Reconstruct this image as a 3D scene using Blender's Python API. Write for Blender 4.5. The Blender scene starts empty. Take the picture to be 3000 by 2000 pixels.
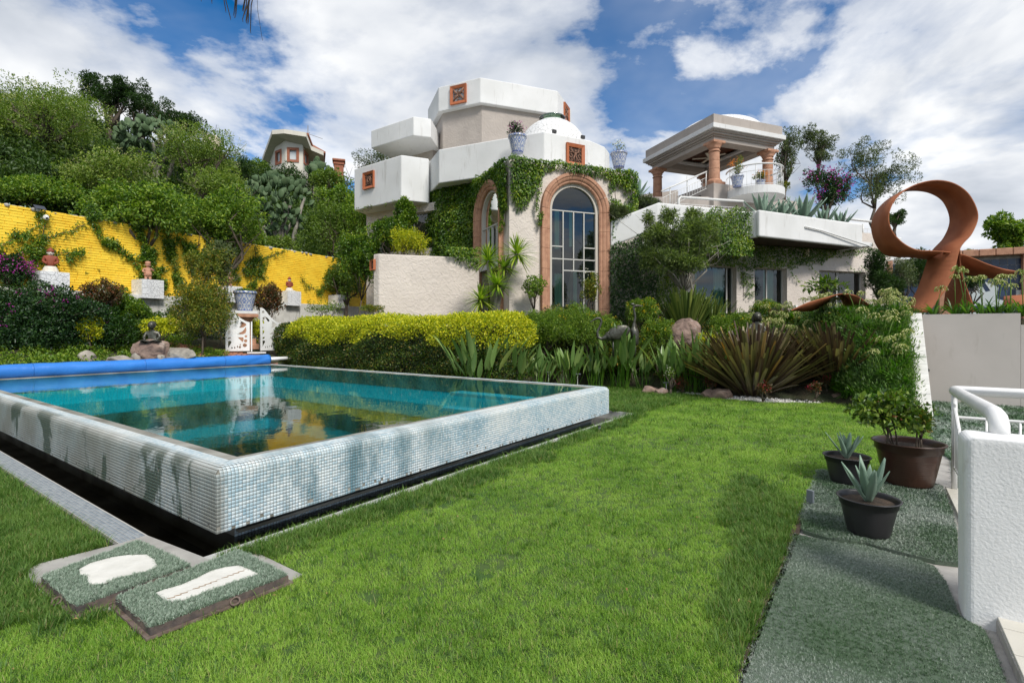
import bpy, bmesh, math, random
import numpy as np
from mathutils import Vector, Matrix
from mathutils.geometry import tessellate_polygon

sc = bpy.context.scene
COL = sc.collection
R = math.radians
rng = np.random.default_rng(7)
random.seed(7)

# ------------------------------------------------------------------ camera, sky, sun, exposure
H = 1.40            # eye height above the lawn, metres
F = 1494.0          # focal length in photograph pixels (3000 wide)
V0 = 970.0          # horizon row
cam_d = bpy.data.cameras.new('camera')
cam = bpy.data.objects.new('camera', cam_d)
COL.objects.link(cam)
cam.location = (0, 0, H)
cam.rotation_euler = (R(90), 0, 0)
cam_d.sensor_width = 36
cam_d.lens = F / 3000 * 36
cam_d.shift_y = (V0 - 1000) / 3000
cam_d.clip_end = 2000
cam_d.clip_start = 0.05
sc.camera = cam

SUN_EL, SUN_AZ = 46.0, 148.0       # azimuth clockwise from +Y: behind the camera, to its right
w = bpy.data.worlds.new('World'); sc.world = w; w.use_nodes = True
nt = w.node_tree; nt.nodes.clear()
def N(tree, t, **kw):
    n = tree.nodes.new(t)
    for k, v in kw.items():
        if k.startswith('i_'):
            key = k[2:]
            key = int(key) if key.isdigit() else key.replace('_', ' ')
            n.inputs[key].default_value = v
        else: setattr(n, k, v)
    return n
def L(tree, a, b): tree.links.new(a, b)
def math_n(tree, op, a, b=None, clamp=False):
    n = tree.nodes.new('ShaderNodeMath'); n.operation = op; n.use_clamp = clamp
    for i, x in enumerate((a, b)):
        if x is None: continue
        if isinstance(x, (int, float)): n.inputs[i].default_value = x
        else: tree.links.new(x, n.inputs[i])
    return n.outputs[0]
def ramp(tree, fac, stops, interp='LINEAR'):
    n = tree.nodes.new('ShaderNodeValToRGB'); cr = n.color_ramp; cr.interpolation = interp
    while len(cr.elements) < len(stops): cr.elements.new(0.5)
    for e, (p, c) in zip(cr.elements, stops):
        e.position = p
        e.color = (c, c, c, 1) if isinstance(c, (int, float)) else (*c, 1)
    tree.links.new(fac, n.inputs[0])
    return n.outputs[0]

sky = N(nt, 'ShaderNodeTexSky', sky_type='NISHITA', sun_disc=False)
sky.sun_elevation = R(SUN_EL); sky.sun_rotation = R(SUN_AZ)
sky.altitude = 1900; sky.air_density = 1.0; sky.dust_density = 0.6; sky.ozone_density = 1.6
bg_sky = N(nt, 'ShaderNodeBackground', i_Strength=0.10); hsv = N(nt, 'ShaderNodeHueSaturation', i_Saturation=1.55); L(nt, sky.outputs[0], hsv.inputs['Color']); L(nt, hsv.outputs[0], bg_sky.inputs[0])
tc = N(nt, 'ShaderNodeTexCoord'); sep = N(nt, 'ShaderNodeSeparateXYZ'); L(nt, tc.outputs['Generated'], sep.inputs[0])
zc = math_n(nt, 'MAXIMUM', sep.outputs[2], 0.0)
den = math_n(nt, 'ADD', zc, 0.16)
px = math_n(nt, 'DIVIDE', sep.outputs[0], den); py = math_n(nt, 'DIVIDE', sep.outputs[1], den)
cmb = N(nt, 'ShaderNodeCombineXYZ'); L(nt, px, cmb.inputs[0]); L(nt, py, cmb.inputs[1])
def cloud_noise(off, scale, detail=9, rough=0.56, dist=0.25):
    m = N(nt, 'ShaderNodeMapping'); m.inputs['Location'].default_value = off
    L(nt, cmb.outputs[0], m.inputs[0])
    n = N(nt, 'ShaderNodeTexNoise', i_Scale=scale, i_Detail=detail, i_Roughness=rough, i_Distortion=dist)
    L(nt, m.outputs[0], n.inputs['Vector']); return n.outputs[0]
CO = (14.1, 2.2, 0.0)
n1 = cloud_noise(CO, 0.95)
n1b = cloud_noise((CO[0] - 0.10, CO[1] + 0.16, 0), 0.95, 5)
n2 = cloud_noise((3.1, 7.7, 2.0), 0.55, 6)
n3 = cloud_noise((9.1, 1.7, 5.0), 3.2, 7, 0.6)
# a cloud bank thickens toward the horizon and toward the left
base = math_n(nt, 'ADD', n1, math_n(nt, 'MULTIPLY', math_n(nt, 'SUBTRACT', n3, 0.5), 0.22))
mask = ramp(nt, base, [(0.40, 0.0), (0.455, 0.72), (0.54, 1.0)])
veil = ramp(nt, n2, [(0.40, 0.0), (0.64, 0.60)])
hor = ramp(nt, zc, [(0.0, 0.9), (0.10, 0.62), (0.32, 0.0)])
mask = math_n(nt, 'MAXIMUM', mask, math_n(nt, 'MULTIPLY', veil, 0.75))
mask = math_n(nt, 'MAXIMUM', mask, math_n(nt, 'MULTIPLY', hor, 0.8), True)
shade = math_n(nt, 'SUBTRACT', n1, n1b)
shade = math_n(nt, 'ADD', math_n(nt, 'MULTIPLY', shade, 2.2), 0.50)
shade = math_n(nt, 'SUBTRACT', shade, math_n(nt, 'MULTIPLY', math_n(nt, 'SUBTRACT', n1, 0.5), 0.7))
ccol = ramp(nt, shade, [(0.12, (0.36, 0.40, 0.46)), (0.42, (0.55, 0.58, 0.63)), (0.70, (0.78, 0.79, 0.80))])
bg_c = N(nt, 'ShaderNodeBackground', i_Strength=0.93); L(nt, ccol, bg_c.inputs[0])
mx = N(nt, 'ShaderNodeMixShader'); L(nt, mask, mx.inputs[0]); L(nt, bg_sky.outputs[0], mx.inputs[1]); L(nt, bg_c.outputs[0], mx.inputs[2])
bg_g = N(nt, 'ShaderNodeBackground', i_Strength=0.25); bg_g.inputs[0].default_value = (0.35, 0.40, 0.36, 1)
below = ramp(nt, math_n(nt, 'ADD', sep.outputs[2], 0.5), [(0.495, 1.0), (0.5, 0.0)])
mg = N(nt, 'ShaderNodeMixShader'); L(nt, below, mg.inputs[0]); L(nt, mx.outputs[0], mg.inputs[1]); L(nt, bg_g.outputs[0], mg.inputs[2])
wo = N(nt, 'ShaderNodeOutputWorld'); L(nt, mg.outputs[0], wo.inputs[0])

sd = bpy.data.lights.new('sun', 'SUN'); sd.energy = 2.7; sd.angle = R(14); sd.color = (1.0, 0.955, 0.89)
sun = bpy.data.objects.new('sun', sd); COL.objects.link(sun)
az, el = R(SUN_AZ), R(SUN_EL)
sdir = Vector((math.sin(az) * math.cos(el), math.cos(az) * math.cos(el), math.sin(el)))
sun.rotation_euler = sdir.to_track_quat('Z', 'Y').to_euler()
sun.location = (0, -5, 30)
sc.view_settings.view_transform = 'Standard'; sc.view_settings.look = 'None'
sc.view_settings.exposure = 0.50; sc.view_settings.gamma = 1.0
sc.view_settings.use_curve_mapping = False
sc.render.engine = 'CYCLES'
sc.cycles.max_bounces = 8; sc.cycles.transparent_max_bounces = 16
sc.cycles.use_denoising = True

# ------------------------------------------------------------------ measuring helpers
def P(u, v, Y):                      # point on the view ray of photograph pixel (u,v) at distance Y
    return Vector(((u - 1500) / F * Y, Y, H + (V0 - v) / F * Y))
def PZ(u, v, z=0.0):                 # point of the horizontal plane z seen at (u,v)
    Y = (z - H) * F / (V0 - v)
    return Vector(((u - 1500) / F * Y, Y, z))

# ------------------------------------------------------------------ object helpers
ORG = {}
def meta(o, label=None, cat=None, group=None, kind=None):
    if label: o['label'] = label
    if cat: o['category'] = cat
    if group: o['group'] = group
    if kind: o['kind'] = kind
    return o
def thing(name, label, cat, loc=(0, 0, 0), rz=0.0, group=None):
    o = bpy.data.objects.new(name, None); COL.objects.link(o)
    o.empty_display_size = 0.2
    o.location = loc; o.rotation_euler = (0, 0, rz)
    ORG[o.name] = Vector(loc)
    return meta(o, label, cat, group)
def link(name, me, mat=None, parent=None, world=True, smooth=False):
    o = bpy.data.objects.new(name, me)
    if mat is not None and not len(me.materials): me.materials.append(mat)
    COL.objects.link(o)
    if smooth: me.shade_smooth()
    if parent is not None:
        o.parent = parent
        if world: o.location = -ORG.get(parent.name, Vector((0, 0, 0)))
        ORG[o.name] = Vector((0, 0, 0)) if world else Vector((0, 0, 0))
    else:
        ORG[o.name] = Vector((0, 0, 0))
    return o
def dup(root, loc, rz=None, label=None, scale=None):
    r = root.copy(); COL.objects.link(r); r.location = loc
    if rz is not None: r.rotation_euler = (0, 0, rz)
    if scale is not None: r.scale = (scale,) * 3 if isinstance(scale, (int, float)) else scale
    if label: r['label'] = label
    for ch in list(root.children):
        c = ch.copy(); COL.objects.link(c); c.parent = r
        for g in list(ch.children):
            d = g.copy(); COL.objects.link(d); d.parent = c
    return r
def npmesh(name, V, faces):
    """V (n,3) ; faces = int array (m,k) all of one size"""
    me = bpy.data.meshes.new(name)
    V = np.asarray(V, dtype=np.float32); faces = np.asarray(faces, dtype=np.int32)
    m, k = faces.shape
    me.vertices.add(len(V)); me.vertices.foreach_set('co', V.ravel())
    me.loops.add(m * k); me.loops.foreach_set('vertex_index', faces.ravel())
    me.polygons.add(m)
    me.polygons.foreach_set('loop_start', np.arange(0, m * k, k, dtype=np.int32))
    me.polygons.foreach_set('loop_total', np.full(m, k, dtype=np.int32))
    me.update(calc_edges=True)
    return me

class MB:
    def __init__(s): s.v = []; s.f = []
    def add(s, vs, fs):
        n = len(s.v); s.v += [tuple(p) for p in vs]; s.f += [tuple(i + n for i in f) for f in fs]; return s
    def box(s, c, size, rz=0.0, M=None):
        hx, hy, hz = size[0] / 2, size[1] / 2, size[2] / 2
        if M is None: M = Matrix.Rotation(rz, 3, 'Z')
        c = Vector(c)
        vs = [c + M @ Vector((x * hx, y * hy, z * hz)) for z in (-1, 1) for y in (-1, 1) for x in (-1, 1)]
        return s.add(vs, [(0, 2, 3, 1), (4, 5, 7, 6), (0, 1, 5, 4), (2, 6, 7, 3), (0, 4, 6, 2), (1, 3, 7, 5)])
    def prism(s, poly, z0, z1):
        n = len(poly)
        a = sum(poly[i][0] * poly[(i + 1) % n][1] - poly[(i + 1) % n][0] * poly[i][1] for i in range(n))
        if a < 0: poly = poly[::-1]
        z0f = z0 if callable(z0) else (lambda p: z0); z1f = z1 if callable(z1) else (lambda p: z1)
        vs = [(p[0], p[1], z0f(p)) for p in poly] + [(p[0], p[1], z1f(p)) for p in poly]
        fs = [(i, (i + 1) % n, n + (i + 1) % n, n + i) for i in range(n)]
        tri = tessellate_polygon([[Vector((p[0], p[1], 0)) for p in poly]])
        for t in tri:
            t = tuple(t)
            q = [Vector((poly[i][0], poly[i][1])) for i in t]
            cr = (q[1] - q[0]).x * (q[2] - q[0]).y - (q[1] - q[0]).y * (q[2] - q[0]).x
            if cr < 0: t = t[::-1]
            fs.append(tuple(n + i for i in t)); fs.append(tuple(reversed(t)))
        return s.add(vs, fs)
    def tube(s, pts, rad, n=8, cap=True, closed=False):
        pts = [Vector(p) for p in pts]; m = len(pts)
        rads = rad if isinstance(rad, (list, tuple)) else [rad] * m
        base = len(s.v); up = None
        for i, p in enumerate(pts):
            if closed: t = pts[(i + 1) % m] - pts[i - 1]
            else: t = pts[min(i + 1, m - 1)] - pts[max(i - 1, 0)]
            if t.length < 1e-9: t = Vector((0, 0, 1))
            t.normalize()
            if up is None:
                up = Vector((0, 0, 1)) if abs(t.z) < 0.9 else Vector((1, 0, 0))
            a = t.cross(up)
            if a.length < 1e-6: a = t.orthogonal()
            a.normalize(); b = a.cross(t).normalized(); up = b
            for k in range(n):
                q = 2 * math.pi * k / n
                s.v.append(tuple(p + (a * math.cos(q) + b * math.sin(q)) * rads[i]))
        rng_ = m if closed else m - 1
        for i in range(rng_):
            j = (i + 1) % m
            for k in range(n):
                l = (k + 1) % n
                s.f.append((base + i * n + k, base + i * n + l, base + j * n + l, base + j * n + k))
        if cap and not closed:
            s.f.append(tuple(base + k for k in range(n - 1, -1, -1)))
            s.f.append(tuple(base + (m - 1) * n + k for k in range(n)))
        return s
    def lathe(s, prof, n=24, c=(0, 0, 0), sx=1.0, sy=1.0, a0=0.0, a1=2 * math.pi):
        full = abs(a1 - a0 - 2 * math.pi) < 1e-6
        base = len(s.v); cols = n if full else n + 1
        for r, z in prof:
            for k in range(cols):
                q = a0 + (a1 - a0) * k / n
                s.v.append((c[0] + r * math.cos(q) * sx, c[1] + r * math.sin(q) * sy, c[2] + z))
        for i in range(len(prof) - 1):
            for k in range(n):
                l = (k + 1) % cols
                s.f.append((base + i * cols + k, base + i * cols + l, base + (i + 1) * cols + l, base + (i + 1) * cols + k))
        return s
    def ellipsoid(s, c, r, M=None, nu=12, nv=8):
        if M is None: M = Matrix.Identity(3)
        base = len(s.v); c = Vector(c)
        for j in range(nv + 1):
            th = math.pi * j / nv
            for i in range(nu):
                ph = 2 * math.pi * i / nu
                s.v.append(tuple(c + M @ Vector((r[0] * math.sin(th) * math.cos(ph), r[1] * math.sin(th) * math.sin(ph), r[2] * math.cos(th)))))
        for j in range(nv):
            for i in range(nu):
                k = (i + 1) % nu
                s.f.append((base + j * nu + i, base + (j + 1) * nu + i, base + (j + 1) * nu + k, base + j * nu + k))
        return s
    def mesh(s, name):
        me = bpy.data.meshes.new(name); me.from_pydata(s.v, [], s.f); me.update(); return me
    def build(s, name, mat=None, parent=None, world=True, smooth=False, bevel=0.0, seg=2):
        o = link(name, s.mesh(name), mat, parent, world, smooth)
        if bevel:
            b = o.modifiers.new('bevel', 'BEVEL'); b.width = bevel; b.segments = seg; b.limit_method = 'ANGLE'; b.angle_limit = R(30)
            b.harden_normals = False
        return o
def jitter_mesh(me, amt, scale=3.0, seed=0):
    """lumpy displacement of a closed mesh (rocks)"""
    from mathutils import noise
    for v in me.vertices:
        p = v.co * scale + Vector((seed * 7.3, seed * 3.1, seed))
        d = noise.noise(p) + 0.5 * noise.noise(p * 2.3)
        v.co += v.co.normalized() * d * amt

# ------------------------------------------------------------------ materials
MATS = {}
def pm(name, col, rough=0.7, col2=None, nscale=4.0, ndet=6, nlo=0.35, nhi=0.65, bump=0.0, bscale=30.0, bdist=0.01, bdet=4,
       metallic=0.0, spec=0.5, stretch=(1, 1, 1), coords='pos', ndist=0.0, bdistort=0.0, bstretch=None, stain=None, coat=0.0):
    if name in MATS: return MATS[name]
    m = bpy.data.materials.new(name); m.use_nodes = True; t = m.node_tree
    b = t.nodes['Principled BSDF']
    b.inputs['Roughness'].default_value = rough; b.inputs['Metallic'].default_value = metallic
    b.inputs['Specular IOR Level'].default_value = spec
    b.inputs['Coat Weight'].default_value = coat
    if coords == 'pos': src = t.nodes.new('ShaderNodeNewGeometry').outputs['Position']
    else: src = t.nodes.new('ShaderNodeTexCoord').outputs['Object']
    mp = t.nodes.new('ShaderNodeMapping'); mp.inputs['Scale'].default_value = stretch; t.links.new(src, mp.inputs[0])
    if col2 is not None:
        n = N(t, 'ShaderNodeTexNoise', i_Scale=nscale, i_Detail=ndet, i_Distortion=ndist); t.links.new(mp.outputs[0], n.inputs['Vector'])
        c = ramp(t, n.outputs[0], [(nlo, col), (nhi, col2)])
    else:
        rgb = t.nodes.new('ShaderNodeRGB'); rgb.outputs[0].default_value = (*col, 1); c = rgb.outputs[0]
    if stain is not None:
        scol, sscale, slo, shi, sstr = stain
        mp2 = t.nodes.new('ShaderNodeMapping'); mp2.inputs['Scale'].default_value = sstr; t.links.new(src, mp2.inputs[0])
        n = N(t, 'ShaderNodeTexNoise', i_Scale=sscale, i_Detail=8, i_Roughness=0.62); t.links.new(mp2.outputs[0], n.inputs['Vector'])
        f = ramp(t, n.outputs[0], [(slo, 0.0), (shi, 1.0)])
        mx = t.nodes.new('ShaderNodeMix'); mx.data_type = 'RGBA'; t.links.new(f, mx.inputs[0]); t.links.new(c, mx.inputs[6])
        mx.inputs[7].default_value = (*scol, 1); c = mx.outputs[2]
    t.links.new(c, b.inputs['Base Color'])
    if bump:
        mp3 = t.nodes.new('ShaderNodeMapping'); mp3.inputs['Scale'].default_value = bstretch or (1, 1, 1); t.links.new(src, mp3.inputs[0])
        n = N(t, 'ShaderNodeTexNoise', i_Scale=bscale, i_Detail=bdet, i_Distortion=bdistort); t.links.new(mp3.outputs[0], n.inputs['Vector'])
        bp = N(t, 'ShaderNodeBump', i_Strength=bump, i_Distance=bdist); t.links.new(n.outputs[0], bp.inputs['Height'])
        t.links.new(bp.outputs[0], b.inputs['Normal'])
    MATS[name] = m
    return m
def leafmat(name, stops, rough=0.45, trans=0.3, spec=0.4, patch=None, patchscale=1.2, tint_by_object=0.0):
    """leaf material: per-leaf colour from stops by Random Per Island, plus optional patches in space"""
    if name in MATS: return MATS[name]
    m = bpy.data.materials.new(name); m.use_nodes = True; t = m.node_tree
    b = t.nodes['Principled BSDF']; out = t.nodes['Material Output']
    g = t.nodes.new('ShaderNodeNewGeometry')
    fac = g.outputs['Random Per Island']
    if patch is not None:
        n = N(t, 'ShaderNodeTexNoise', i_Scale=patchscale, i_Detail=4); t.links.new(g.outputs['Position'], n.inputs['Vector'])
        f2 = ramp(t, n.outputs[0], [(0.35, 0.0), (0.65, 1.0)])
        fac = math_n(t, 'ADD', math_n(t, 'MULTIPLY', fac, 1 - patch), math_n(t, 'MULTIPLY', f2, patch))
    if tint_by_object:
        oi = t.nodes.new('ShaderNodeObjectInfo')
        fac = math_n(t, 'ADD', math_n(t, 'MULTIPLY', fac, 1 - tint_by_object), math_n(t, 'MULTIPLY', oi.outputs['Random'], tint_by_object))
    c = ramp(t, fac, stops)
    t.links.new(c, b.inputs['Base Color']); b.inputs['Roughness'].default_value = rough; b.inputs['Specular IOR Level'].default_value = spec
    tr = t.nodes.new('ShaderNodeBsdfTranslucent')
    hs = t.nodes.new('ShaderNodeMix'); hs.data_type = 'RGBA'; hs.blend_type = 'MULTIPLY'; hs.inputs[0].default_value = 1.0
    t.links.new(c, hs.inputs[6]); hs.inputs[7].default_value = (1.5, 1.7, 0.6, 1); t.links.new(hs.outputs[2], tr.inputs[0])
    mx = t.nodes.new('ShaderNodeMixShader'); mx.inputs[0].default_value = trans
    t.links.new(b.outputs[0], mx.inputs[1]); t.links.new(tr.outputs[0], mx.inputs[2]); t.links.new(mx.outputs[0], out.inputs[0])
    MATS[name] = m
    return m
def glassmat(name, tint=(0.55, 0.65, 0.62), refl=0.9, rough=0.01):
    if name in MATS: return MATS[name]
    m = bpy.data.materials.new(name); m.use_nodes = True; t = m.node_tree
    t.nodes.remove(t.nodes['Principled BSDF']); out = t.nodes['Material Output']
    fr = N(t, 'ShaderNodeFresnel', i_IOR=1.55)
    f = math_n(t, 'ADD', math_n(t, 'MULTIPLY', fr.outputs[0], refl), 0.04, True)
    tr = N(t, 'ShaderNodeBsdfTransparent'); tr.inputs[0].default_value = (*tint, 1)
    gl = N(t, 'ShaderNodeBsdfGlossy', i_Roughness=rough); gl.inputs[0].default_value = (0.95, 0.97, 0.97, 1)
    mx = t.nodes.new('ShaderNodeMixShader'); t.links.new(f, mx.inputs[0]); t.links.new(tr.outputs[0], mx.inputs[1]); t.links.new(gl.outputs[0], mx.inputs[2])
    t.links.new(mx.outputs[0], out.inputs[0]); MATS[name] = m
    return m

WHITE = pm('white_paint', (0.70, 0.705, 0.70), 0.75, (0.62, 0.625, 0.615), 1.1, bump=0.25, bscale=14, bdist=0.006,
           stain=((0.40, 0.39, 0.36), 3.0, 0.57, 0.84, (2.6, 2.6, 0.35)))
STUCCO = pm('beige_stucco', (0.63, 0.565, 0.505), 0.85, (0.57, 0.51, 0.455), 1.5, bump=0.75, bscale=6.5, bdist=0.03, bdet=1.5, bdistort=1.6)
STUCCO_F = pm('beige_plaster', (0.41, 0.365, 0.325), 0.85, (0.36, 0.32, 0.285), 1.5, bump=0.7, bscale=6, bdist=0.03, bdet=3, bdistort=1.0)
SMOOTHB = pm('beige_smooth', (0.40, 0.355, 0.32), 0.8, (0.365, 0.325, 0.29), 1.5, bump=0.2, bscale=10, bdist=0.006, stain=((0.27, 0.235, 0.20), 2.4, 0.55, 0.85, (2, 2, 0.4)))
CANTERA = pm('pink_stone', (0.47, 0.255, 0.16), 0.8, (0.36, 0.18, 0.11), 6, bump=0.5, bscale=35, bdist=0.01,
             stain=((0.14, 0.09, 0.07), 9, 0.60, 0.78, (1, 1, 1)))
TERRA = pm('terracotta', (0.42, 0.125, 0.045), 0.6, (0.36, 0.10, 0.035), 8)
CARVE = pm('carved_clay', (0.27, 0.14, 0.09), 0.85, (0.15, 0.08, 0.055), 18, bump=0.6, bscale=40, bdist=0.01)
DARK = pm('dark_interior', (0.025, 0.035, 0.035), 0.9)
ALU = pm('window_frame', (0.48, 0.47, 0.44), 0.45)
RAIL = pm('rail_paint', (0.62, 0.62, 0.60), 0.4)
GLASS = glassmat('window_glass', (0.46, 0.62, 0.57))
CONC = pm('concrete', (0.42, 0.40, 0.37), 0.85, (0.30, 0.285, 0.265), 6, bump=0.4, bscale=50, bdist=0.006,
          stain=((0.20, 0.18, 0.15), 4, 0.55, 0.8, (1, 1, 1)))
BARK = pm('bark', (0.13, 0.10, 0.075), 0.9, (0.07, 0.055, 0.042), 14, bump=0.7, bscale=40, bdist=0.01, stretch=(1, 1, .4))
BARKL = pm('pale_bark', (0.27, 0.25, 0.21), 0.9, (0.17, 0.155, 0.13), 14, bump=0.6, bscale=40, bdist=0.008, stretch=(1, 1, .4))
BRONZE = pm('bronze', (0.055, 0.05, 0.04), 0.42, (0.11, 0.115, 0.095), 16, metallic=0.6, bump=0.3, bscale=30, bdist=0.006)
ROCKM = pm('rock', (0.30, 0.21, 0.165), 0.9, (0.17, 0.115, 0.095), 5, bump=0.9, bscale=13, bdist=0.03, bdet=8, stain=((0.42, 0.38, 0.34), 3, 0.58, 0.72, (1, 1, 1)))
ROCKG = pm('grey_rock', (0.36, 0.33, 0.28), 0.9, (0.20, 0.18, 0.155), 5, bump=0.9, bscale=13, bdist=0.03, bdet=8)
SOIL = pm('soil', (0.075, 0.05, 0.032), 0.95, (0.03, 0.022, 0.015), 9, bump=0.8, bscale=60, bdist=0.02, bdet=6)
METALW = pm('white_metal', (0.80, 0.80, 0.79), 0.35, (0.70, 0.70, 0.69), 3)
BLACKM = pm('black_metal', (0.02, 0.02, 0.02), 0.5)
# ------------------------------------------------------------------ pool frame: s along the short side, t along the long one
PO = Vector((-2.0, 3.45)); PHI = math.atan2(0.816, 0.578)
E1 = Vector((math.cos(PHI), math.sin(PHI))); E2 = Vector((-E1.y, E1.x))
PS, PT = 6.28, 10.4
def SW(s, t, z=0.0):
    p = PO + E1 * s + E2 * t
    return Vector((p.x, p.y, z))
def ST(x, y):
    dx, dy = x - PO.x, y - PO.y
    return dx * E1.x + dy * E1.y, dx * E2.x + dy * E2.y
def sstep(a, b, x):
    x = np.clip((x - a) / (b - a), 0, 1); return x * x * (3 - 2 * x)
# yellow wall line
YW0 = Vector((-12.55, 12.5)); YWD = Vector((0.477, 0.879)); YWN = Vector((0.879, -0.477))   # YWN points into the garden
def terrain(x, y):
    x = np.asarray(x, dtype=float); y = np.asarray(y, dtype=float)
    dx, dy = x - PO.x, y - PO.y
    s = dx * E1.x + dy * E1.y; t = dx * E2.x + dy * E2.y
    sf = np.where(t < 2, 9.55, np.where(t > 4, 6.6, 9.55 - (t - 2) * 1.47))
    z = 1.75 * sstep(0, 4.2, s - sf)
    z2 = np.where(t > 10.45, 0.44 + np.clip((t - 10.45) * 0.28, 0, 0.75), 0.0)
    z2 = z2 * sstep(-3, 0.5, s)
    z = np.maximum(z, z2)
    z = np.where((t < -1.5) & (s > 9.0), np.maximum(z, 1.72 * np.clip((s - 8.95) / 2.45, 0, 1) * sstep(0.2, -0.5, t - (-3.85 + 0.55 * (s - 9)))), z)
    # sunken turf terrace right of the side wall
    z = np.where((t < -4.12) & (s < 11.8), 0.0, z)
    z = np.where((t < -4.12) & (s >= 11.8), 1.70, z)
    # hill behind the yellow wall
    d = -((x - YW0.x) * YWN.x + (y - YW0.y) * YWN.y)
    along = (x - YW0.x) * YWD.x + (y - YW0.y) * YWD.y
    bump = 0.5 * np.sin(x * 0.31 + 1.3) * np.cos(y * 0.27) + 0.3 * np.sin(x * 0.9 + y * 0.6)
    hz = 2.6 + d * 0.515 + bump * np.clip(d / 5, 0, 1)
    hz = np.where(hz > 13.4, 13.4 + (hz - 13.4) * 0.10, hz)
    z = np.where(d > 0.2, np.maximum(hz, z), z)
    return z
GROUND = pm('ground_cover_soil', (0.035, 0.05, 0.018), 0.95, (0.06, 0.045, 0.028), 3, bump=0.8, bscale=25, bdist=0.05, bdet=6)
def grid(x0, x1, y0, y1, st, name, drop_lawn=True):
    xs = np.arange(x0, x1 + st / 2, st); ys = np.arange(y0, y1 + st / 2, st)
    X, Y = np.meshgrid(xs, ys); Z = terrain(X, Y) - 0.06
    nx, ny = len(xs), len(ys)
    idx = np.arange(nx * ny).reshape(ny, nx)
    f = np.stack([idx[:-1, :-1], idx[:-1, 1:], idx[1:, 1:], idx[1:, :-1]], -1).reshape(-1, 4)
    cx = (X[:-1, :-1] + st / 2).ravel(); cy = (Y[:-1, :-1] + st / 2).ravel()
    dx, dy = cx - PO.x, cy - PO.y
    s = dx * E1.x + dy * E1.y; t = dx * E2.x + dy * E2.y
    keep = ~((s > -0.55) & (s < PS + 0.2) & (t > -0.5) & (t < PT + 0.05)) & ~((s > 0) & (s < PS + 0.6) & (t > -0.5) & (t < 1.2))
    return npmesh(name, np.stack([X.ravel(), Y.ravel(), Z.ravel()], 1), f[keep])
ob = link('ground', grid(-32, 34, -1.5, 46, 0.25, 'ground'), GROUND, smooth=True); meta(ob, kind='structure')
# far land out to the horizon
mb = MB()
nn = 48
ring = []
for k in range(nn):
    q = 2 * math.pi * k / nn
    ring.append((math.cos(q), math.sin(q)))
for r, z in ((9, -.35), (60, -0.6), (300, -6), (1500, -30)):
    for c, s_ in ring: mb.v.append((c * r, s_ * r + 18, z))
mb.f.append(tuple(range(nn)))
for i in range(3):
    for k in range(nn):
        l = (k + 1) % nn; mb.f.append((i * nn + k, i * nn + l, (i + 1) * nn + l, (i + 1) * nn + k))
mb.v = [(x, y, z - 1.6) for x, y, z in mb.v]
far = mb.build('terrain', GROUND); meta(far, kind='structure')
# hilltop land beyond the near grid
ob = link('hill', grid(-100, -32, -10, 100, 2.0, 'hill'), GROUND, smooth=True); meta(ob, kind='structure')
ob = link('hillside', grid(-32, 20, 46, 100, 2.0, 'hillside'), GROUND, smooth=True); meta(ob, kind='structure')

# ------------------------------------------------------------------ lawn
def px_poly(pts, z=0.0): return [tuple(PZ(u, v, z)[:2]) for u, v in pts]
LAWN = [tuple(SW(-.46, 13)[:2]), tuple(SW(-.46, .2)[:2]), tuple(SW(-.42, -.32)[:2]), tuple(SW(6.62, -.36)[:2]), tuple(SW(6.66, .6)[:2]), tuple(SW(8.3, 3.4)[:2])]
LAWN += px_poly([(1790, 1131), (1880, 1142), (1979, 1152), (2110, 1168), (2250, 1179), (2396, 1181), (2506, 1173), (2600, 1190), (2697, 1231),
                 (2727, 1300), (2727, 1405), (2560, 1385), (2400, 1376), (2366, 1450), (2340, 1510), (2318, 1554), (2286, 1650), (2250, 1730), (2147, 2000), (2040, 2300)])
LAWN += [(0.45, 0.6), (-7, 0.2), (-14, 3), (-13, 9)]
def lawn_colour(m_name):
    m = bpy.data.materials.new(m_name); m.use_nodes = True; return m
LAWNM = pm('lawn_soil_green', (0.04, 0.10, 0.012), 0.95, (0.075, 0.115, 0.025), 4, bump=0.9, bscale=90, bdist=0.02)
mb = MB().prism(LAWN, -0.05, 0.0); lawn = mb.build('lawn', LAWNM); meta(lawn, kind='structure')

def in_poly(x, y, poly):
    inside = np.zeros(len(x), bool); n = len(poly); j = n - 1
    for i in range(n):
        xi, yi = poly[i]; xj, yj = poly[j]
        c = ((yi > y) != (yj > y)) & (x < (xj - xi) * (y - yi) / (yj - yi + 1e-12) + xi)
        inside ^= c; j = i
    return inside

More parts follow.
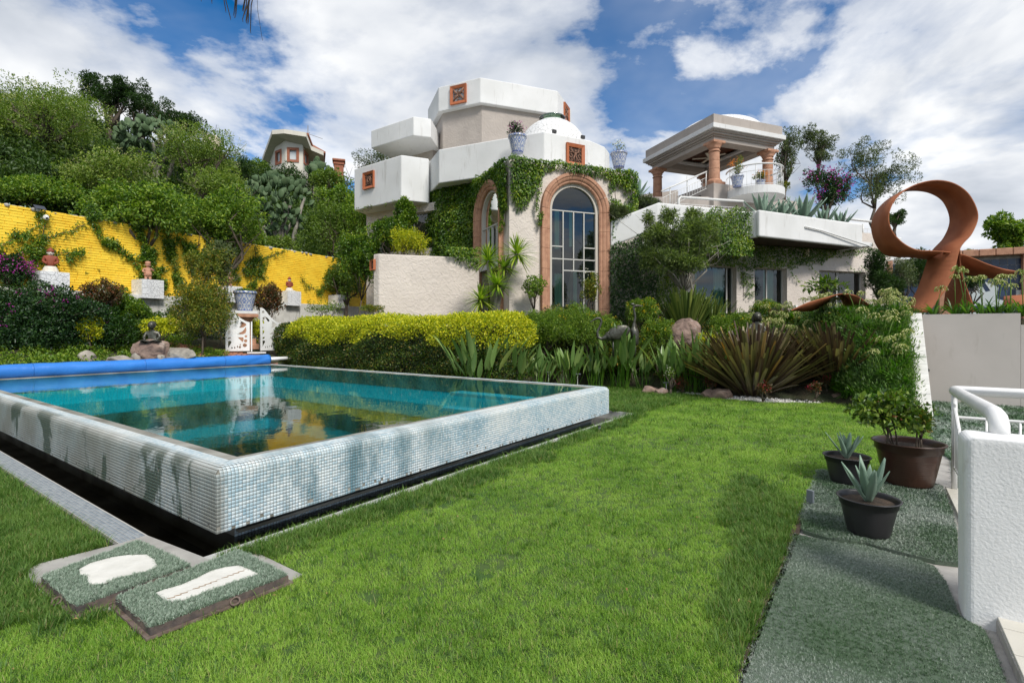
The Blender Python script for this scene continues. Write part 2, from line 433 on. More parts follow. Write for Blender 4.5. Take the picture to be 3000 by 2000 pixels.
# ---- geometry-nodes scatter of one prototype on a point mesh (grass and turf fibres only)
def scatter(name, pts, rots, scls, proto, kind='stuff', parent=None):
    me = bpy.data.meshes.new(name); n = len(pts)
    me.vertices.add(n); me.vertices.foreach_set('co', np.asarray(pts, np.float32).ravel())
    a = me.attributes.new('rot', 'FLOAT_VECTOR', 'POINT'); a.data.foreach_set('vector', np.asarray(rots, np.float32).ravel())
    a = me.attributes.new('scl', 'FLOAT_VECTOR', 'POINT'); a.data.foreach_set('vector', np.asarray(scls, np.float32).ravel())
    me.update()
    o = bpy.data.objects.new(name, me); COL.objects.link(o)
    ng = bpy.data.node_groups.new(name + '_nodes', 'GeometryNodeTree')
    ng.interface.new_socket('Geometry', in_out='INPUT', socket_type='NodeSocketGeometry')
    ng.interface.new_socket('Geometry', in_out='OUTPUT', socket_type='NodeSocketGeometry')
    gi = ng.nodes.new('NodeGroupInput'); go = ng.nodes.new('NodeGroupOutput')
    ip = ng.nodes.new('GeometryNodeInstanceOnPoints')
    oi = ng.nodes.new('GeometryNodeObjectInfo'); oi.inputs[0].default_value = proto; oi.inputs['As Instance'].default_value = True
    ar = ng.nodes.new('GeometryNodeInputNamedAttribute'); ar.data_type = 'FLOAT_VECTOR'; ar.inputs['Name'].default_value = 'rot'
    as_ = ng.nodes.new('GeometryNodeInputNamedAttribute'); as_.data_type = 'FLOAT_VECTOR'; as_.inputs['Name'].default_value = 'scl'
    ng.links.new(gi.outputs[0], ip.inputs['Points']); ng.links.new(oi.outputs['Geometry'], ip.inputs['Instance'])
    ng.links.new(ar.outputs['Attribute'], ip.inputs['Rotation']); ng.links.new(as_.outputs['Attribute'], ip.inputs['Scale'])
    ng.links.new(ip.outputs[0], go.inputs[0])
    md = o.modifiers.new('scatter', 'NODES'); md.node_group = ng
    o['kind'] = kind
    if parent is not None: o.parent = parent
    return o

def blades(n, radius, h, w, lean, segs=3, seed=1, curve=0.5):
    """a tuft of n curved grass blades, triangles/quads in one mesh"""
    r = np.random.default_rng(seed); V = []; Fq = []
    for i in range(n):
        a = r.uniform(0, 6.28); rr = radius * math.sqrt(r.uniform()); b = np.array([rr * math.cos(a), rr * math.sin(a), -0.004])
        az_ = r.uniform(0, 6.28); ln = lean * r.uniform(0.3, 1.3); hh = h * r.uniform(0.55, 1.15); ww = w * r.uniform(0.7, 1.2)
        d = np.array([math.cos(az_), math.sin(az_), 0]); sd_ = np.array([-d[1], d[0], 0])
        base = len(V)
        for k in range(segs + 1):
            f = k / segs
            p = b + d * (ln * hh * (f * 0.35 + curve * f * f)) + np.array([0, 0, hh * (f - 0.28 * ln * f * f)])
            wk = ww * (1 - f) ** 0.7 * 0.5 + 0.00015
            V.append(p - sd_ * wk); V.append(p + sd_ * wk)
        for k in range(segs):
            q = base + 2 * k; Fq.append((q, q + 1, q + 3, q + 2))
    return npmesh('tuft', np.array(V), np.array(Fq))
def proto_obj(name, me, mat):
    me.materials.append(mat); return bpy.data.objects.new(name, me)

def grassmat(name, c_dark, c_mid, c_light, dry, scale=1.3):
    m = bpy.data.materials.new(name); m.use_nodes = True; t = m.node_tree
    b = t.nodes['Principled BSDF']; out = t.nodes['Material Output']
    g = t.nodes.new('ShaderNodeNewGeometry'); oi = t.nodes.new('ShaderNodeObjectInfo')
    n = N(t, 'ShaderNodeTexNoise', i_Scale=scale, i_Detail=5); t.links.new(g.outputs['Position'], n.inputs['Vector'])
    f = math_n(t, 'ADD', math_n(t, 'MULTIPLY', n.outputs[0], 0.9), math_n(t, 'MULTIPLY', g.outputs['Random Per Island'], 0.35))
    f = math_n(t, 'ADD', f, math_n(t, 'MULTIPLY', oi.outputs['Random'], 0.15))
    c = ramp(t, f, [(0.38, c_dark), (0.62, c_mid), (0.85, c_light)])
    rf = ramp(t, g.outputs['Random Per Island'], [(0.93, 0.0), (0.96, 0.75)])
    mx0 = t.nodes.new('ShaderNodeMix'); mx0.data_type = 'RGBA'; t.links.new(rf, mx0.inputs[0]); t.links.new(c, mx0.inputs[6]); mx0.inputs[7].default_value = (*dry, 1)
    c = mx0.outputs[2]
    t.links.new(c, b.inputs['Base Color']); b.inputs['Roughness'].default_value = 0.5; b.inputs['Specular IOR Level'].default_value = 0.3
    tr = t.nodes.new('ShaderNodeBsdfTranslucent')
    hs = t.nodes.new('ShaderNodeMix'); hs.data_type = 'RGBA'; hs.blend_type = 'MULTIPLY'; hs.inputs[0].default_value = 1.0
    t.links.new(c, hs.inputs[6]); hs.inputs[7].default_value = (1.4, 1.5, 0.6, 1); t.links.new(hs.outputs[2], tr.inputs[0])
    mx = t.nodes.new('ShaderNodeMixShader'); mx.inputs[0].default_value = 0.3
    t.links.new(b.outputs[0], mx.inputs[1]); t.links.new(tr.outputs[0], mx.inputs[2]); t.links.new(mx.outputs[0], out.inputs[0])
    return m
G_FINE = grassmat('fine_grass', (0.08, 0.19, 0.018), (0.175, 0.335, 0.032), (0.32, 0.48, 0.08), (0.34, 0.33, 0.12))
G_LONG = grassmat('coarse_grass', (0.030, 0.085, 0.012), (0.065, 0.15, 0.020), (0.13, 0.23, 0.04), (0.36, 0.33, 0.15), 1.8)

GATE = float(globals().get('GDENS', 1.0))
def lawn_points():
    # sampled in the ground plane, denser where the camera is close
    out = []
    for (y0, y1, dens) in ((1.2, 2.6, 2600), (2.6, 4.0, 1900), (4.0, 6.0, 1150), (6.0, 9.0, 620), (9.0, 13.5, 330)):
        x0, x1 = -1.06 * y1 - .3, 0.95 * y1 + .3
        n = int((x1 - x0) * (y1 - y0) * dens * GATE)
        x = rng.uniform(x0, x1, n); y = rng.uniform(y0, y1, n)
        k = in_poly(x, y, LAWN) & (np.abs(x) < 1.06 * y + .3)
        out.append(np.stack([x[k], y[k]], 1))
    return np.concatenate(out)
lp = lawn_points()
def pnoise(x, y, sc, seed=0):
    r = np.random.default_rng(seed); v = np.zeros(len(x)); amp = 1; tot = 0
    for o in range(4):
        for k in range(3):
            a = r.uniform(0, 6.28); ph = r.uniform(0, 6.28)
            v += amp * np.sin((x * math.cos(a) + y * math.sin(a)) * sc * (2 ** o) + ph + 1.5 * np.sin(y * sc * .7 + ph))
        tot += amp * 3; amp *= 0.55
    return v / tot
sl, tl = (lp[:, 0] - PO.x) * E1.x + (lp[:, 1] - PO.y) * E1.y, (lp[:, 0] - PO.x) * E2.x + (lp[:, 1] - PO.y) * E2.y
nz = pnoise(lp[:, 0], lp[:, 1], 2.2, 3)
edge_pool = np.clip(1 - (-0.36 - tl) / 0.75, 0, 1) * (sl > -1.0)
left_part = sl < -0.45
right_strip = np.clip(1 - np.abs(lp[:, 0] - (1.35 + (lp[:, 1] - 2.5) * 0.36)) / 0.6, 0, 1) * np.clip((6.0 - lp[:, 1]) / 1.8, 0, 1)
longness = np.clip((edge_pool * 1.1 + (left_part & (tl > -0.3)) * 1.1 + right_strip * 1.3 + nz * 0.55 - 0.72) * 3 + .5, 0.04, 0.96)
# mats and hatch slab keep the grass off
HATCH_SLAB = px_poly([(77, 1676), (110, 1655), (344, 1596), (430, 1570), (610, 1640), (760, 1625), (886, 1686), (830, 1712), (640, 1780), (440, 1862), (395, 1850), (350, 1790), (215, 1790), (150, 1765), (95, 1710)])
off = in_poly(lp[:, 0], lp[:, 1], HATCH_SLAB)
worn = np.zeros(len(lp), bool)
for u_, v_, r_ in ((1440, 1655, .10), (1395, 1690, .07), (1085, 1745, .05), (1800, 1775, .06), (1500, 1640, .05), (2120, 1440, .08), (860, 1900, .05)):
    q_ = PZ(u_, v_); worn |= (np.hypot(lp[:, 0] - q_.x, lp[:, 1] - q_.y) < r_ * (1 + .4 * np.sin(lp[:, 0] * 60) * np.sin(lp[:, 1] * 47))) & (rng.uniform(size=len(lp)) < .8)
bare = worn | (pnoise(lp[:, 0], lp[:, 1], 3.1, 11) > 0.62) & (rng.uniform(size=len(lp)) < 0.6)
keep = ~off & ~bare
lp, longness = lp[keep], longness[keep]
is_long = rng.uniform(size=len(lp)) < longness
far_s = np.clip(lp[:, 1] / 4.0, 1.0, 2.2)
def rots(n, tilt=0.12): return np.stack([rng.normal(0, tilt, n), rng.normal(0, tilt, n), rng.uniform(0, 6.28, n)], 1)
for nm, sel, hgt, mat_, nb, rad, wd, lean in (('short_grass', ~is_long, 0.026, G_FINE, 16, 0.030, 0.0028, 0.9), ('long_grass', is_long, 0.062, G_LONG, 13, 0.024, 0.0038, 0.9)):
    pr = proto_obj(nm + '_tuft', blades(nb, rad, hgt, wd, lean, 3, 5 if nm[0] == 's' else 9), mat_)
    p = lp[sel]; n = len(p); fs = far_s[sel]
    z = np.zeros(n); hs = rng.uniform(0.7, 1.35, n) * (1 + 0.25 * pnoise(p[:, 0], p[:, 1], 5, 8))
    scatter(nm, np.stack([p[:, 0], p[:, 1], z], 1), rots(n), np.stack([fs, fs, hs * (1 + (fs - 1) * .25)], 1), pr)

# ------------------------------------------------------------------ tiled infinity pool
def tilemat(name, mode):
    m = bpy.data.materials.new(name); m.use_nodes = True; t = m.node_tree
    b = t.nodes['Principled BSDF']
    g = t.nodes.new('ShaderNodeNewGeometry'); oi = t.nodes.new('ShaderNodeObjectInfo')
    r = math_n(t, 'FRACT', math_n(t, 'ADD', g.outputs['Random Per Island'], math_n(t, 'MULTIPLY', oi.outputs['Random'], 7.31)))
    if mode == 'shell':
        n0 = N(t, 'ShaderNodeTexNoise', i_Scale=1.6, i_Detail=6, i_Roughness=0.6); t.links.new(g.outputs['Position'], n0.inputs['Vector'])
        f = math_n(t, 'ADD', math_n(t, 'MULTIPLY', r, 0.28), math_n(t, 'MULTIPLY', n0.outputs[0], 0.85))
        c = ramp(t, f, [(0.30, (0.26, 0.40, 0.48)), (0.48, (0.40, 0.52, 0.58)), (0.62, (0.54, 0.62, 0.65)), (0.82, (0.66, 0.71, 0.71))])
        # lime bloom and algae runs: long vertical streaks, mostly on the long side
        rotm = t.nodes.new('ShaderNodeMapping'); rotm.vector_type = 'POINT'
        rotm.inputs['Rotation'].default_value = (0, 0, -PHI); t.links.new(g.outputs['Position'], rotm.inputs[0])
        sp = t.nodes.new('ShaderNodeSeparateXYZ'); t.links.new(rotm.outputs[0], sp.inputs[0])
        s0 = PO.x * E1.x + PO.y * E1.y; t0 = PO.x * E2.x + PO.y * E2.y
        S = math_n(t, 'SUBTRACT', sp.outputs[0], s0); T = math_n(t, 'SUBTRACT', sp.outputs[1], t0)
        cm = t.nodes.new('ShaderNodeCombineXYZ'); t.links.new(math_n(t, 'MULTIPLY', S, 1.1), cm.inputs[0]); t.links.new(math_n(t, 'MULTIPLY', T, 0.62), cm.inputs[1])
        t.links.new(math_n(t, 'MULTIPLY', sp.outputs[2], 0.35), cm.inputs[2])
        n1_ = N(t, 'ShaderNodeTexNoise', i_Scale=1.9, i_Detail=7, i_Roughness=0.6, i_Distortion=0.4); t.links.new(cm.outputs[0], n1_.inputs['Vector'])
        onleft = ramp(t, S, [(0.02, 1.0), (0.09, 0.0)])
        g1 = ramp(t, n1_.outputs[0], [(0.53, 0.0), (0.56, 1.0)])
        n2_ = N(t, 'ShaderNodeTexNoise', i_Scale=2.6, i_Detail=8, i_Roughness=0.65); 
        mp = t.nodes.new('ShaderNodeMapping'); mp.inputs['Location'].default_value = (4, 9, 2); t.links.new(cm.outputs[0], mp.inputs[0]); t.links.new(mp.outputs[0], n2_.inputs['Vector'])
        grey = ramp(t, n2_.outputs[0], [(0.38, 0.0), (0.60, 1.0)])
        def mixc(fac, c1, col2):
            mx = t.nodes.new('ShaderNodeMix'); mx.data_type = 'RGBA'; t.links.new(fac, mx.inputs[0]); t.links.new(c1, mx.inputs[6])
            if isinstance(col2, tuple): mx.inputs[7].default_value = (*col2, 1)
            else: t.links.new(col2, mx.inputs[7])
            return mx.outputs[2]
        leftgrey = math_n(t, 'MULTIPLY', onleft, math_n(t, 'ADD', math_n(t, 'MULTIPLY', grey, 0.35), 0.62))  # greys the whole long side: grime, plus its shade put into the colour
        c = mixc(leftgrey, c, (0.19, 0.20, 0.18))
        c = mixc(math_n(t, 'MULTIPLY', math_n(t, 'MULTIPLY', onleft, g1), 0.90), c, (0.035, 0.062, 0.045))
        # on the short side a few grimy runs near the near corner
        rn = math_n(t, 'MULTIPLY', ramp(t, S, [(0.25, 0.0), (0.5, 1.0), ]), ramp(t, math_n(t, 'MULTIPLY', S, 0.1), [(0.14, 1.0), (0.30, 0.0)]))
        g2 = ramp(t, n2_.outputs[0], [(0.46, 0.0), (0.60, 1.0)])
        c = mixc(math_n(t, 'MULTIPLY', math_n(t, 'MULTIPLY', rn, g2), 0.9), c, (0.09, 0.19, 0.23))
        # white lime on the edge
        lz = ramp(t, math_n(t, 'MULTIPLY', sp.outputs[2], 1.0), [(0.36, 0.0), (0.46, 0.55)])
        c = mixc(math_n(t, 'MULTIPLY', lz, ramp(t, n1_.outputs[0], [(0.35, 1.0), (0.6, 0.2)])), c, (0.60, 0.60, 0.56))
        b.inputs['Roughness'].default_value = 0.35
    elif mode == 'base':
        c = ramp(t, r, [(0.0, (0.22, 0.30, 0.36)), (1.0, (0.36, 0.45, 0.50))]); b.inputs['Roughness'].default_value = 0.3
    elif mode == 'kerb':
        c = ramp(t, r, [(0.0, (0.17, 0.20, 0.23)), (1.0, (0.28, 0.31, 0.33))]); b.inputs['Roughness'].default_value = 0.5
    else:
        c = ramp(t, r, [(0.0, (0.02, 0.30, 0.38)), (1.0, (0.05, 0.42, 0.48))]); b.inputs['Roughness'].default_value = 0.3
    t.links.new(c, b.inputs['Base Color'])
    return m
T_SHELL, T_BASE, T_KERB = tilemat('shell_tiles', 'shell'), tilemat('moat_tiles', 'base'), tilemat('kerb_tiles', 'kerb')
def inner_tile_mat():
    m = bpy.data.materials.new('turquoise_mosaic'); m.use_nodes = True; t = m.node_tree; b = t.nodes['Principled BSDF']
    g = t.nodes.new('ShaderNodeNewGeometry')
    mp = t.nodes.new('ShaderNodeMapping'); mp.inputs['Rotation'].default_value = (0, 0, -PHI); t.links.new(g.outputs['Position'], mp.inputs[0])
    br = N(t, 'ShaderNodeTexBrick', offset=0.0, i_Scale=1.0); br.inputs['Brick Width'].default_value = 0.05; br.inputs['Row Height'].default_value = 0.05
    br.inputs['Mortar Size'].default_value = 0.003
    br.inputs['Color1'].default_value = (0.03, 0.70, 0.86, 1); br.inputs['Color2'].default_value = (0.04, 0.76, 0.90, 1); br.inputs['Mortar'].default_value = (0.2, 0.7, 0.78, 1)
    t.links.new(mp.outputs[0], br.inputs['Vector']); t.links.new(br.outputs[0], b.inputs['Base Color']); b.inputs['Roughness'].default_value = 0.6
    return m
T_IN = inner_tile_mat()
GROUT = pm('grout', (0.34, 0.335, 0.30), 0.9, (0.13, 0.125, 0.10), 2.2)
ZT, ZB, RD = 0.47, 0.03, 0.07        # top, underside, edge radius of the overhanging rim
pool = thing('swimming_pool', 'raised infinity pool clad in weathered pale blue glass mosaic', 'swimming pool', SW(0, 0, 0))
# rim body (grout), cross-section swept round the rectangle
prof = []           # (outward offset from the outer face, z)
for k in range(6):
    a = R(90) * k / 5; prof.append((-RD + RD * math.sin(a), ZT - RD + RD * math.cos(a)))
rim_w = 0.27
sec = [(-rim_w, ZT - 0.30), (-rim_w, ZT - 0.012), (-RD - .02, ZT)] + prof[1:] + [(0, ZB), (-0.24, ZB), (-0.24, -0.35)]
def sweep_rect(sec, g=0.0):
    vs, fs = [], []; m = len(sec)
    corners = [(0, 0, -1, -1), (PS, 0, 1, -1), (PS, PT, 1, 1), (0, PT, -1, 1)]
    for (s, t, a, b_) in corners:
        for o, z in sec: vs.append(SW(s + a * (o - g), t + b_ * (o - g), z))
    for c in range(4):
        d = (c + 1) % 4
        for k in range(m - 1): fs.append((c * m + k, d * m + k, d * m + k + 1, c * m + k + 1))
    return vs, fs
mb = MB(); mb.add(*sweep_rect(sec, 0.004)); mb.build('rim', GROUT, pool)
# basin
mb = MB()
def rectpts(o, z): return [SW(o, o, z), SW(PS - o, o, z), SW(PS - o, PT - o, z), SW(o, PT - o, z)]
a_, b_ = rectpts(rim_w - 0.002, ZT - 0.02), rectpts(rim_w - 0.002, -0.62)
mb.add(a_ + b_, [(0, 1, 5, 4), (1, 2, 6, 5), (2, 3, 7, 6), (3, 0, 4, 7), (4, 5, 6, 7)])
mb.build('basin', T_IN, pool)
# entry steps in the far right corner
for i in range(3):
    MB().box(SW(PS - rim_w - 0.45 + i * 0.0 - 0.28 * i + 0.12, 1.6, 0.22 - 0.25 * i), (0.32, 2.6, 0.06), PHI).build('step', pm('step_tile', (0.10, 0.42, 0.52), 0.6), pool)
# submerged ledge along the long side
MB().box(SW(rim_w + 0.06, PT / 2, 0.36), (0.13, PT - 2 * rim_w, 0.04), PHI).build('ledge', pm('ledge_tile', (0.16, 0.36, 0.42), 0.6), pool)
# mosaic tiles, real pieces 21 mm wide on 25 mm centres
TW, TP, TH = 0.0226, 0.0252, 0.0016
def tile_piece():       # local: x along, y up, z outward ; 5 visible faces with a chamfer
    h = TW / 2; c = h - 0.0012
    v = [(-h, -h, 0), (h, -h, 0), (h, h, 0), (-h, h, 0), (-c, -c, TH), (c, -c, TH), (c, c, TH), (-c, c, TH)]
    return np.array(v), np.array([(0, 1, 5, 4), (1, 2, 6, 5), (2, 3, 7, 6), (3, 0, 4, 7), (4, 5, 6, 7)])
TV, TF = tile_piece()
def path_rows():
    """rows down a face: (outward offset, z, outward component, up component) centred every TP along the profile"""
    pts = [(-0.165, ZT)]
    pts += [(-RD, ZT)] + prof[1:] + [(0, ZB + 0.002)]
    out = []; acc = 0.0; nxt = TP / 2
    for (a, b_), (c, d) in zip(pts[:-1], pts[1:]):
        l = math.hypot(c - a, d - b_)
        while nxt <= acc + l:
            f = (nxt - acc) / l; nx, nz_ = -(d - b_) / l, (c - a) / l
            out.append((a + (c - a) * f, b_ + (d - b_) * f, nx, nz_)); nxt += TP
        acc += l
    return out
ROWS = path_rows()
def frame4(side, along, o, z, nx, nz_):
    # returns 4x4 for a tile: side 'R' (t=0 face), 'L' (s=0), 'F' far (s=PS)
    if side == 'R': p = SW(along, -o, z); out = Vector((-E2.x, -E2.y, 0)); al = Vector((E1.x, E1.y, 0))
    elif side == 'L': p = SW(-o, along, z); out = Vector((-E1.x, -E1.y, 0)); al = Vector((-E2.x, -E2.y, 0))
    else: p = SW(PS + o, along, z); out = Vector((E1.x, E1.y, 0)); al = Vector((E2.x, E2.y, 0))
    n = out * nx + Vector((0, 0, 1)) * nz_; up = n.cross(al)
    M = Matrix((al, up, n)).transposed().to_4x4(); M.translation = p
    return M
allM = []
for side, ln, rows in (('R', PS, ROWS), ('L', PT, ROWS), ('F', PT, ROWS[:8])):
    nt_ = int(ln / TP)
    for i in range(nt_):
        al = (i + .5) * ln / nt_
        for r_, (o, z, nx, nz_) in enumerate(rows):
            if al + o < 0.006: continue       # mitre at the corners
            if (ln - al) + o < 0.006 and side != 'L': continue
            if r_ >= len(ROWS) - 2 and random.random() < (0.10 if side == 'R' else 0.05) : continue
            if random.random() < 0.0015: continue
            M = frame4(side, al, o, z, nx, nz_)
            M = M @ Matrix.Rotation(random.gauss(0, .012), 4, 'X') @ Matrix.Rotation(random.gauss(0, .012), 4, 'Y') @ Matrix.Rotation(random.gauss(0, .012), 4, 'Z')
            allM.append((side, al, r_, M))
def camsize(M):
    p = M.translation; v = Vector((p.x, p.y, p.z - H)); n = M.col[2].xyz
    return max(0.0, -(v.normalized().dot(n))) / v.length_squared
allM.sort(key=lambda q: -camsize(q[3]))
tme = npmesh('tile', TV, TF); tme.materials.append(T_SHELL)
for q in allM[:300]:
    o = bpy.data.objects.new('tile', tme); COL.objects.link(o); o.parent = pool
    o.matrix_local = Matrix.Translation(-ORG[pool.name]) @ q[3]
def bake(Ms, V, Fc):
    A = np.array([[list(r) for r in M] for M in Ms])
    hv = np.concatenate([V, np.ones((len(V), 1))], 1)
    W = np.einsum('nij,kj->nki', A, hv)[:, :, :3]
    return W.reshape(-1, 3), (Fc[None] + (np.arange(len(Ms)) * len(V))[:, None, None]).reshape(-1, Fc.shape[1])
W, FF = bake([q[3] for q in allM[300:]], TV, TF)
o = link('mosaic_tiling', npmesh('mosaic_tiling', W, FF), T_SHELL, pool); o['kind'] = 'stuff'
# recessed base wall tiles above the moat, right side
Ms = []
for i in range(int((PS - .4) / TP)):
    for j in range(9):
        M = frame4('R', 0.24 + (i + .5) * TP, -0.245, ZB - (j + .5) * TP - .01, 1, 0); Ms.append(M)
W, FF = bake(Ms, TV, TF); o = link('base_tiling', npmesh('base_tiling', W, FF), T_BASE, pool); o['kind'] = 'stuff'
mb = MB(); q0, q1 = rectpts(0.245, ZB - .002), rectpts(0.245, -0.4)
mb.add(q0 + q1, [(0, 4, 5, 1), (1, 5, 6, 2), (2, 6, 7, 3), (3, 7, 4, 0)]); mb.build('base_wall', pm('base_grout', (0.10, 0.12, 0.13), 0.8), pool)
mb = MB().box(SW(PS / 2, 0.22, -0.075), (PS - .5, .05, .02), PHI); mb.build('ledge', GROUT, pool)
# moat kerbs
moat = thing('overflow_channel', 'narrow tiled overflow channel of dark water around the pool foot', 'channel', SW(-.3, -.3, 0))
KL = ((-0.24, -0.42), (-0.24, -0.33))
mb = MB()
mb.box(SW(-0.33, (PT - .3) / 2 + .2, -0.075), (0.165, PT + .9, 0.15), PHI)
mb.build('kerb', pm('kerb_grout', (0.40, 0.39, 0.36), 0.8), moat)
Ms = []
for i in range(int((PT + .8) / TP)):
    for j in range(6):
        p = SW(-0.33 - .165 / 2 + (j + .65) * TP, -0.22 + (i + .5) * TP, 0.0)
        M = Matrix.Rotation(PHI, 4, 'Z'); M.translation = p; Ms.append(M)
W, FF = bake(Ms, TV, TF); o = link('kerb_tiling', npmesh('kerb_tiling', W, FF), T_KERB, moat); o['kind'] = 'stuff'
KW = pm('pale_kerb', (0.52, 0.52, 0.50), 0.7, (0.38, 0.38, 0.36), 5, bump=0.3, bscale=40, bdist=0.004)
seg = (PS + .68) / 12
for i in range(12):
    MB().box(SW(-0.25 + (i + .5) * seg, -0.285, -0.07), (seg - .006, 0.085, 0.15), PHI).build('kerb_stone', KW, moat, bevel=0.004)
for i in range(2):
    MB().box(SW(PS + 0.285 + .09, -.24 + (i + .5) * .7, -0.07), (0.085, .694, 0.15), PHI).build('kerb_stone', KW, moat, bevel=0.004)
mb = MB(); mb.box(SW(-.415, PT / 2, -.2), (.02, PT + 1.4, .38), PHI); mb.box(SW(PS / 2, -.325, -.2), (PS + 1.4, .02, .38), PHI); mb.box(SW(PS + .43, .6, -.2), (.02, 1.9, .38), PHI)
mb.build('outer_wall', pm('channel_wall', (0.16, 0.16, 0.15), 0.9), moat)
mb = MB(); mb.box(SW(PS / 2, PT / 2, -.36), (PS + 1.2, PT + 1.2, .02), PHI)
mb.build('channel_floor', pm('channel_floor', (0.03, 0.028, 0.018), 0.9), moat)
def watermat(name, tint, depthcol, bscale, bstr, refl=1.0):
    m = bpy.data.materials.new(name); m.use_nodes = True; t = m.node_tree
    t.nodes.remove(t.nodes['Principled BSDF']); out = t.nodes['Material Output']
    g = t.nodes.new('ShaderNodeNewGeometry')
    n = N(t, 'ShaderNodeTexNoise', i_Scale=bscale, i_Detail=2.5, i_Distortion=0.3); t.links.new(g.outputs['Position'], n.inputs['Vector'])
    bp = N(t, 'ShaderNodeBump', i_Strength=bstr, i_Distance=0.01); t.links.new(n.outputs[0], bp.inputs['Height'])
    fr = N(t, 'ShaderNodeFresnel', i_IOR=1.33); t.links.new(bp.outputs[0], fr.inputs['Normal'])
    f = math_n(t, 'MULTIPLY', fr.outputs[0], refl, True)
    tr = N(t, 'ShaderNodeBsdfTransparent'); tr.inputs[0].default_value = (*tint, 1)
    gl = N(t, 'ShaderNodeBsdfGlossy', i_Roughness=0.0); gl.inputs[0].default_value = (1, 1, 1, 1); t.links.new(bp.outputs[0], gl.inputs['Normal'])
    mx = t.nodes.new('ShaderNodeMixShader'); t.links.new(f, mx.inputs[0]); t.links.new(tr.outputs[0], mx.inputs[1]); t.links.new(gl.outputs[0], mx.inputs[2])
    t.links.new(mx.outputs[0], out.inputs[0]); return m
WZ = ZT - 0.012
mb = MB(); mb.add([SW(0.17, 0.17, WZ + .0), SW(PS - .17, 0.17, WZ), SW(PS - .17, PT - .17, WZ), SW(0.17, PT - .17, WZ)], [(0, 1, 2, 3)])
o = mb.build('pool_water', watermat('pool_water', (0.40, 0.95, 0.98), None, 5.0, 0.16, 0.95)); meta(o, kind='structure')
mb = MB(); mb.add([SW(-.24, -.24, -.125), SW(PS + .33, -.24, -.125), SW(PS + .33, PT + .5, -.125), SW(-.24, PT + .5, -.125)], [(0, 1, 2, 3)])
o = mb.build('channel_water', watermat('channel_water', (0.30, 0.28, 0.20), None, 6.0, 0.10, 1.3)); meta(o, kind='structure')

# cover roll on the far short side
roll = thing('pool_cover_roll', 'bright blue pool cover rolled up on a white tube beside the pool', 'pool cover', SW(0, PT, 0.6))
cover_m = pm('blue_cover', (0.03, 0.20, 0.62), 0.38, (0.025, 0.165, 0.54), 1.5, bump=0.5, bscale=2.2, bdist=0.05, bdet=3)
def lumpy_tube(s0, s1, rad, zc, amp, n=120, m=20, tt=PT - .02):
    V = []; Fc = []
    for i in range(n + 1):
        s = s0 + (s1 - s0) * i / n
        for k in range(m):
            q = 2 * math.pi * k / m
            rr = rad * (1 + amp * (math.sin(s * 3.1 + 2 * q) * .5 + math.sin(s * 7.7 + q * 3 + 1) * .35 + math.sin(s * 13.1 - q * 2) * .3))
            if s > s1 - 0.9: rr *= 1 + 0.10 * math.sin(q * 5 + s * 9) * math.sin((s1 - s) * 5)
            V.append(SW(s, tt + rr * math.cos(q), zc + rr * math.sin(q) * (0.97 if math.sin(q) > 0 else 1.08)))
    for i in range(n):
        for k in range(m): l = (k + 1) % m; Fc.append((i * m + k, i * m + l, (i + 1) * m + l, (i + 1) * m + k))
    Fc.append(tuple(range(m - 1, -1, -1))); Fc.append(tuple(n * m + k for k in range(m)))
    return MB().add(V, Fc)
lumpy_tube(-0.9, PS - .12, 0.142, ZT + .135, 0.05).build('cover', cover_m, roll, smooth=True)
MB().tube([SW(PS - .2, PT, ZT + .14), SW(PS + .62, PT, ZT + .14)], 0.052, 16).build('tube', METALW, roll, smooth=True)
for k in (1.15, 3.1, 4.9):
    lumpy_tube(k, k + .03, 0.1445, ZT + .135, 0.05, 2, 20).build('strap', pm('cover_seam', (0.02, 0.15, 0.50), 0.4), roll, smooth=True)
# ------------------------------------------------------------------ walls with real openings
def panel(name, org, xd, wpoly, holes, thick, mat, parent, zup=True, nrm=None, smooth=False):
    """vertical slab: wpoly / holes are (along, z) outlines; xd = horizontal unit vector; thickness goes away from the outside normal"""
    xd = Vector((xd[0], xd[1], 0)).normalized(); org = Vector(org)
    n = nrm if nrm is not None else Vector((xd.y, -xd.x, 0))
    loops = [list(wpoly)] + [list(h) for h in holes]
    flat = [p for l in loops for p in l]
    tri = tessellate_polygon([[Vector((p[0], p[1], 0)) for p in l] for l in loops])
    m = len(flat)
    fr = [org + xd * a + Vector((0, 0, z)) for a, z in flat]; bk = [p - n * thick for p in fr]
    fs = []
    for t in tri:
        t = tuple(t); a, b, c = (fr[i] for i in t)
        if (b - a).cross(c - a).dot(n) < 0: t = t[::-1]
        fs.append(t); fs.append(tuple(i + m for i in reversed(t)))
    k = 0
    for li, l in enumerate(loops):
        nn_ = len(l)
        ar = sum(l[i][0] * l[(i + 1) % nn_][1] - l[(i + 1) % nn_][0] * l[i][1] for i in range(nn_))
        for i in range(nn_):
            j = (i + 1) % nn_; q = (k + i, k + j, m + k + j, m + k + i)
            if (ar > 0) == (li == 0): q = q[::-1]
            fs.append(q)
        k += nn_
    me = bpy.data.meshes.new(name); me.from_pydata([tuple(p) for p in fr + bk], [], fs); me.update()
    bm = bmesh.new(); bm.from_mesh(me); bmesh.ops.recalc_face_normals(bm, faces=bm.faces); bm.to_mesh(me); bm.free()
    return link(name, me, mat, parent, True, smooth)
def rect(x0, x1, z0, z1): return [(x0, z0), (x1, z0), (x1, z1), (x0, z1)]
def archpoly(cx, r, z0, zs, n=20):
    return [(cx - r, z0), (cx + r, z0)] + [(cx + r * math.cos(math.pi * k / n), zs + r * math.sin(math.pi * k / n)) for k in range(n + 1)]
def U(x, y): return Vector((x, y, 0))
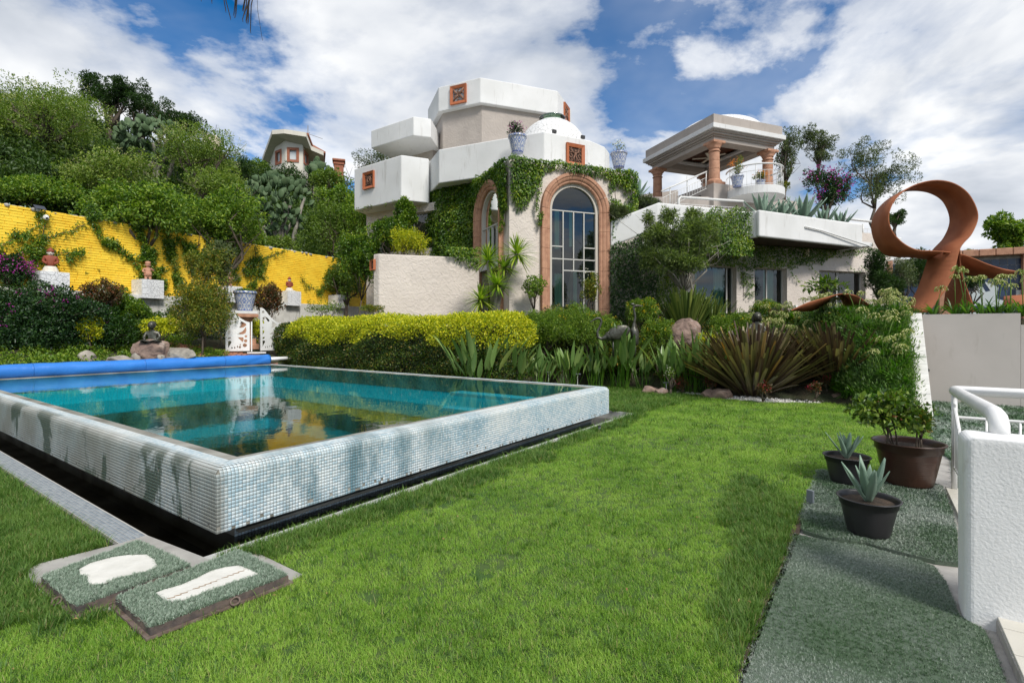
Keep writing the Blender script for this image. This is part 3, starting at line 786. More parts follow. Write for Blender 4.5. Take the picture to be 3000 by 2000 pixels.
TH20 = R(20); AD = Vector((math.cos(TH20), math.sin(TH20), 0)); BD = Vector((-0.42, 0.907, 0)).normalized()
C0 = Vector((-.076, 14.2, 0)); GZ = 1.6

house = thing('villa', 'white and beige villa with stacked angular balconies, domed tower and arched stone windows', 'house', (0, 17, GZ))
# --- tower walls
TLEN = 4.06
wA = panel('tower_wall', C0, AD, rect(0, TLEN, GZ, 6.2), [archpoly(2.03, .80, GZ + .3, 4.9)], .28, STUCCO, house)
nB = Vector((BD.x, BD.y, 0)); nBo = Vector((-BD.y, BD.x, 0))
if nBo.dot(Vector((-1, -1, 0))) < 0: nBo = -nBo
BLEN = 3.0; BC = 1.44
wB = panel('tower_wall', C0 , BD, rect(0, BLEN, GZ, 6.2), [archpoly(BC, .80, GZ - .0 + .05, 4.9)], .28, STUCCO, house, nrm=nBo)
# right flank of the tower
p1 = C0 + AD * TLEN
RD_ = Vector((-.342, .94, 0))
panel('tower_wall', p1, RD_, rect(0, 4.2, GZ, 6.2), [], .28, STUCCO, house, nrm=Vector((.94, .342, 0)))
mb = MB().prism([tuple((C0 + AD * .29 + BD * .3)[:2]), tuple((p1 - AD * .29 + RD_ * .3)[:2]), tuple((p1 - AD * .29 + RD_ * 4.1)[:2]), tuple((C0 + BD * 2.9)[:2])], 6.05, 6.19)
mb.build('roof_slab', WHITE, house)
mb = MB().prism([tuple((C0 + AD * .0 + BD * .3)[:2]), tuple((p1 + RD_ * .3)[:2]), tuple((p1 + RD_ * 4.1)[:2]), tuple((C0 + BD * 2.9)[:2])], GZ + .02, GZ + .25)
mb.build('floor_slab', pm('floor_tile', (0.25, 0.2, 0.15), .4), house)
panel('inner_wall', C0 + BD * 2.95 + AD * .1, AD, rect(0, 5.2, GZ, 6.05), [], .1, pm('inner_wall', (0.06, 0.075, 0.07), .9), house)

def stone_ring(side, O, xd, n, cx, ro, ri, z0, zs):
    """cantera surround: separate jamb blocks and voussoirs, with a moulded inner roll"""
    sur = bpy.data.objects.new('arch_surround', None); COL.objects.link(sur); sur.parent = house; sur.location = -ORG[house.name]; ORG[sur.name] = Vector((0, 0, 0))
    def prof_pts():
        # (radial fraction 0=inner 1=outer, depth outwards)
        return [(0.0, -.05), (0.0, .03), (.12, .06), (.28, .065), (.34, .09), (.46, .11), (.60, .12), (.70, .145), (1.0, .145), (1.0, -.05)]
    def pt(ang_or_z, fr, dep, jamb):
        if jamb: sgn, z = ang_or_z; a = cx + sgn * (ri + (ro - ri) * fr)
        else:
            r_ = ri + (ro - ri) * fr; a = cx + r_ * math.cos(ang_or_z); z = zs + r_ * math.sin(ang_or_z)
        return O + xd * a + Vector((0, 0, z)) + n * dep
    def seg(params, jamb):
        V = []; Fc = []; pr = prof_pts(); m = len(pr)
        for q in params:
            for fr, dp in pr: V.append(pt(q, fr, dp, jamb))
        for i in range(len(params) - 1):
            for k in range(m):
                l = (k + 1) % m; Fc.append((i * m + k, i * m + l, (i + 1) * m + l, (i + 1) * m + k))
        Fc.append(tuple(range(m))); Fc.append(tuple((len(params) - 1) * m + k for k in range(m - 1, -1, -1)))
        me = bpy.data.meshes.new('stone'); me.from_pydata([tuple(v) for v in V], [], Fc); me.update()
        bm = bmesh.new(); bm.from_mesh(me); bmesh.ops.recalc_face_normals(bm, faces=bm.faces); bm.to_mesh(me); bm.free()
        link('stone', me, CANTERA, sur)
    for sgn in (-1, 1):
        zz = z0; 
        while zz < zs - .05:
            z2 = min(zz + random.uniform(.52, .62), zs)
            if zs - z2 < .2: z2 = zs
            seg([(sgn, zz + .004), (sgn, z2 - .004)], True); zz = z2
    nv = 7
    for k in range(nv):
        a0 = math.pi * k / nv + .006; a1 = math.pi * (k + 1) / nv - .006
        seg([a0 + (a1 - a0) * j / 5 for j in range(6)], False)
nA = Vector((AD.y, -AD.x, 0))
stone_ring('A', C0, AD, nA, 2.03, 1.09, .80, GZ - .1, 4.9)
stone_ring('B', C0, BD, nBo, BC, 1.05, .78, GZ - .1, 4.9)
CREAM = pm('cream_trim', (0.50, 0.46, 0.40), .7)
def arched_window(O, xd, n, cx, r, z0, zs, bars_v, bars_h, name='arched_window'):
    root = panel(name, O - n * .04, xd, archpoly(cx, r, z0, zs), [archpoly(cx, r - .09, z0 + .05, zs)], .10, CREAM, house, nrm=n)
    def at(a, z, d=0): return O + xd * a + Vector((0, 0, z)) - n * (.09 + d)
    rr = r - .09
    bb = 0.016
    def bar(a0, z0_, a1, z1_):
        mb = MB(); p, q = at(a0, z0_), at(a1, z1_); c = (p + q) / 2; l = (q - p).length
        M = Matrix((xd, n, Vector((0, 0, 1)))).transposed()
        if abs(a1 - a0) > abs(z1_ - z0_): mb.box(c, (l, .05, bb * 2), M=M)
        else: mb.box(c, (bb * 2, .046, l), M=M)
        mb.build('muntin', ALU, root)
    for a, za, zb in bars_v: bar(cx + a, za, cx + a, zb)
    for z, a, b in bars_h: bar(cx + a, z, cx + b, z)
    # panes: one glass sheet per field between full-height rails
    zs_ = sorted({z0 + .05, zs} | {z for z, a, b in bars_h if b - a > 1.1 * rr})
    for za, zb in zip(zs_[:-1], zs_[1:]):
        for s0, s1 in ((-rr, 0), (0, rr)):
            mb = MB(); mb.add([at(cx + s0, za, .01), at(cx + s1, za, .01), at(cx + s1, zb, .01), at(cx + s0, zb, .01)], [(0, 1, 2, 3)]); mb.build('pane', GLASS, root)
    mb = MB(); pts = [(cx + rr * math.cos(math.pi * k / 20), zs + rr * math.sin(math.pi * k / 20)) for k in range(21)]
    mb.add([at(a, z, .01) for a, z in pts], [tuple(range(21))]); mb.build('pane', GLASS, root)
    return root
rr = .71
arched_window(C0, AD, nA, 2.03, .80, GZ + .3, 4.9, [(0, 3.53, 4.9), (-.34, GZ + .3, 4.9), (.34, GZ + .3, 4.9), (0, 3.17, 3.5)],
              [(4.9, -rr, rr), (3.5, -rr, rr), (3.86, -rr, -.34), (3.86, .34, rr), (3.17, -.34, rr)])
arched_window(C0, BD, nBo, BC, .80, 3.4, 4.9, [(0, 3.4, 4.6), (-.34, 3.4, 4.6), (.34, 3.4, 4.6)], [(4.6, -rr, rr), (3.46, -rr, rr)])
# curtains and a few lit pieces of the room behind the big window
def curtain(parent, O, xd, a0, a1, z0, z1, col, amp=.035, name='curtain'):
    V = []; Fc = []; n_ = int((a1 - a0) / .03); nn_ = Vector((xd.y, -xd.x, 0))
    for i in range(n_ + 1):
        a = a0 + (a1 - a0) * i / n_; d = amp * math.sin(a * 55) + .3 * amp * math.sin(a * 23)
        for z in (z0, z1): V.append(O + xd * a + nn_ * d + Vector((0, 0, z)))
    for i in range(n_): Fc.append((2 * i, 2 * i + 2, 2 * i + 3, 2 * i + 1))
    return MB().add(V, Fc).build(name, col, parent, smooth=True)
CURT = pm('pale_curtain', (0.45, 0.62, 0.55), .8)
for a0, a1, z0, z1 in ((1.72, 1.90, 3.9, 5.1), (2.2, 2.34, 4.0, 5.1), (1.72, 2.02, GZ + .3, 3.15), (2.38, 2.5, GZ + .3, 3.3)):
    curtain(house, C0 - nA * .75, AD, a0, a1, z0, z1, CURT)
# tree branch leaning inside the window
MB().tube([C0 + AD * 2.2 - nA * .9 + Vector((0, 0, GZ + .3)), C0 + AD * 2.35 - nA * .9 + Vector((0, 0, 2.9)), C0 + AD * 2.5 - nA * .9 + Vector((0, 0, 3.6))], [.10, .07, .04], 8).build('indoor_branch', pm('pale_branch', (.25, .2, .14), .8), house, smooth=True)
# dark doorway in the lower part of the left arch
panel('door_lintel', C0 + nBo * .02, BD, rect(.62, 2.26, 3.28, 3.42), [], .3, WHITE, house, nrm=nBo)

# --- parapets and balconies (white bands)
def band(poly, z0, z1, name='parapet', bev=.035, mat=WHITE):
    return MB().prism(poly, z0, z1).build(name, mat, house, bevel=bev, seg=3)
P1 = [(-3.12, 18.5), (-2.42, 16.85), (.968, 15.32), (2.47, 16.06), (3.02, 16.6), (3.28, 17.17), (3.5, 19.4), (.6, 21.0), (-3.0, 21.0)]
band(P1, 6.28, 7.4)
P4 = [(-5.85, 18.9), (-3.77, 17.37), (-2.9, 17.75), (-2.9, 20.5), (-4.5, 22.5)]
band(P4, 5.86, 7.4)
P2 = [(-3.68, 22.3), (-2.93, 20.3), (-1.2, 19.5), (1.85, 20.6), (2.6, 22.4), (1.7, 25.2), (-1.5, 26), (-3.2, 25)]
band(P2, 10.13, 11.1)
def inset(poly, d):
    cx = sum(p[0] for p in poly) / len(poly); cy = sum(p[1] for p in poly) / len(poly)
    return [(cx + (x - cx) * (1 - d), cy + (y - cy) * (1 - d)) for x, y in poly]
D2 = inset(P2, .07); D2[0] = (-3.45, 22.3)
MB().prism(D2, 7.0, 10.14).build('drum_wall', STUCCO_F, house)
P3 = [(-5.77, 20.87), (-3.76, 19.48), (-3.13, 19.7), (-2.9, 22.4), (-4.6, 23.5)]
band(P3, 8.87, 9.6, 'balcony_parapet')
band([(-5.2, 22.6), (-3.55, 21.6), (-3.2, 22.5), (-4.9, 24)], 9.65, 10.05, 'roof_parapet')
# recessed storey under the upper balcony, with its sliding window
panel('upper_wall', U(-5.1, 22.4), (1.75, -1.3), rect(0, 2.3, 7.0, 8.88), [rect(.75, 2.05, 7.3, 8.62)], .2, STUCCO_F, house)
def flat_window(O, xd, a0, a1, z0, z1, splits, parent, dep=.12, curt=None, fr=.035, dark=True, name='window'):
    xd = Vector((xd[0], xd[1], 0)).normalized(); n = Vector((xd.y, -xd.x, 0)); O = Vector((O[0], O[1], 0)) - n * dep
    root = panel(name, O, xd, rect(a0 + .002, a1 - .002, z0 + .002, z1 - .002), [rect(a0 + fr, a1 - fr, z0 + fr, z1 - fr)], .06, ALU, parent)
    xs = [a0] + list(splits) + [a1]
    for s_ in splits:
        mb = MB(); M = Matrix((xd, n, Vector((0, 0, 1)))).transposed()
        mb.box(O + xd * s_ - n * .03 + Vector((0, 0, (z0 + z1) / 2)), (fr * 1.3, .05, z1 - z0 - 2 * fr), M=M); mb.build('mullion', ALU, root)
    for q0, q1 in zip(xs[:-1], xs[1:]):
        mb = MB(); e = O - n * .035
        mb.add([e + xd * (q0 + .01) + Vector((0, 0, z0 + .01)), e + xd * (q1 - .01) + Vector((0, 0, z0 + .01)), e + xd * (q1 - .01) + Vector((0, 0, z1 - .01)), e + xd * (q0 + .01) + Vector((0, 0, z1 - .01))], [(0, 1, 2, 3)])
        mb.build('pane', GLASS, root)
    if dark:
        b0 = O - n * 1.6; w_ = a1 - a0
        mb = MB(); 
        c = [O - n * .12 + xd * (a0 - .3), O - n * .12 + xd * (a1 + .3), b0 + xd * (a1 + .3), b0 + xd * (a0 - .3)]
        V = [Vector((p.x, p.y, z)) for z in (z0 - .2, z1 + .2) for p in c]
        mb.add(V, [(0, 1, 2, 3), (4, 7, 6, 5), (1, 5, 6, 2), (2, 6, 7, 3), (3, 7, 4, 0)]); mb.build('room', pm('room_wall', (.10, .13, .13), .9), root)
    if curt:
        for c0, c1 in curt: curtain(root, O - n * .35, xd, c0, c1, z0, z1, CURT)
    return root
flat_window(U(-5.1, 22.4), (1.75, -1.3), .75, 2.05, 7.3, 8.62, [1.25], house)
# storey under the lower left balcony: pier, big pane, ivy side
panel('lower_wall', U(-5.55, 19.45), (2.2, -1.35), rect(0, 4.2, GZ, 5.88), [rect(.62, 3.4, 4.3, 5.6)], .25, STUCCO, house)
flat_window(U(-5.55, 19.45), (2.2, -1.35), .62, 3.4, 4.3, 5.6, [2.3], house)
mb = MB().prism([(-5.6, 19.6), (-4.4, 22.0), (-4.2, 22.2), (-5.2, 22.2)], GZ, 5.87); mb.build('side_wall', STUCCO, house)
# wall carrying the ivy between the tower and the balcony
panel('ivy_wall', U(-2.35, 17.55), (1.25, -.75), rect(0, 1.6, GZ, 6.3), [], .25, STUCCO, house)
panel('ivy_wall', U(-3.2, 18.6), (.85, -1.05), rect(0, 1.35, GZ, 6.3), [], .25, STUCCO, house)
# --- dome with glazed ring
DOME = pm('broken_tile_dome', (0.74, 0.74, 0.73), 0.35)
def crackle(m, scale, groutc=(0.30, 0.30, 0.29), w0=0.0, w1=0.05):
    t = m.node_tree; b = t.nodes['Principled BSDF']; g = t.nodes.new('ShaderNodeNewGeometry')
    v = t.nodes.new('ShaderNodeTexVoronoi'); v.feature = 'DISTANCE_TO_EDGE'; v.inputs['Scale'].default_value = scale
    t.links.new(g.outputs['Position'], v.inputs['Vector'])
    c = ramp(t, v.outputs['Distance'], [(w0, groutc), (w1, (0.74, 0.74, 0.73))]); t.links.new(c, b.inputs['Base Color'])
    h = ramp(t, v.outputs['Distance'], [(w0, 0.0), (w1, 1.0)])
    bp = N(t, 'ShaderNodeBump', i_Strength=0.6, i_Distance=0.01); t.links.new(h, bp.inputs['Height']); t.links.new(bp.outputs[0], b.inputs['Normal'])
crackle(DOME, 7.0)
def dome(c, r, h, name='dome', parent=house, n=48):
    pr = [(r * math.cos(R(90) * k / 14), h * math.sin(R(90) * k / 14)) for k in range(15)]
    pr[-1] = (0.001, h)
    return MB().lathe([(r, -.5)] + pr, n, c).build(name, DOME, parent, smooth=True)
d_ = dome((1.36, 17.3, 7.42), 1.16, 1.12)
MB().lathe([(.40, 8.42), (.42, 8.56), (.45, 8.58), (.45, 8.62), (.38, 8.66), (.02, 8.68)], 28, (1.36, 17.3, 0)).build('skylight', glassmat('green_glass', (.45, .6, .5), 1.2), d_, smooth=True)
MB().lathe([(.43, 8.40), (.46, 8.42), (.46, 8.46), (.43, 8.47)], 28, (1.36, 17.3, 0)).build('skylight_rim', METALW, d_, smooth=True)
# carved clay screens in orange frames
def carved(O, xd, size, style, parent=house):
    """O = centre on the wall face; square frame with raised moulding, a dark back and a carved relief"""
    xd = Vector((xd[0], xd[1], 0)).normalized(); n = Vector((xd.y, -xd.x, 0)); O = Vector(O); h = size / 2; fw = size * .15
    root = bpy.data.objects.new('carved_panel', None); COL.objects.link(root); root.parent = parent; root.location = -ORG[parent.name]; ORG[root.name] = Vector((0, 0, 0))
    M = Matrix((xd, n, Vector((0, 0, 1)))).transposed()
    Ob = O - Vector((0, 0, 0))
    def pl(a, z, d): return O + xd * a + n * d + Vector((0, 0, z))
    for (q0, q1, q2, q3) in (((-h, -h), (h, -h), (h - fw, -h + fw), (-h + fw, -h + fw)), ((h, -h), (h, h), (h - fw, h - fw), (h - fw, -h + fw)),
                             ((h, h), (-h, h), (-h + fw, h - fw), (h - fw, h - fw)), ((-h, h), (-h, -h), (-h + fw, -h + fw), (-h + fw, h - fw))):
        V = [pl(*q0, .0), pl(*q1, .0), pl(*q2, .0), pl(*q3, .0), pl(*q0, .075), pl(*q1, .075), pl(*q2, .04), pl(*q3, .04)]
        MB().add(V, [(4, 5, 6, 7), (0, 1, 5, 4), (1, 2, 6, 5), (2, 3, 7, 6), (3, 0, 4, 7)]).build('frame_strip', TERRA, root)
    k = h - fw
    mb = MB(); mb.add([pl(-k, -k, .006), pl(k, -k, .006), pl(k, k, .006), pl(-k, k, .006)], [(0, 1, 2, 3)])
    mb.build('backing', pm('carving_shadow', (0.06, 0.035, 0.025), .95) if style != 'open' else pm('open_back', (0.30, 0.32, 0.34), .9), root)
    mb = MB()
    def curl(cx, cz, r, a0, a1, rad, n_=12): mb.tube([pl(cx + r * (1 - .35 * i / n_) * math.cos(a0 + (a1 - a0) * i / n_), cz + r * (1 - .35 * i / n_) * math.sin(a0 + (a1 - a0) * i / n_), .02) for i in range(n_ + 1)], rad, 6)
    if style == 'open':
        for sx in (-1, 1):
            for sz in (-1, 1):
                mb.tube([pl(0, 0, .02), pl(sx * k * .5, sz * k * .35, .03), pl(sx * k * .95, sz * k * .95, .02)], [k * .08, k * .2, k * .1], 8)
        mb.tube([pl(k * .3 * math.cos(q), k * .3 * math.sin(q), .03) for q in [2 * math.pi * i / 12 for i in range(12)]], k * .07, 6, closed=True)
        for sx in (-1, 1):
            curl(sx * k * .55, 0, k * .3, 0, 4.5, k * .07); curl(0, sx * k * .6, k * .25, 1, 5.5, k * .07)
    elif style == 'round':
        mb.tube([pl(k * .55 * math.cos(q), k * .62 * math.sin(q), .02) for q in [2 * math.pi * i / 18 for i in range(18)]], k * .1, 6, closed=True)
        mb.tube([pl(k * .28 * math.cos(q), k * .34 * math.sin(q), .035) for q in [2 * math.pi * i / 14 for i in range(14)]], k * .09, 6, closed=True)
        for sx in (-1, 1):
            for sz in (-1, 1): curl(sx * k * .72, sz * k * .72, k * .2, sx, sx + 5, k * .06)
    else:
        mb.ellipsoid(pl(0, k * .1, .03), (k * .2, k * .12, k * .3)); mb.ellipsoid(pl(0, k * .5, .04), (k * .15, k * .12, k * .16))
        for sx in (-1, 1):
            mb.tube([pl(0, 0, .02), pl(sx * k * .25, -k * .45, .03), pl(sx * k * .2, -k * .9, .02)], k * .09, 6)
            mb.tube([pl(0, k * .25, .03), pl(sx * k * .4, k * .3, .03), pl(sx * k * .5, k * .7, .02)], k * .08, 6)
            for cz, r_ in ((-.7, .22), (-.15, .26), (.42, .2), (.8, .15)): curl(sx * k * .68, k * cz, k * r_, 0 if sx > 0 else 3, (5 if sx > 0 else 8), k * .065)
    mb.build('carving', CARVE, root, smooth=True)
    return root
def on_edge(a, b, u, z, off=.0):
    """point of the vertical face a-b seen in column u"""
    a, b = Vector((*a, 0)), Vector((*b, 0)); k = (u - 1500) / F; d = b - a
    s_ = (k * a.y - a.x) / (d.x - k * d.y); p = a + d * s_; n = Vector((d.y, -d.x, 0)).normalized()
    return Vector((p.x, p.y, z)) + n * off
carved(on_edge(P1[2], P1[3], 1684, 6.85), U(*P1[3]) - U(*P1[2]), .66, 'figure')
carved(on_edge(P4[0], P4[1], 1082, 6.83), U(*P4[1]) - U(*P4[0]), .60, 'round')
carved(on_edge(P2[1], P2[2], 1344, 10.62), U(*P2[2]) - U(*P2[1]), .72, 'open')
carved(on_edge(P2[3], P2[4], 1658, 10.62), U(*P2[4]) - U(*P2[3]), .72, 'open')
# floodlights on the parapet and a lamp under the soffit
for u in (1630, 1714):
    p = on_edge(P1[2], P1[3], u, 7.42, -.12)
    mb = MB().box(p + Vector((0, 0, .09)), (.13, .06, .10), R(25)); mb.tube([p, p + Vector((0, 0, .06))], .012, 6); mb.build('floodlight', BLACKM, house)

# ------------------------------------------------------------------ low beige garden wall in front of the villa
lw = thing('garden_wall', 'low beige rough plaster garden wall below the left balcony', 'wall', (-2.4, 15, GZ))
LW = [(-3.78, 14.49), (-1.04, 15.3), (-1.1, 15.5), (-3.83, 14.72)]
MB().prism([(-3.78, 14.49), (-.98, 15.32), (-1.04, 15.54), (-3.86, 14.74), (-3.98, 14.62)], 1.2, lambda p: 3.60).build('wall', STUCCO, lw, bevel=.03)
carved((-3.97, 14.66, 3.3), (.25, -.35), .30, 'round', lw)

# ------------------------------------------------------------------ right wing
wing = thing('guest_wing', 'beige single storey guest wing with ivy and wide sliding windows under a white terrace', 'house', (8, 18, GZ))
FD = Vector((math.cos(R(17)), math.sin(R(17)), 0)); F0 = Vector((4.3, 16.45, 0)); 
def fs_(u):      # distance along the facade of column u
    k = (u - 1500) / F; return (k * F0.y - F0.x) / (FD.x - k * FD.y)
W1, W2, W3 = (fs_(2036), fs_(2158)), (fs_(2211), fs_(2306)), (fs_(2400), fs_(2536))
ZTW = 3.62
FL = fs_(2609)
panel('facade', F0, FD, rect(0, FL, GZ - .3, 4.62), [rect(*W1, GZ + .1, ZTW), rect(*W2, GZ + .1, ZTW), rect(*W3, GZ + .1, ZTW)], .3, STUCCO, wing)
flat_window(F0, FD, *W1, GZ + .1, ZTW, [W1[0] + (W1[1] - W1[0]) * .86], wing, .2, [(W1[0] + .1, W1[0] + .5), (W1[1] - .5, W1[1] - .1)])
flat_window(F0, FD, *W2, GZ + .1, ZTW, [(W2[0] + W2[1]) / 2], wing, .2, [(W2[1] - .55, W2[1] - .1)])
flat_window(F0, FD, *W3, GZ + .1, ZTW, [(W3[0] * .52 + W3[1] * .48)], wing, .2, [(W3[0] + .3, W3[0] + .7)])
# upper slice of wall stepping back at the right end
panel('upper_wall', F0 + FD * (fs_(2470)), FD, rect(0, FL - fs_(2470), 4.62, 5.1), [], .3, STUCCO, wing)
pE = F0 + FD * FL; panel('end_wall', pE, Vector((-FD.y, FD.x, 0)), rect(0.01, 5, GZ - .3, 4.62), [], .25, STUCCO, wing, nrm=FD)
# white terrace parapet: left wing and overhang
Q0, Q1, Q2 = (3.34, 17.6), (4.29, 15.05), (7.5, 16.2)
T1 = [(2.92, 15.16), Q1, Q2, (7.4, 16.75), (4.6, 15.75), (4.2, 15.35), (2.95, 15.30)]
zsl = lambda p: min(0.0, (p[0] - 4.29) * .38)
MB().prism(T1, lambda p: 4.42 + zsl(p), lambda p: 5.2 + zsl(p)).build('terrace_parapet', WHITE, wing, bevel=.06, seg=4)
MB().prism([(4.2, 17.5), (4.3, 15.12), (7.5, 16.25), (13, 18.4), (12, 22), (4, 21)], 4.44, 4.60).build('terrace_slab', WHITE, wing)
MB().prism([(2.93, 15.17), (4.27, 15.065), (4.29, 15.34), (2.96, 15.29)], GZ - .3, lambda p: 4.41 + zsl(p)).build('wing_wall', STUCCO, wing)
# big planter box
B0, B1 = Vector((7.74, 15.95)), Vector((12.45, 18.1)); bd = (B1 - B0).normalized(); bn = Vector((-bd.y, bd.x))
PB = [tuple(B0), tuple(B1), tuple(B1 + bn * 1.2), tuple(B0 + bn * 1.2 - bd * .25)]
mb = MB(); wth = .14
def q2(a, b_): return tuple(B0 + bd * a + bn * b_)
LB = (B1 - B0).length
mb.prism([q2(0, 0), q2(LB, 0), q2(LB, wth), q2(0, wth)], 4.36, 5.2)
pl_ = mb.build('planter_box', WHITE, wing, bevel=.05, seg=4)
for poly in ([q2(0.0, wth + .002), q2(wth, wth + .002), q2(wth - .25, 1.25), q2(-.25, 1.25)], [q2(LB - wth, wth + .002), q2(LB, wth + .002), q2(LB, 1.25), q2(LB - wth, 1.25)]):
    MB().prism(poly, 4.36, 5.199).build('planter_box', WHITE, wing, bevel=.03)
MB().prism([q2(.1, .1), q2(LB - .1, .1), q2(LB - .1, 1.3), q2(-.1, 1.3)], 4.38, 5.06).build('planter_soil', SOIL, wing)
mb = MB(); e0, e1 = B0 + bd * 2.1 - bn * .045, B0 + bd * LB - bn * .09
mb.tube([Vector((*(B0 + bd * 2.1), 4.83)), Vector((*e0, 4.83)), Vector((*(e0 + bd * .8), 4.77)), Vector((*(e1 + bd * .2), 4.42))], .022, 8); mb.build('conduit', RAIL, wing, smooth=True)
# wall lamp and switch plate
for uu, zz, sx, sz, mt in ((2360, 4.28, .13, .42, 'l'), (2328, 2.1 + .15, .11, .15, 's')):
    p = F0 + FD * fs_(uu) + Vector((0, 0, zz)) ; n_ = Vector((FD.y, -FD.x, 0)); M = Matrix((FD, n_, Vector((0, 0, 1)))).transposed()
    mb = MB().box(p + n_ * .05, (sx, .1, sz), M=M)
    mb.build('wall_lamp' if mt == 'l' else 'switch_box', pm('lamp_shade', (.75, .6, .4), .3) if mt == 'l' else METALW, wing, bevel=.01)

# ------------------------------------------------------------------ roof pavilion with cantera columns
pav = thing('pavilion', 'open roof pavilion with pink stone columns, dark timber ceiling and white dome', 'pavilion', (9, 23, 7))
G0, GR, GL = Vector((8.1, 20.5)), Vector((11.77, 21.9)), Vector((6.36, 24.95))
gx = (GR - G0).normalized(); gy = Vector((-gx.y, gx.x)); LX = (GR - G0).length; LY = (GL - G0).length
def g2(a, b_): return tuple(G0 + gx * a + gy * b_)
def ringband(o, wdt, z0, z1, name, mat, bev=.0):
    for poly in ([g2(o, o), g2(LX - o, o), g2(LX - o - wdt, o + wdt), g2(o + wdt, o + wdt)], [g2(LX - o, o), g2(LX - o, LY - o), g2(LX - o - wdt, LY - o - wdt), g2(LX - o - wdt, o + wdt)],
                 [g2(LX - o, LY - o), g2(o, LY - o), g2(o + wdt, LY - o - wdt), g2(LX - o - wdt, LY - o - wdt)], [g2(o, LY - o), g2(o, o), g2(o + wdt, o + wdt), g2(o + wdt, LY - o - wdt)]):
        MB().prism(poly, z0, z1).build(name, mat, pav, bevel=bev)
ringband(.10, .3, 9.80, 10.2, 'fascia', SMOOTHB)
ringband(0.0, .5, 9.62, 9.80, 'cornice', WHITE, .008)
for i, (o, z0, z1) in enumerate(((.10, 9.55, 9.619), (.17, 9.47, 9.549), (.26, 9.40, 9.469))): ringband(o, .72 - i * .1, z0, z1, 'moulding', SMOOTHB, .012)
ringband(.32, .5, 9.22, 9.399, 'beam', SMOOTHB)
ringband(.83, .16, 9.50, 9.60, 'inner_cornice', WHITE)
MB().prism([g2(.3, .3), g2(LX - .3, .3), g2(LX - .3, LY - .3), g2(.3, LY - .3)], 10.08, 10.18).build('roof_slab', WHITE, pav)
TIM = pm('timber', (0.11, 0.033, 0.012), .5, (0.06, 0.018, 0.008), 6, stretch=(1, 1, 1), bump=.3, bscale=20)
nb = 30
for i in range(nb):
    a = .85 + (LX - 1.7) * i / nb; a2 = .85 + (LX - 1.7) * (i + .93) / nb
    MB().prism([g2(a, .85), g2(a2, .85), g2(a2, LY - .85), g2(a, LY - .85)], 9.72, 9.75 + .004 * (i % 2)).build('plank', TIM, pav)
MB().prism([g2(.8, .8), g2(LX - .8, .8), g2(LX - .8, LY - .8), g2(.8, LY - .8)], 9.77, 9.80).build('ceiling_board', TIM, pav)
cpos = G0 + gx * (LX / 2) + gy * (LY / 2)
dome((cpos.x + .45, cpos.y, 10.1), 1.95, .95, parent=pav)
# ceiling fan
fan = MB(); c = Vector((*cpos, 9.35)) ; fan.tube([c + Vector((0, 0, .4)), c], .02, 8); fan.lathe([(0, .06), (.12, .05), (.14, 0), (.09, -.08), (0, -.1)], 16, tuple(c)); fm = pm('fan', (.6, .55, .45), .4)
fo = fan.build('ceiling_fan', fm, pav, smooth=True)
for k in range(5):
    q = k * 2 * math.pi / 5 + .4; d = Vector((math.cos(q), math.sin(q), 0)); s_ = Vector((-d.y, d.x, 0))
    V = [c + d * .12 - s_ * .05, c + d * .12 + s_ * .05, c + d * .75 + s_ * .075, c + d * .75 - s_ * .075]
    MB().add([v + Vector((0, 0, .0)) for v in V] + [v + Vector((0, 0, .012)) for v in V], [(0, 3, 2, 1), (4, 5, 6, 7), (0, 1, 5, 4), (1, 2, 6, 5), (2, 3, 7, 6), (3, 0, 4, 7)]).build('blade', fm, fo)
def column(c, z0, z1, r=.21):
    root = bpy.data.objects.new('column', None); COL.objects.link(root); root.parent = pav; root.location = -ORG[pav.name]; ORG[root.name] = Vector((0, 0, 0))
    h = z1 - z0; cc = (c[0], c[1], 0); ang = math.atan2(gx.y, gx.x)
    MB().box((c[0], c[1], z0 + .06), (.62, .62, .12), ang).build('plinth', CANTERA, root, bevel=.015)
    MB().lathe([(.30, z0 + .12), (.31, z0 + .16), (.29, z0 + .20), (.25, z0 + .22), (.235, z0 + .27)], 28, cc).build('base', CANTERA, root, smooth=True)
    zs = [z0 + .27, z0 + .27 + (h - .7) * .36, z0 + .27 + (h - .7) * .68, z1 - .42]
    for a, b_ in zip(zs[:-1], zs[1:]):
        ra = r * (1.08 - .14 * (a - z0) / h); rb = r * (1.08 - .14 * (b_ - z0) / h)
        MB().lathe([(0, a + .003), (ra - .008, a + .003), (ra, a + .012), (rb, b_ - .012), (rb - .008, b_ - .003), (0, b_ - .003)], 28, cc).build('drum', CANTERA, root, smooth=False)
    rt = r * .95
    MB().lathe([(rt, z1 - .42), (rt + .04, z1 - .405), (rt + .04, z1 - .38), (rt, z1 - .365), (rt, z1 - .28), (rt + .035, z1 - .27), (rt + .035, z1 - .25), (rt + .02, z1 - .24), (rt + .10, z1 - .15), (rt + .12, z1 - .11), (rt + .12, z1 - .10)], 28, cc).build('capital', CANTERA, root, smooth=True)
    MB().box((c[0], c[1], z1 - .05), (.62, .62, .10), ang).build('abacus', CANTERA, root, bevel=.012)
FLZ = 7.42
for a, b_ in ((.5, .5), (LX - .5, .5), (.5, LY - .5), (LX - .5, LY - .5)): column(g2(a, b_), FLZ if (a, b_) != (LX - .5, .5) else FLZ, 9.22)
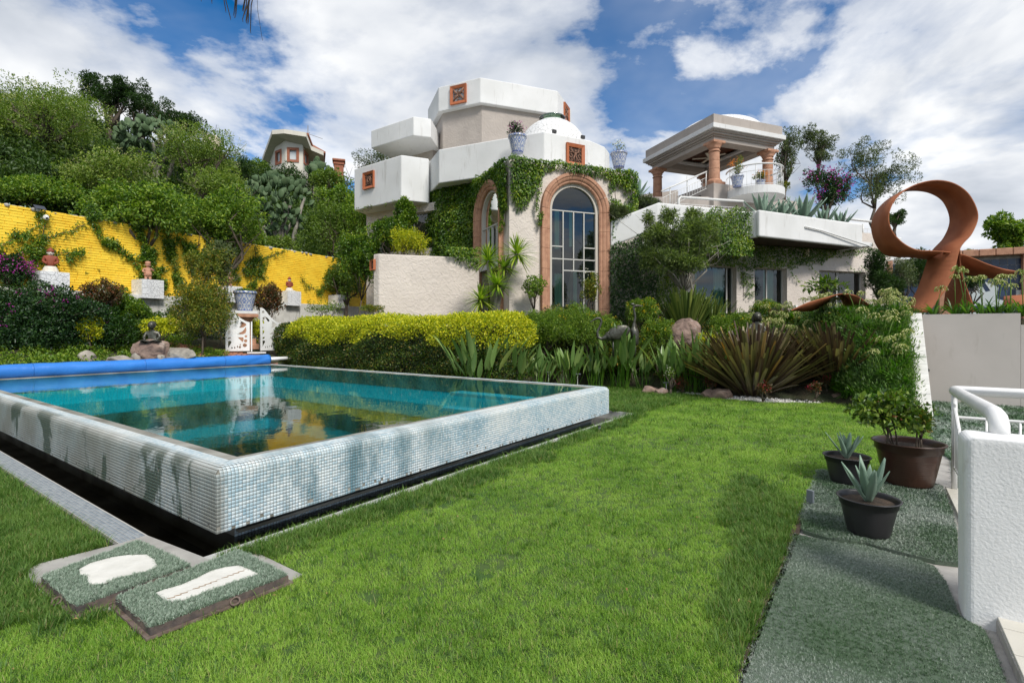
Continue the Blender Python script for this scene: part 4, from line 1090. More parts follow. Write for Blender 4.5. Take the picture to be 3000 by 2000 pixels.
# floor, front pier and steps below
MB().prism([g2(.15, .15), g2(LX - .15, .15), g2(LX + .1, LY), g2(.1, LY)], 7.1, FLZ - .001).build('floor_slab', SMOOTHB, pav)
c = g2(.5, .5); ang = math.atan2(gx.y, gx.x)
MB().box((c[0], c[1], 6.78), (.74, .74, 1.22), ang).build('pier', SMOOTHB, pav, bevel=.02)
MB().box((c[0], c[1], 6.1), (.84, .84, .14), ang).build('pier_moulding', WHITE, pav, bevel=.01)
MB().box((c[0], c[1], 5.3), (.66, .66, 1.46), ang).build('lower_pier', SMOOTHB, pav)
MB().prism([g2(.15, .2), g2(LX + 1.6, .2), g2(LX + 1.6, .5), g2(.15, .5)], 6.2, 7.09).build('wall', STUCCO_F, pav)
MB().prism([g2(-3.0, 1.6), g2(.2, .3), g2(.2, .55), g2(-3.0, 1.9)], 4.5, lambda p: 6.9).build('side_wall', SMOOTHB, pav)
# room behind under the pavilion
panel('back_wall', Vector((*g2(-1.6, .9), 0)), gx.to_3d(), rect(0, 7.4, 4.5, 6.25), [rect(.3, 1.5, 4.9, 5.75), rect(3.05, 4.35, 4.8, 5.9)], .2, WHITE, pav)
flat_window(Vector((*g2(-1.6, .9), 0)), gx.to_3d(), .3, 1.5, 4.9, 5.75, [.9], pav, .08)
flat_window(Vector((*g2(-1.6, .9), 0)), gx.to_3d(), 3.05, 4.35, 4.8, 5.9, [3.7], pav, .08)
# rounded balcony
bc = Vector((9.95, 20.95)); br = 1.12
def discpoly(c, r, n=40): return [(c[0] + r * math.cos(2 * math.pi * k / n), c[1] + r * math.sin(2 * math.pi * k / n)) for k in range(n)]
MB().prism(discpoly(bc, br), 6.80, 7.12).build('round_balcony', WHITE, pav, bevel=.03, seg=3)
# balcony rail: curved tube, thin second rail, balusters
a0, a1 = R(-200), R(28)
def arc(r, z, n=24): return [Vector((bc.x + r * math.cos(a0 + (a1 - a0) * k / n), bc.y + r * math.sin(a0 + (a1 - a0) * k / n), z)) for k in range(n + 1)]
rail = MB().tube(arc(br - .06, 7.95), .032, 8).build('balcony_rail', RAIL, pav, smooth=True)
MB().tube(arc(br - .06, 7.70), .010, 6).build('lower_rail', RAIL, rail, smooth=True)
MB().tube(arc(br - .06, 7.18), .010, 6).build('lower_rail', RAIL, rail, smooth=True)
for k, p in enumerate(arc(br - .06, 7.12, 26)):
    big = k % 7 == 3
    MB().tube([p, p + Vector((0, 0, .83 if big else .58))], .016 if big else .006, 6).build('baluster', RAIL, rail, smooth=True)
# blue chairs seen through the rail
# sloping plaster wall of the stair behind
stw = thing('stair_wall', 'beige rough plaster wall sloping up behind the pavilion', 'wall', (6, 28, 5))
MB().prism([(2.6, 26.5), (9.6, 29.5), (9.5, 29.8), (2.5, 26.8)], 4.5, lambda p: 7.9 + (p[0] - 2.5) * .235).build('wall', STUCCO_F, stw)
MB().prism([(13.4, 26.0), (14.6, 26.4), (14.5, 26.8), (13.3, 26.4)], 5, 7.6).build('wall', WHITE, stw)
# stair rails
def pipe_rail(name, label, pts, r, posts, low, group=None, baln=0, balz=.6, parent=None):
    t = thing(name, label, 'railing', pts[0], group=group)
    MB().tube(pts, r, 10).build('top_rail', RAIL, t, smooth=True)
    for p, h in posts: MB().tube([p, p + Vector((0, 0, h))], r * .7, 8).build('post', RAIL, t, smooth=True)
    if low:
        MB().tube([low[0], low[1]], .010, 6).build('lower_rail', RAIL, t); MB().tube([low[0] - Vector((0, 0, balz)), low[1] - Vector((0, 0, balz))], .010, 6).build('lower_rail', RAIL, t)
        for i in range(baln):
            p = low[0].lerp(low[1], (i + .5) / baln); MB().tube([p, p - Vector((0, 0, balz))], .006, 5).build('baluster', RAIL, t)
    return t
a, b_ = Vector((5.95, 17.0, 5.1)), Vector((8.5, 17.9, 5.1))
a = P(1988, 640, 16.6); b_ = P(2182, 690, 17.2); tz = P(1988, 577, 16.6).z; tz2 = P(2170, 608, 17.2).z
pipe_rail('terrace_railing', 'white pipe railing with rounded ends on the terrace beside the planter', [a, Vector((a.x, a.y, tz - .08)), Vector((a.x + .08, a.y + .03, tz)), Vector((b_.x - .08, b_.y - .03, tz)), Vector((b_.x, b_.y, tz - .08)), b_], .042,
          [((a + b_) / 2, tz - a.z)], (Vector((a.x, a.y, tz - .22)), Vector((b_.x, b_.y, tz - .22))), baln=18, balz=.48)
a = P(1940, 590, 19.0); b_ = P(2070, 535, 21.0)
pipe_rail('stair_railing', 'thin grey stair railing climbing left of the front pavilion column', [P(1938, 560, 19.0), P(2070, 503, 21.0)], .03, [(P(1963, 600, 19.4), .7), (P(2013, 570, 20.2), .75), (P(2069, 545, 21), .6)],
          (P(1940, 580, 19.0), P(2070, 520, 21.0)), baln=16, balz=.45)
a = P(2470, 646, 19.5); b_ = P(2556, 652, 19.5)
pipe_rail('roof_railing', 'short pipe railing on the roof between planter and rust sculpture', [P(2470, 640, 19.5), P(2570, 651, 19.5)], .045, [(P(2528, 695, 19.5), .5)], (P(2500, 668, 19.5), P(2570, 672, 19.5)), baln=6, balz=.4)
blk = thing('white_roof_block', 'white rendered roof block seen through the rust sculpture loop', 'building', (14, 20, 4))
MB().prism([(14.1, 20.3), (15.9, 20.8), (15.6, 23), (13.6, 22.5)], 3.9, 5.22).build('wall', WHITE, blk, bevel=.03)
MB().prism([(13.2, 19.9), (14.25, 20.2), (14.1, 20.6), (13.1, 20.4)], 4.62, 5.12).build('parapet', WHITE, blk)
# ------------------------------------------------------------------ yellow painted brick wall
YP = pm('yellow_paint', (0.92, 0.65, 0.05), 0.7, (0.86, 0.55, 0.03), 1.8, bump=0.5, bscale=28, bdist=0.008,
        stain=((0.62, 0.36, 0.04), 1.6, 0.62, 0.90, (1, 1, .6)))
yw = thing('yellow_wall', 'long bright yellow painted brick wall at the foot of the wooded hill', 'wall', (YW0.x, YW0.y, .5))
YL0, YL1, YZ0, YZ1 = -3.0, 12.4, 0.9, 4.50
yo = Vector((YW0.x, YW0.y, 0)); yd = Vector((YWD.x, YWD.y, 0)); yn = Vector((YWN.x, YWN.y, 0))
M3 = Matrix((yd, -yn, Vector((0, 0, 1)))).transposed()
MB().box(yo + yd * ((YL0 + YL1) / 2) - yn * .125 + Vector((0, 0, (YZ0 + YZ1) / 2)), (YL1 - YL0, .22, YZ1 - YZ0), M=M3).build('wall_core', YP, yw)
bricks = []
rz = YZ0; row = 0
while rz < YZ1 - .03:
    x = YL0 - (row % 2) * .13
    while x < YL1 - .02:
        wd = random.uniform(.23, .30); bricks.append((x + wd / 2, rz + .034, wd - .005, random.uniform(.062, .069), random.uniform(0.003, .013), random.gauss(0, .010))); x += wd
    rz += .070; row += 1
bricks.sort(key=lambda b: (yo + yd * b[0]).length)
bb = MB()
brick_me = []
for q in range(6):
    m_ = MB(); wv = [(-.5, -.5), (.5, -.5), (.5, .5), (-.5, .5)]
    j = [(a + random.uniform(-.03, .03), b_ + random.uniform(-.09, .09)) for a, b_ in wv]
    V = [(a, 0, b_) for a, b_ in j] + [(a * .95, -1, b_ * .82) for a, b_ in j]
    m_.add(V, [(4, 5, 6, 7), (0, 1, 5, 4), (1, 2, 6, 5), (2, 3, 7, 6), (3, 0, 4, 7)])
    me = m_.mesh('brick'); me.materials.append(YP); brick_me.append((me, m_.v, m_.f))
vis = [b for b in bricks if b[0] > -.2 and 2.4 < b[1]]
chosen = set(id(b) for b in vis[:300])
for b in bricks:
    me, V, Fc = random.choice(brick_me)
    M = Matrix.Translation(yo + yd * b[0] - yn * .012 + Vector((0, 0, b[1]))) @ M3.to_4x4() @ Matrix.Rotation(b[5], 4, 'Y') @ Matrix.Diagonal((b[2], b[4] + .012, b[3], 1))
    if id(b) in chosen:
        o = bpy.data.objects.new('brick', me); COL.objects.link(o); o.parent = yw; o.matrix_local = Matrix.Translation(-ORG[yw.name]) @ M
    else: bb.add([M @ Vector(v) for v in V], Fc)
o = bb.build('brickwork', YP, yw); o['kind'] = 'stuff'
# ragged mortar cap with bits of glass
mb = MB()
for i in range(150):
    a = YL0 + (YL1 - YL0) * (i + random.random()) / 150
    mb.ellipsoid(yo + yd * a - yn * random.uniform(.0, .2) + Vector((0, 0, YZ1 + random.uniform(-.01, .03))), (random.uniform(.05, .12), .06, random.uniform(.03, .06)), M=Matrix.Rotation(random.random() * 3, 3, 'Z'), nu=6, nv=4)
mb.build('mortar_cap', CONC, yw)
mb = MB()
for i in range(90):
    c = yo + yd * random.uniform(YL0, YL1) - yn * random.uniform(.02, .15) + Vector((0, 0, YZ1 + .03)); h = random.uniform(.03, .09); a = random.random() * 6
    mb.add([c + Vector((math.cos(a + k * 2.1) * .02, math.sin(a + k * 2.1) * .02, 0)) for k in range(3)] + [c + Vector((0, 0, h))], [(0, 1, 3), (1, 2, 3), (2, 0, 3), (0, 2, 1)])
mb.build('glass_shards', pm('bottle_glass', (.25, .38, .33), .15), yw)
# low white wall in front of it
lww = thing('white_retaining_wall', 'stained low white wall in front of the yellow wall behind the gate', 'wall', (yo.x, yo.y, 1))
WS = pm('stained_white', (0.62, 0.61, 0.57), .85, (0.50, 0.49, 0.46), 3, bump=.4, bscale=20, bdist=.01, stain=((0.10, 0.10, 0.08), 6, .55, .78, (2.5, 2.5, .5)))
MB().box(yo + yd * 5.3 + yn * .28 + Vector((0, 0, 1.42)), (15.5, .3, 2.1), M=M3).build('wall', WS, lww, bevel=.02)

# ------------------------------------------------------------------ broken-tile pedestals bracketed from the wall
TILEW = pm('white_broken_tile', (0.76, 0.77, 0.78), .3, (0.68, 0.69, 0.71), 6)
PGROUT = pm('pedestal_grout', (0.22, 0.22, 0.22), .9)
def shards(w_, h_, minarea, seed):
    r = random.Random(seed)
    polys = [[(0, 0), (w_, 0), (w_, h_), (0, h_)]]; out = []
    def area(p): return abs(sum(p[i][0] * p[(i + 1) % len(p)][1] - p[(i + 1) % len(p)][0] * p[i][1] for i in range(len(p)))) / 2
    while polys:
        p = polys.pop()
        if area(p) < minarea * r.uniform(.6, 1.7): out.append(p); continue
        cx = sum(q[0] for q in p) / len(p); cy = sum(q[1] for q in p) / len(p)
        # cut across the longer direction, tilted
        sx = max(q[0] for q in p) - min(q[0] for q in p); sy = max(q[1] for q in p) - min(q[1] for q in p)
        a = (0 if sy > sx else math.pi / 2) + r.gauss(0, .5); nx, ny = -math.sin(a), math.cos(a)
        off_ = r.gauss(0, .12) * math.sqrt(area(p)); A_, B_ = [], []
        for i in range(len(p)):
            q, s_ = p[i], p[(i + 1) % len(p)]
            dq = (q[0] - cx) * nx + (q[1] - cy) * ny - off_; ds = (s_[0] - cx) * nx + (s_[1] - cy) * ny - off_
            (A_ if dq > 0 else B_).append(q)
            if dq * ds < 0:
                f = dq / (dq - ds); x = (q[0] + (s_[0] - q[0]) * f, q[1] + (s_[1] - q[1]) * f); A_.append(x); B_.append(x)
        if len(A_) > 2 and len(B_) > 2: polys += [A_, B_]
        else: out.append(p)
    return out
def pedestal(u, seed, label):
    """cube bracketed to the wall, its column of the picture fixes how far along the wall it hangs"""
    k = (u - 1500) / F; off_ = .62
    ox, oy = yo.x + yn.x * off_, yo.y + yn.y * off_
    a = (k * oy - ox) / (yd.x - k * yd.y); c = Vector((ox + yd.x * a, oy + yd.y * a, 0)); S = .58; Zt, Zb = 2.90, 2.36
    base = Vector((c.x, c.y, Zb)); t = thing('pedestal', label, 'pedestal', base, group='broken tile pedestals on the yellow wall')
    cc = c - yn * (S / 2)
    MB().box(cc + Vector((0, 0, (Zt + Zb) / 2)), (S, S, Zt - Zb), M=M3).build('block', PGROUT, t)
    faces = [(c - yd * S / 2 + Vector((0, 0, Zb)), yd, Vector((0, 0, 1)), yn, S, Zt - Zb),
             (c - yd * S / 2 - yn * S + Vector((0, 0, Zb)), yn, Vector((0, 0, 1)), -yd, S, Zt - Zb),
             (c - yd * S / 2 - yn * S + Vector((0, 0, Zt)), yd, yn, Vector((0, 0, 1)), S, S)]
    for fi, (o_, ax, ay, n_, w_, h_) in enumerate(faces):
        ps = shards(w_, h_, .0085 if fi == 0 else .014, seed * 10 + fi)
        joined = MB()
        for p in ps:
            cx = sum(q[0] for q in p) / len(p); cy = sum(q[1] for q in p) / len(p)
            g = .0035
            def sh(q, d):
                vx, vy = cx - q[0], cy - q[1]; l = math.hypot(vx, vy) + 1e-6; return (q[0] + vx / l * d, q[1] + vy / l * d)
            lo = [sh(q, g * 1.3) for q in p]; hi = [sh(q, g * 1.9) for q in p]; n__ = len(p)
            V = [o_ + ax * q[0] + ay * q[1] + n_ * .0005 for q in lo] + [o_ + ax * q[0] + ay * q[1] + n_ * .009 for q in hi]
            fs = [tuple(range(n__, 2 * n__))] + [(i, (i + 1) % n__, n__ + (i + 1) % n__, n__ + i) for i in range(n__)]
            if fi == 0:
                MB().add(V, fs).build('tile', TILEW, t)
            else: joined.add(V, fs)
        if fi: o = joined.build('tiling', TILEW, t); o['kind'] = 'stuff'
    return cc + Vector((0, 0, Zt + .009))
PED = [pedestal(163, 1, 'leftmost white broken tile pedestal, carrying the red figure with white face'),
       pedestal(449, 2, 'white broken tile pedestal carrying the small pink clay figure, right of the camera'),
       pedestal(687, 3, 'white broken tile pedestal half hidden by the shrub behind the talavera pot'),
       pedestal(863, 4, 'white broken tile pedestal carrying the red dressed kneeling figure over the gate hedge'),
       pedestal(1007, 5, 'last broken tile pedestal, half in the creeper beside the villa')]
# ------------------------------------------------------------------ skinned figures
def skin(name, joints, bones, mat, parent=None, sub=2, world=True):
    me = bpy.data.meshes.new(name); me.from_pydata([j[0] for j in joints], bones, []); me.materials.append(mat)
    o = bpy.data.objects.new(name, me); COL.objects.link(o)
    md = o.modifiers.new('skin', 'SKIN'); md.use_smooth_shade = True
    for i, j in enumerate(joints):
        r_ = j[1] if isinstance(j[1], tuple) else (j[1], j[1]); me.skin_vertices[0].data[i].radius = r_; me.skin_vertices[0].data[i].use_root = (i == 0)
    s_ = o.modifiers.new('sub', 'SUBSURF'); s_.levels = sub; s_.render_levels = sub
    if parent: o.parent = parent; o.location = -ORG.get(parent.name, Vector((0, 0, 0))) if world else (0, 0, 0)
    ORG[o.name] = Vector((0, 0, 0)); return o
CLAYR = pm('red_clay', (0.26, 0.055, 0.025), .7, (0.20, 0.045, 0.02), 12, bump=.3, bscale=40)
CLAYP = pm('pink_clay', (0.50, 0.26, 0.17), .8, (0.40, 0.20, 0.13), 12, bump=.4, bscale=30)
CLAYW = pm('white_slip', (0.70, 0.66, 0.58), .8, (0.55, 0.50, 0.42), 14, bump=.2, bscale=40)
def figurine(c, label, h, style, face=0.35):
    t = thing('clay_figure', label, 'figurine', c, face, group='clay figures on the pedestals')
    J = lambda x, y, z, r: ((x * h, y * h, z * h), (r[0] * h, r[1] * h) if isinstance(r, tuple) else r * h)
    if style in ('bust', 'kneel'):
        joints = [J(0, 0, .22, (.17, .15)), J(0, 0, .42, (.15, .12)), J(0, 0, .60, (.17, .11)), J(0, 0, .68, (.07, .07)), J(-.17, 0, .60, .075), J(-.22, .0, .42, .06), J(-.10, -.13, .34, .05), J(.17, 0, .60, .075), J(.22, 0, .42, .06), J(.10, -.13, .34, .05)]
        skin('body', joints, [(0, 1), (1, 2), (2, 3), (2, 4), (4, 5), (5, 6), (2, 7), (7, 8), (8, 9)], CLAYR, t, 2, False)
        MB().lathe([(.0, .0), (.27 * h, 0), (.26 * h, .05 * h), (.20 * h, .2 * h), (.17 * h, .24 * h), (0, .25 * h)], 20, sy=.85).build('skirt', CLAYW, t, False, True)
        if style == 'kneel': skin('feet', [J(.1, .05, .05, .07), J(.3, -.02, .045, .05), J(.4, -.05, .04, .03)], [(0, 1), (1, 2)], CLAYW, t, 1, False)
        hd = MB().ellipsoid((0, -.01 * h, .77 * h), (.095 * h, .10 * h, .115 * h), nu=16, nv=12).ellipsoid((-.10 * h, 0, .77 * h), (.02 * h, .02 * h, .035 * h)).ellipsoid((.10 * h, 0, .77 * h), (.02 * h, .02 * h, .035 * h)).ellipsoid((0, -.11 * h, .76 * h), (.018 * h, .025 * h, .035 * h)).build('head', CLAYW, t, False, True)
        for x in (-.04, .04): MB().ellipsoid((x * h, -.098 * h, .79 * h), (.018 * h, .01 * h, .008 * h), nu=8, nv=6).build('eye', BLACKM, hd, False)
        MB().ellipsoid((0, -.10 * h, .715 * h), (.025 * h, .012 * h, .008 * h), nu=8, nv=6).build('mouth', CLAYR, hd, False)
        MB().lathe([(.115 * h, .81 * h), (.125 * h, .84 * h), (.11 * h, .90 * h), (.07 * h, .94 * h), (.04 * h, .95 * h), (.045 * h, .99 * h), (0, 1.0 * h)], 18).build('headdress', CLAYR, t, False, True)
    else:
        joints = [J(0, 0, .38, (.15, .12)), J(0, 0, .55, (.15, .11)), J(0, 0, .64, (.06, .06)), J(0, 0, .70, .08), J(-.09, 0, .2, .075), J(-.09, -.03, .02, .06), J(.09, 0, .2, .075), J(.09, -.03, .02, .06),
                  J(-.17, 0, .58, .06), J(-.23, -.03, .44, .05), J(-.1, -.13, .40, .045), J(.17, 0, .58, .06), J(.25, -.04, .5, .05), J(.1, -.13, .63, .045)]
        skin('body', joints, [(0, 1), (1, 2), (2, 3), (0, 4), (4, 5), (0, 6), (6, 7), (1, 8), (8, 9), (9, 10), (1, 11), (11, 12), (12, 13)], CLAYP, t, 2, False)
        MB().lathe([(.17 * h, .24 * h), (.19 * h, .25 * h), (.17 * h, .42 * h), (.15 * h, .44 * h)], 18, sy=.85).build('skirt', CLAYP, t, False, True)
        hd = MB().ellipsoid((0, -.01 * h, .80 * h), (.11 * h, .10 * h, .12 * h), nu=16, nv=12).ellipsoid((-.11 * h, 0, .79 * h), (.025 * h, .02 * h, .04 * h)).ellipsoid((.11 * h, 0, .79 * h), (.025 * h, .02 * h, .04 * h)).ellipsoid((0, -.11 * h, .79 * h), (.02 * h, .03 * h, .035 * h)).build('head', CLAYP, t, False, True)
        for x in (-.045, .045): MB().ellipsoid((x * h, -.098 * h, .82 * h), (.02 * h, .01 * h, .012 * h), nu=8, nv=6).build('eye', CARVE, hd, False)
        MB().ellipsoid((0, -.10 * h, .74 * h), (.035 * h, .012 * h, .01 * h), nu=8, nv=6).build('mouth', CARVE, hd, False)
        MB().lathe([(.12 * h, .84 * h), (.125 * h, .88 * h), (.115 * h, .98 * h), (.05 * h, 1.0 * h), (0, 1.0 * h)], 18).build('headdress', CLAYP, t, False, True)
    return t
figurine(PED[0], 'largest clay figure, red bodice and white painted face under a red hat', .64, 'bust', .75)
figurine(PED[1], 'standing pink clay figure with one hand raised to its chin', .56, 'stand', .7)
figurine(PED[2], 'pale clay figure half hidden by twigs above the talavera pot', .52, 'stand', .5)
figurine(PED[3], 'kneeling clay figure in a dark red dress holding a white bowl', .56, 'kneel', .9)
figurine(PED[4], 'small brownish clay figure half covered by creeper beside the villa', .46, 'kneel', .6)

# security camera and little solar panel
k = (112 - 1500) / F
def on_wall(u, v, off_=.03):
    k = (u - 1500) / F; ox, oy = yo.x + yn.x * off_, yo.y + yn.y * off_; a = (k * oy - ox) / (yd.x - k * yd.y)
    Y = oy + yd.y * a; return Vector((ox + yd.x * a, Y, H + (V0 - v) / F * Y))
p = on_wall(110, 612); t = thing('solar_panel', 'small dark solar panel on a white bracket high on the yellow wall', 'solar panel', p)
M = Matrix.Rotation(.6, 3, yd) @ M3
MB().box(p + yn * .14 + Vector((0, 0, .02)), (.22, .20, .012), M=M).build('panel', pm('solar_cell', (.01, .015, .03), .2), t); MB().tube([p - yn * .02, p + yn * .12], .016, 8).build('bracket', METALW, t)
MB().box(p + yn * .02 - Vector((0, 0, .02)), (.07, .05, .09), M=M3).build('plate', METALW, t)
p = on_wall(128, 640); t = thing('security_camera', 'white turret security camera on the yellow wall below the solar panel', 'camera', p)
MB().box(p - yd * .05 + yn * .02, (.05, .05, .08), M=M3).tube([p - yd * .05 + yn * .02, p + yn * .12], .02, 8).build('arm', METALW, t)
MB().ellipsoid(p + yn * .14 + Vector((0, 0, .01)), (.065, .065, .07), nu=14, nv=10).build('body', METALW, t, smooth=True); MB().ellipsoid(p + yn * .185 - Vector((0, 0, .01)), (.03, .03, .03), nu=10, nv=8).build('lens', BLACKM, t, smooth=True)
MB().tube([on_wall(110, 618), on_wall(118, 630), on_wall(125, 636)], .006, 5).build('cable', METALW, t)

# ------------------------------------------------------------------ talavera pots
def talavera(name, sc_):
    m = bpy.data.materials.new(name); m.use_nodes = True; t = m.node_tree; b = t.nodes['Principled BSDF']
    tcn = t.nodes.new('ShaderNodeTexCoord'); sp = t.nodes.new('ShaderNodeSeparateXYZ'); t.links.new(tcn.outputs['Object'], sp.inputs[0])
    ang = math_n(t, 'ARCTAN2', sp.outputs[1], sp.outputs[0])
    a8 = math_n(t, 'MULTIPLY', ang, 6 / (2 * math.pi)); u = math_n(t, 'ABSOLUTE', math_n(t, 'SUBTRACT', math_n(t, 'FRACT', a8), 0.5))
    vv = math_n(t, 'ABSOLUTE', math_n(t, 'SUBTRACT', math_n(t, 'FRACT', math_n(t, 'MULTIPLY', sp.outputs[2], sc_)), 0.5))
    cm = t.nodes.new('ShaderNodeCombineXYZ'); t.links.new(u, cm.inputs[0]); t.links.new(vv, cm.inputs[1])
    vo = N(t, 'ShaderNodeTexVoronoi', i_Scale=7.0); vo.feature = 'DISTANCE_TO_EDGE'; t.links.new(cm.outputs[0], vo.inputs['Vector'])
    vo2 = N(t, 'ShaderNodeTexVoronoi', i_Scale=11.0); t.links.new(cm.outputs[0], vo2.inputs['Vector'])
    e1 = ramp(t, vo.outputs['Distance'], [(0.035, 1.0), (0.06, 0.0)]); e2 = ramp(t, vo2.outputs['Distance'], [(0.22, 1.0), (0.28, 0.0)])
    wave = math_n(t, 'SINE', math_n(t, 'MULTIPLY', math_n(t, 'ADD', u, math_n(t, 'MULTIPLY', vv, 0.7)), 20.0)); e3 = ramp(t, wave, [(0.55, 0.0), (0.75, 0.55)])
    f = math_n(t, 'MAXIMUM', math_n(t, 'MAXIMUM', math_n(t, 'MULTIPLY', e1, .9), math_n(t, 'MULTIPLY', e2, .85)), e3)
    c = ramp(t, f, [(0.0, (0.60, 0.61, 0.58)), (0.5, (0.16, 0.24, 0.48)), (1.0, (0.012, 0.03, 0.19))]); t.links.new(c, b.inputs['Base Color']); b.inputs['Roughness'].default_value = .18
    return m
TAL = talavera('talavera_glaze', 3.2); TALB = pm('cobalt_glaze', (0.012, 0.03, 0.19), .18)
def talpot(c, h, r, label, group='blue and white talavera pots'):
    t = thing('talavera_pot', label, 'plant pot', c, random.random() * 6, group=group)
    MB().lathe([(0, .0), (r * .60, 0), (r * .62, h * .03), (r * .80, h * .5), (r * .93, h * .86)], 36).build('body', TAL, t, False, True)
    MB().lathe([(r * .93, h * .862), (r * 1.0, h * .875), (r * 1.02, h * .94), (r * .98, h * .985)], 36).build('rim', TAL, t, False, True)
    MB().lathe([(r * .98, h * .985), (r * .99, h), (r * .9, h), (r * .87, h * .93), (0, h * .92)], 36).build('lip', TALB, t, False, True)
    MB().lathe([(r * .615, h * .0), (r * .63, h * .035), (r * .62, h * .04)], 36).build('foot', TALB, t, False, True)
    return t, Vector(c) + Vector((0, 0, h * .92))
# ------------------------------------------------------------------ brick column with the big pot, gate
GP = P(718, 1010, 15.9); GPz = .86
GPc = Vector((GP.x, GP.y, GPz))
pc = thing('stone_pedestal', 'pink stone pedestal column under the large talavera pot behind the gate', 'pedestal', GPc)
MB().box(GPc + Vector((0, 0, .06)), (.70, .70, .16), R(35)).build('step', CANTERA, pc, bevel=.01)
MB().box(GPc + Vector((0, 0, .22)), (.55, .55, .18), R(35)).build('plinth', CANTERA, pc, bevel=.01)
MB().lathe([(0, .30), (.21, .30), (.19, .36), (.165, .40), (.15, .8), (.16, .84), (.20, .87), (.24, .93), (.25, .97), (0, .97)], 24, GPc).build('shaft', CANTERA, pc, smooth=True)
MB().box(GPc + Vector((0, 0, 1.02)), (.66, .66, .10), R(35)).build('capital', CANTERA, pc, bevel=.01)
MB().box(GPc + Vector((0, 0, 1.12)), (.62, .62, .09), R(35)).build('top_slab', WHITE, pc, bevel=.01)
POT1, pt1 = talpot(GPc + Vector((0, 0, 1.166)), .62, .34, 'large talavera pot on the stone pedestal behind the white gate')
def gateleaf(hinge, d, w_, name, label, seed, mirror=False):
    """sheet-metal leaf cut with a bird, sun rays, leaves and round holes"""
    d = Vector((d[0], d[1], 0)).normalized(); n = Vector((d.y, -d.x, 0))
    t = thing(name, label, 'gate', hinge)
    cu = bpy.data.curves.new('gate_sheet', 'CURVE'); cu.dimensions = '2D'; cu.fill_mode = 'BOTH'; cu.extrude = .006
    def loop(pts, bez=False):
        s_ = cu.splines.new('POLY'); s_.points.add(len(pts) - 1); s_.use_cyclic_u = True
        for i, (x, z) in enumerate(pts): s_.points[i].co = (x * w_, z, 0, 1)
    top = [(0, 1.28), (.07, 1.28), (.15, 1.25), (.27, 1.17), (.40, 1.06), (.55, .96), (.72, .88), (.86, .845), (.88, .845)]
    loop([(0, 0), (.88, 0)] + top[::-1])
    def circ(x, z, r_): loop([(x + r_ / w_ * math.cos(q), z + r_ * math.sin(q)) for q in [2 * math.pi * k / 14 for k in range(14)]])
    circ(.12, 1.15, .045); circ(.74, .43, .035); circ(.73, .30, .045); circ(.70, .17, .055); circ(.52, .115, .03)
    loop([(.09, .99), (.20, 1.03), (.34, .97), (.44, .90), (.36, .86), (.30, .91), (.24, .97), (.17, .94), (.16, .88), (.19, .82), (.12, .80), (.09, .84)])   # above the bird
    loop([(.50, .90), (.60, .86), (.74, .80), (.76, .76), (.66, .70), (.56, .68), (.47, .69), (.56, .73), (.50, .75), (.58, .78), (.50, .81), (.57, .84)])        # feathers
    loop([(.74, .71), (.76, .60), (.72, .52), (.62, .49), (.42, .49), (.50, .53), (.60, .57), (.67, .63)])
    loop([(.09, .62), (.16, .60), (.18, .55), (.12, .49), (.09, .49)])
    loop([(.09, .72), (.13, .70), (.14, .66), (.09, .65)])
    loop([(.44, .40), (.64, .40), (.66, .34), (.62, .26), (.55, .31), (.49, .36)])
    loop([(.09, .40), (.18, .41), (.20, .37), (.09, .34)]); loop([(.09, .30), (.18, .30), (.22, .26), (.17, .20), (.09, .09)])
    for (x, z) in ((.20, .085), (.30, .09), (.40, .115), (.50, .165)): loop([(x, z - .01), (x + .06, z - .005), (x + .03, z + .055)])
    co = bpy.data.objects.new('gate_curve', cu); COL.objects.link(co)
    dg = bpy.context.evaluated_depsgraph_get(); me = bpy.data.meshes.new_from_object(co.evaluated_get(dg)); bpy.data.objects.remove(co)
    me.name = 'sheet'
    for v in me.vertices:
        q = hinge + d * v.co.x + Vector((0, 0, v.co.y + .02)) + n * v.co.z; v.co = q
    me.materials.clear(); o = link('sheet', me, METALW, t)
    MB().box(hinge + d * (w_ * .95) + Vector((0, 0, .44)), (.035, .035, .88), math.atan2(d.y, d.x)).build('post', METALW, t)
    MB().box(hinge + d * (w_ * .02) + Vector((0, 0, .65)), (.03, .03, 1.27), math.atan2(d.y, d.x)).build('stile', METALW, t)
    return t
g0 = P(661, 1031, 14.75); g0.z = .80
g1 = P(741, 1030, 15.05)
gateleaf(g0, (g1 - g0).normalized().to_tuple()[:2], (Vector((g1.x, g1.y, 0)) - Vector((g0.x, g0.y, 0))).length, 'garden_gate', 'left leaf of the white sheet metal gate, cut with a bird and sun rays', 1)
g2_ = P(763, 1031, 15.2); g2_.z = .80
gateleaf(g2_, (.36, .93), .80, 'garden_gate', 'right white gate leaf standing ajar, half behind the clipped hedge', 2)
MB().box(P(752, 1030, 15.1) - Vector((0, 0, .03)), (.5, .06, .04), .4).build('threshold', METALW, None)
meta(bpy.data.objects['threshold'], 'white metal threshold strip between the gate leaves', 'threshold')
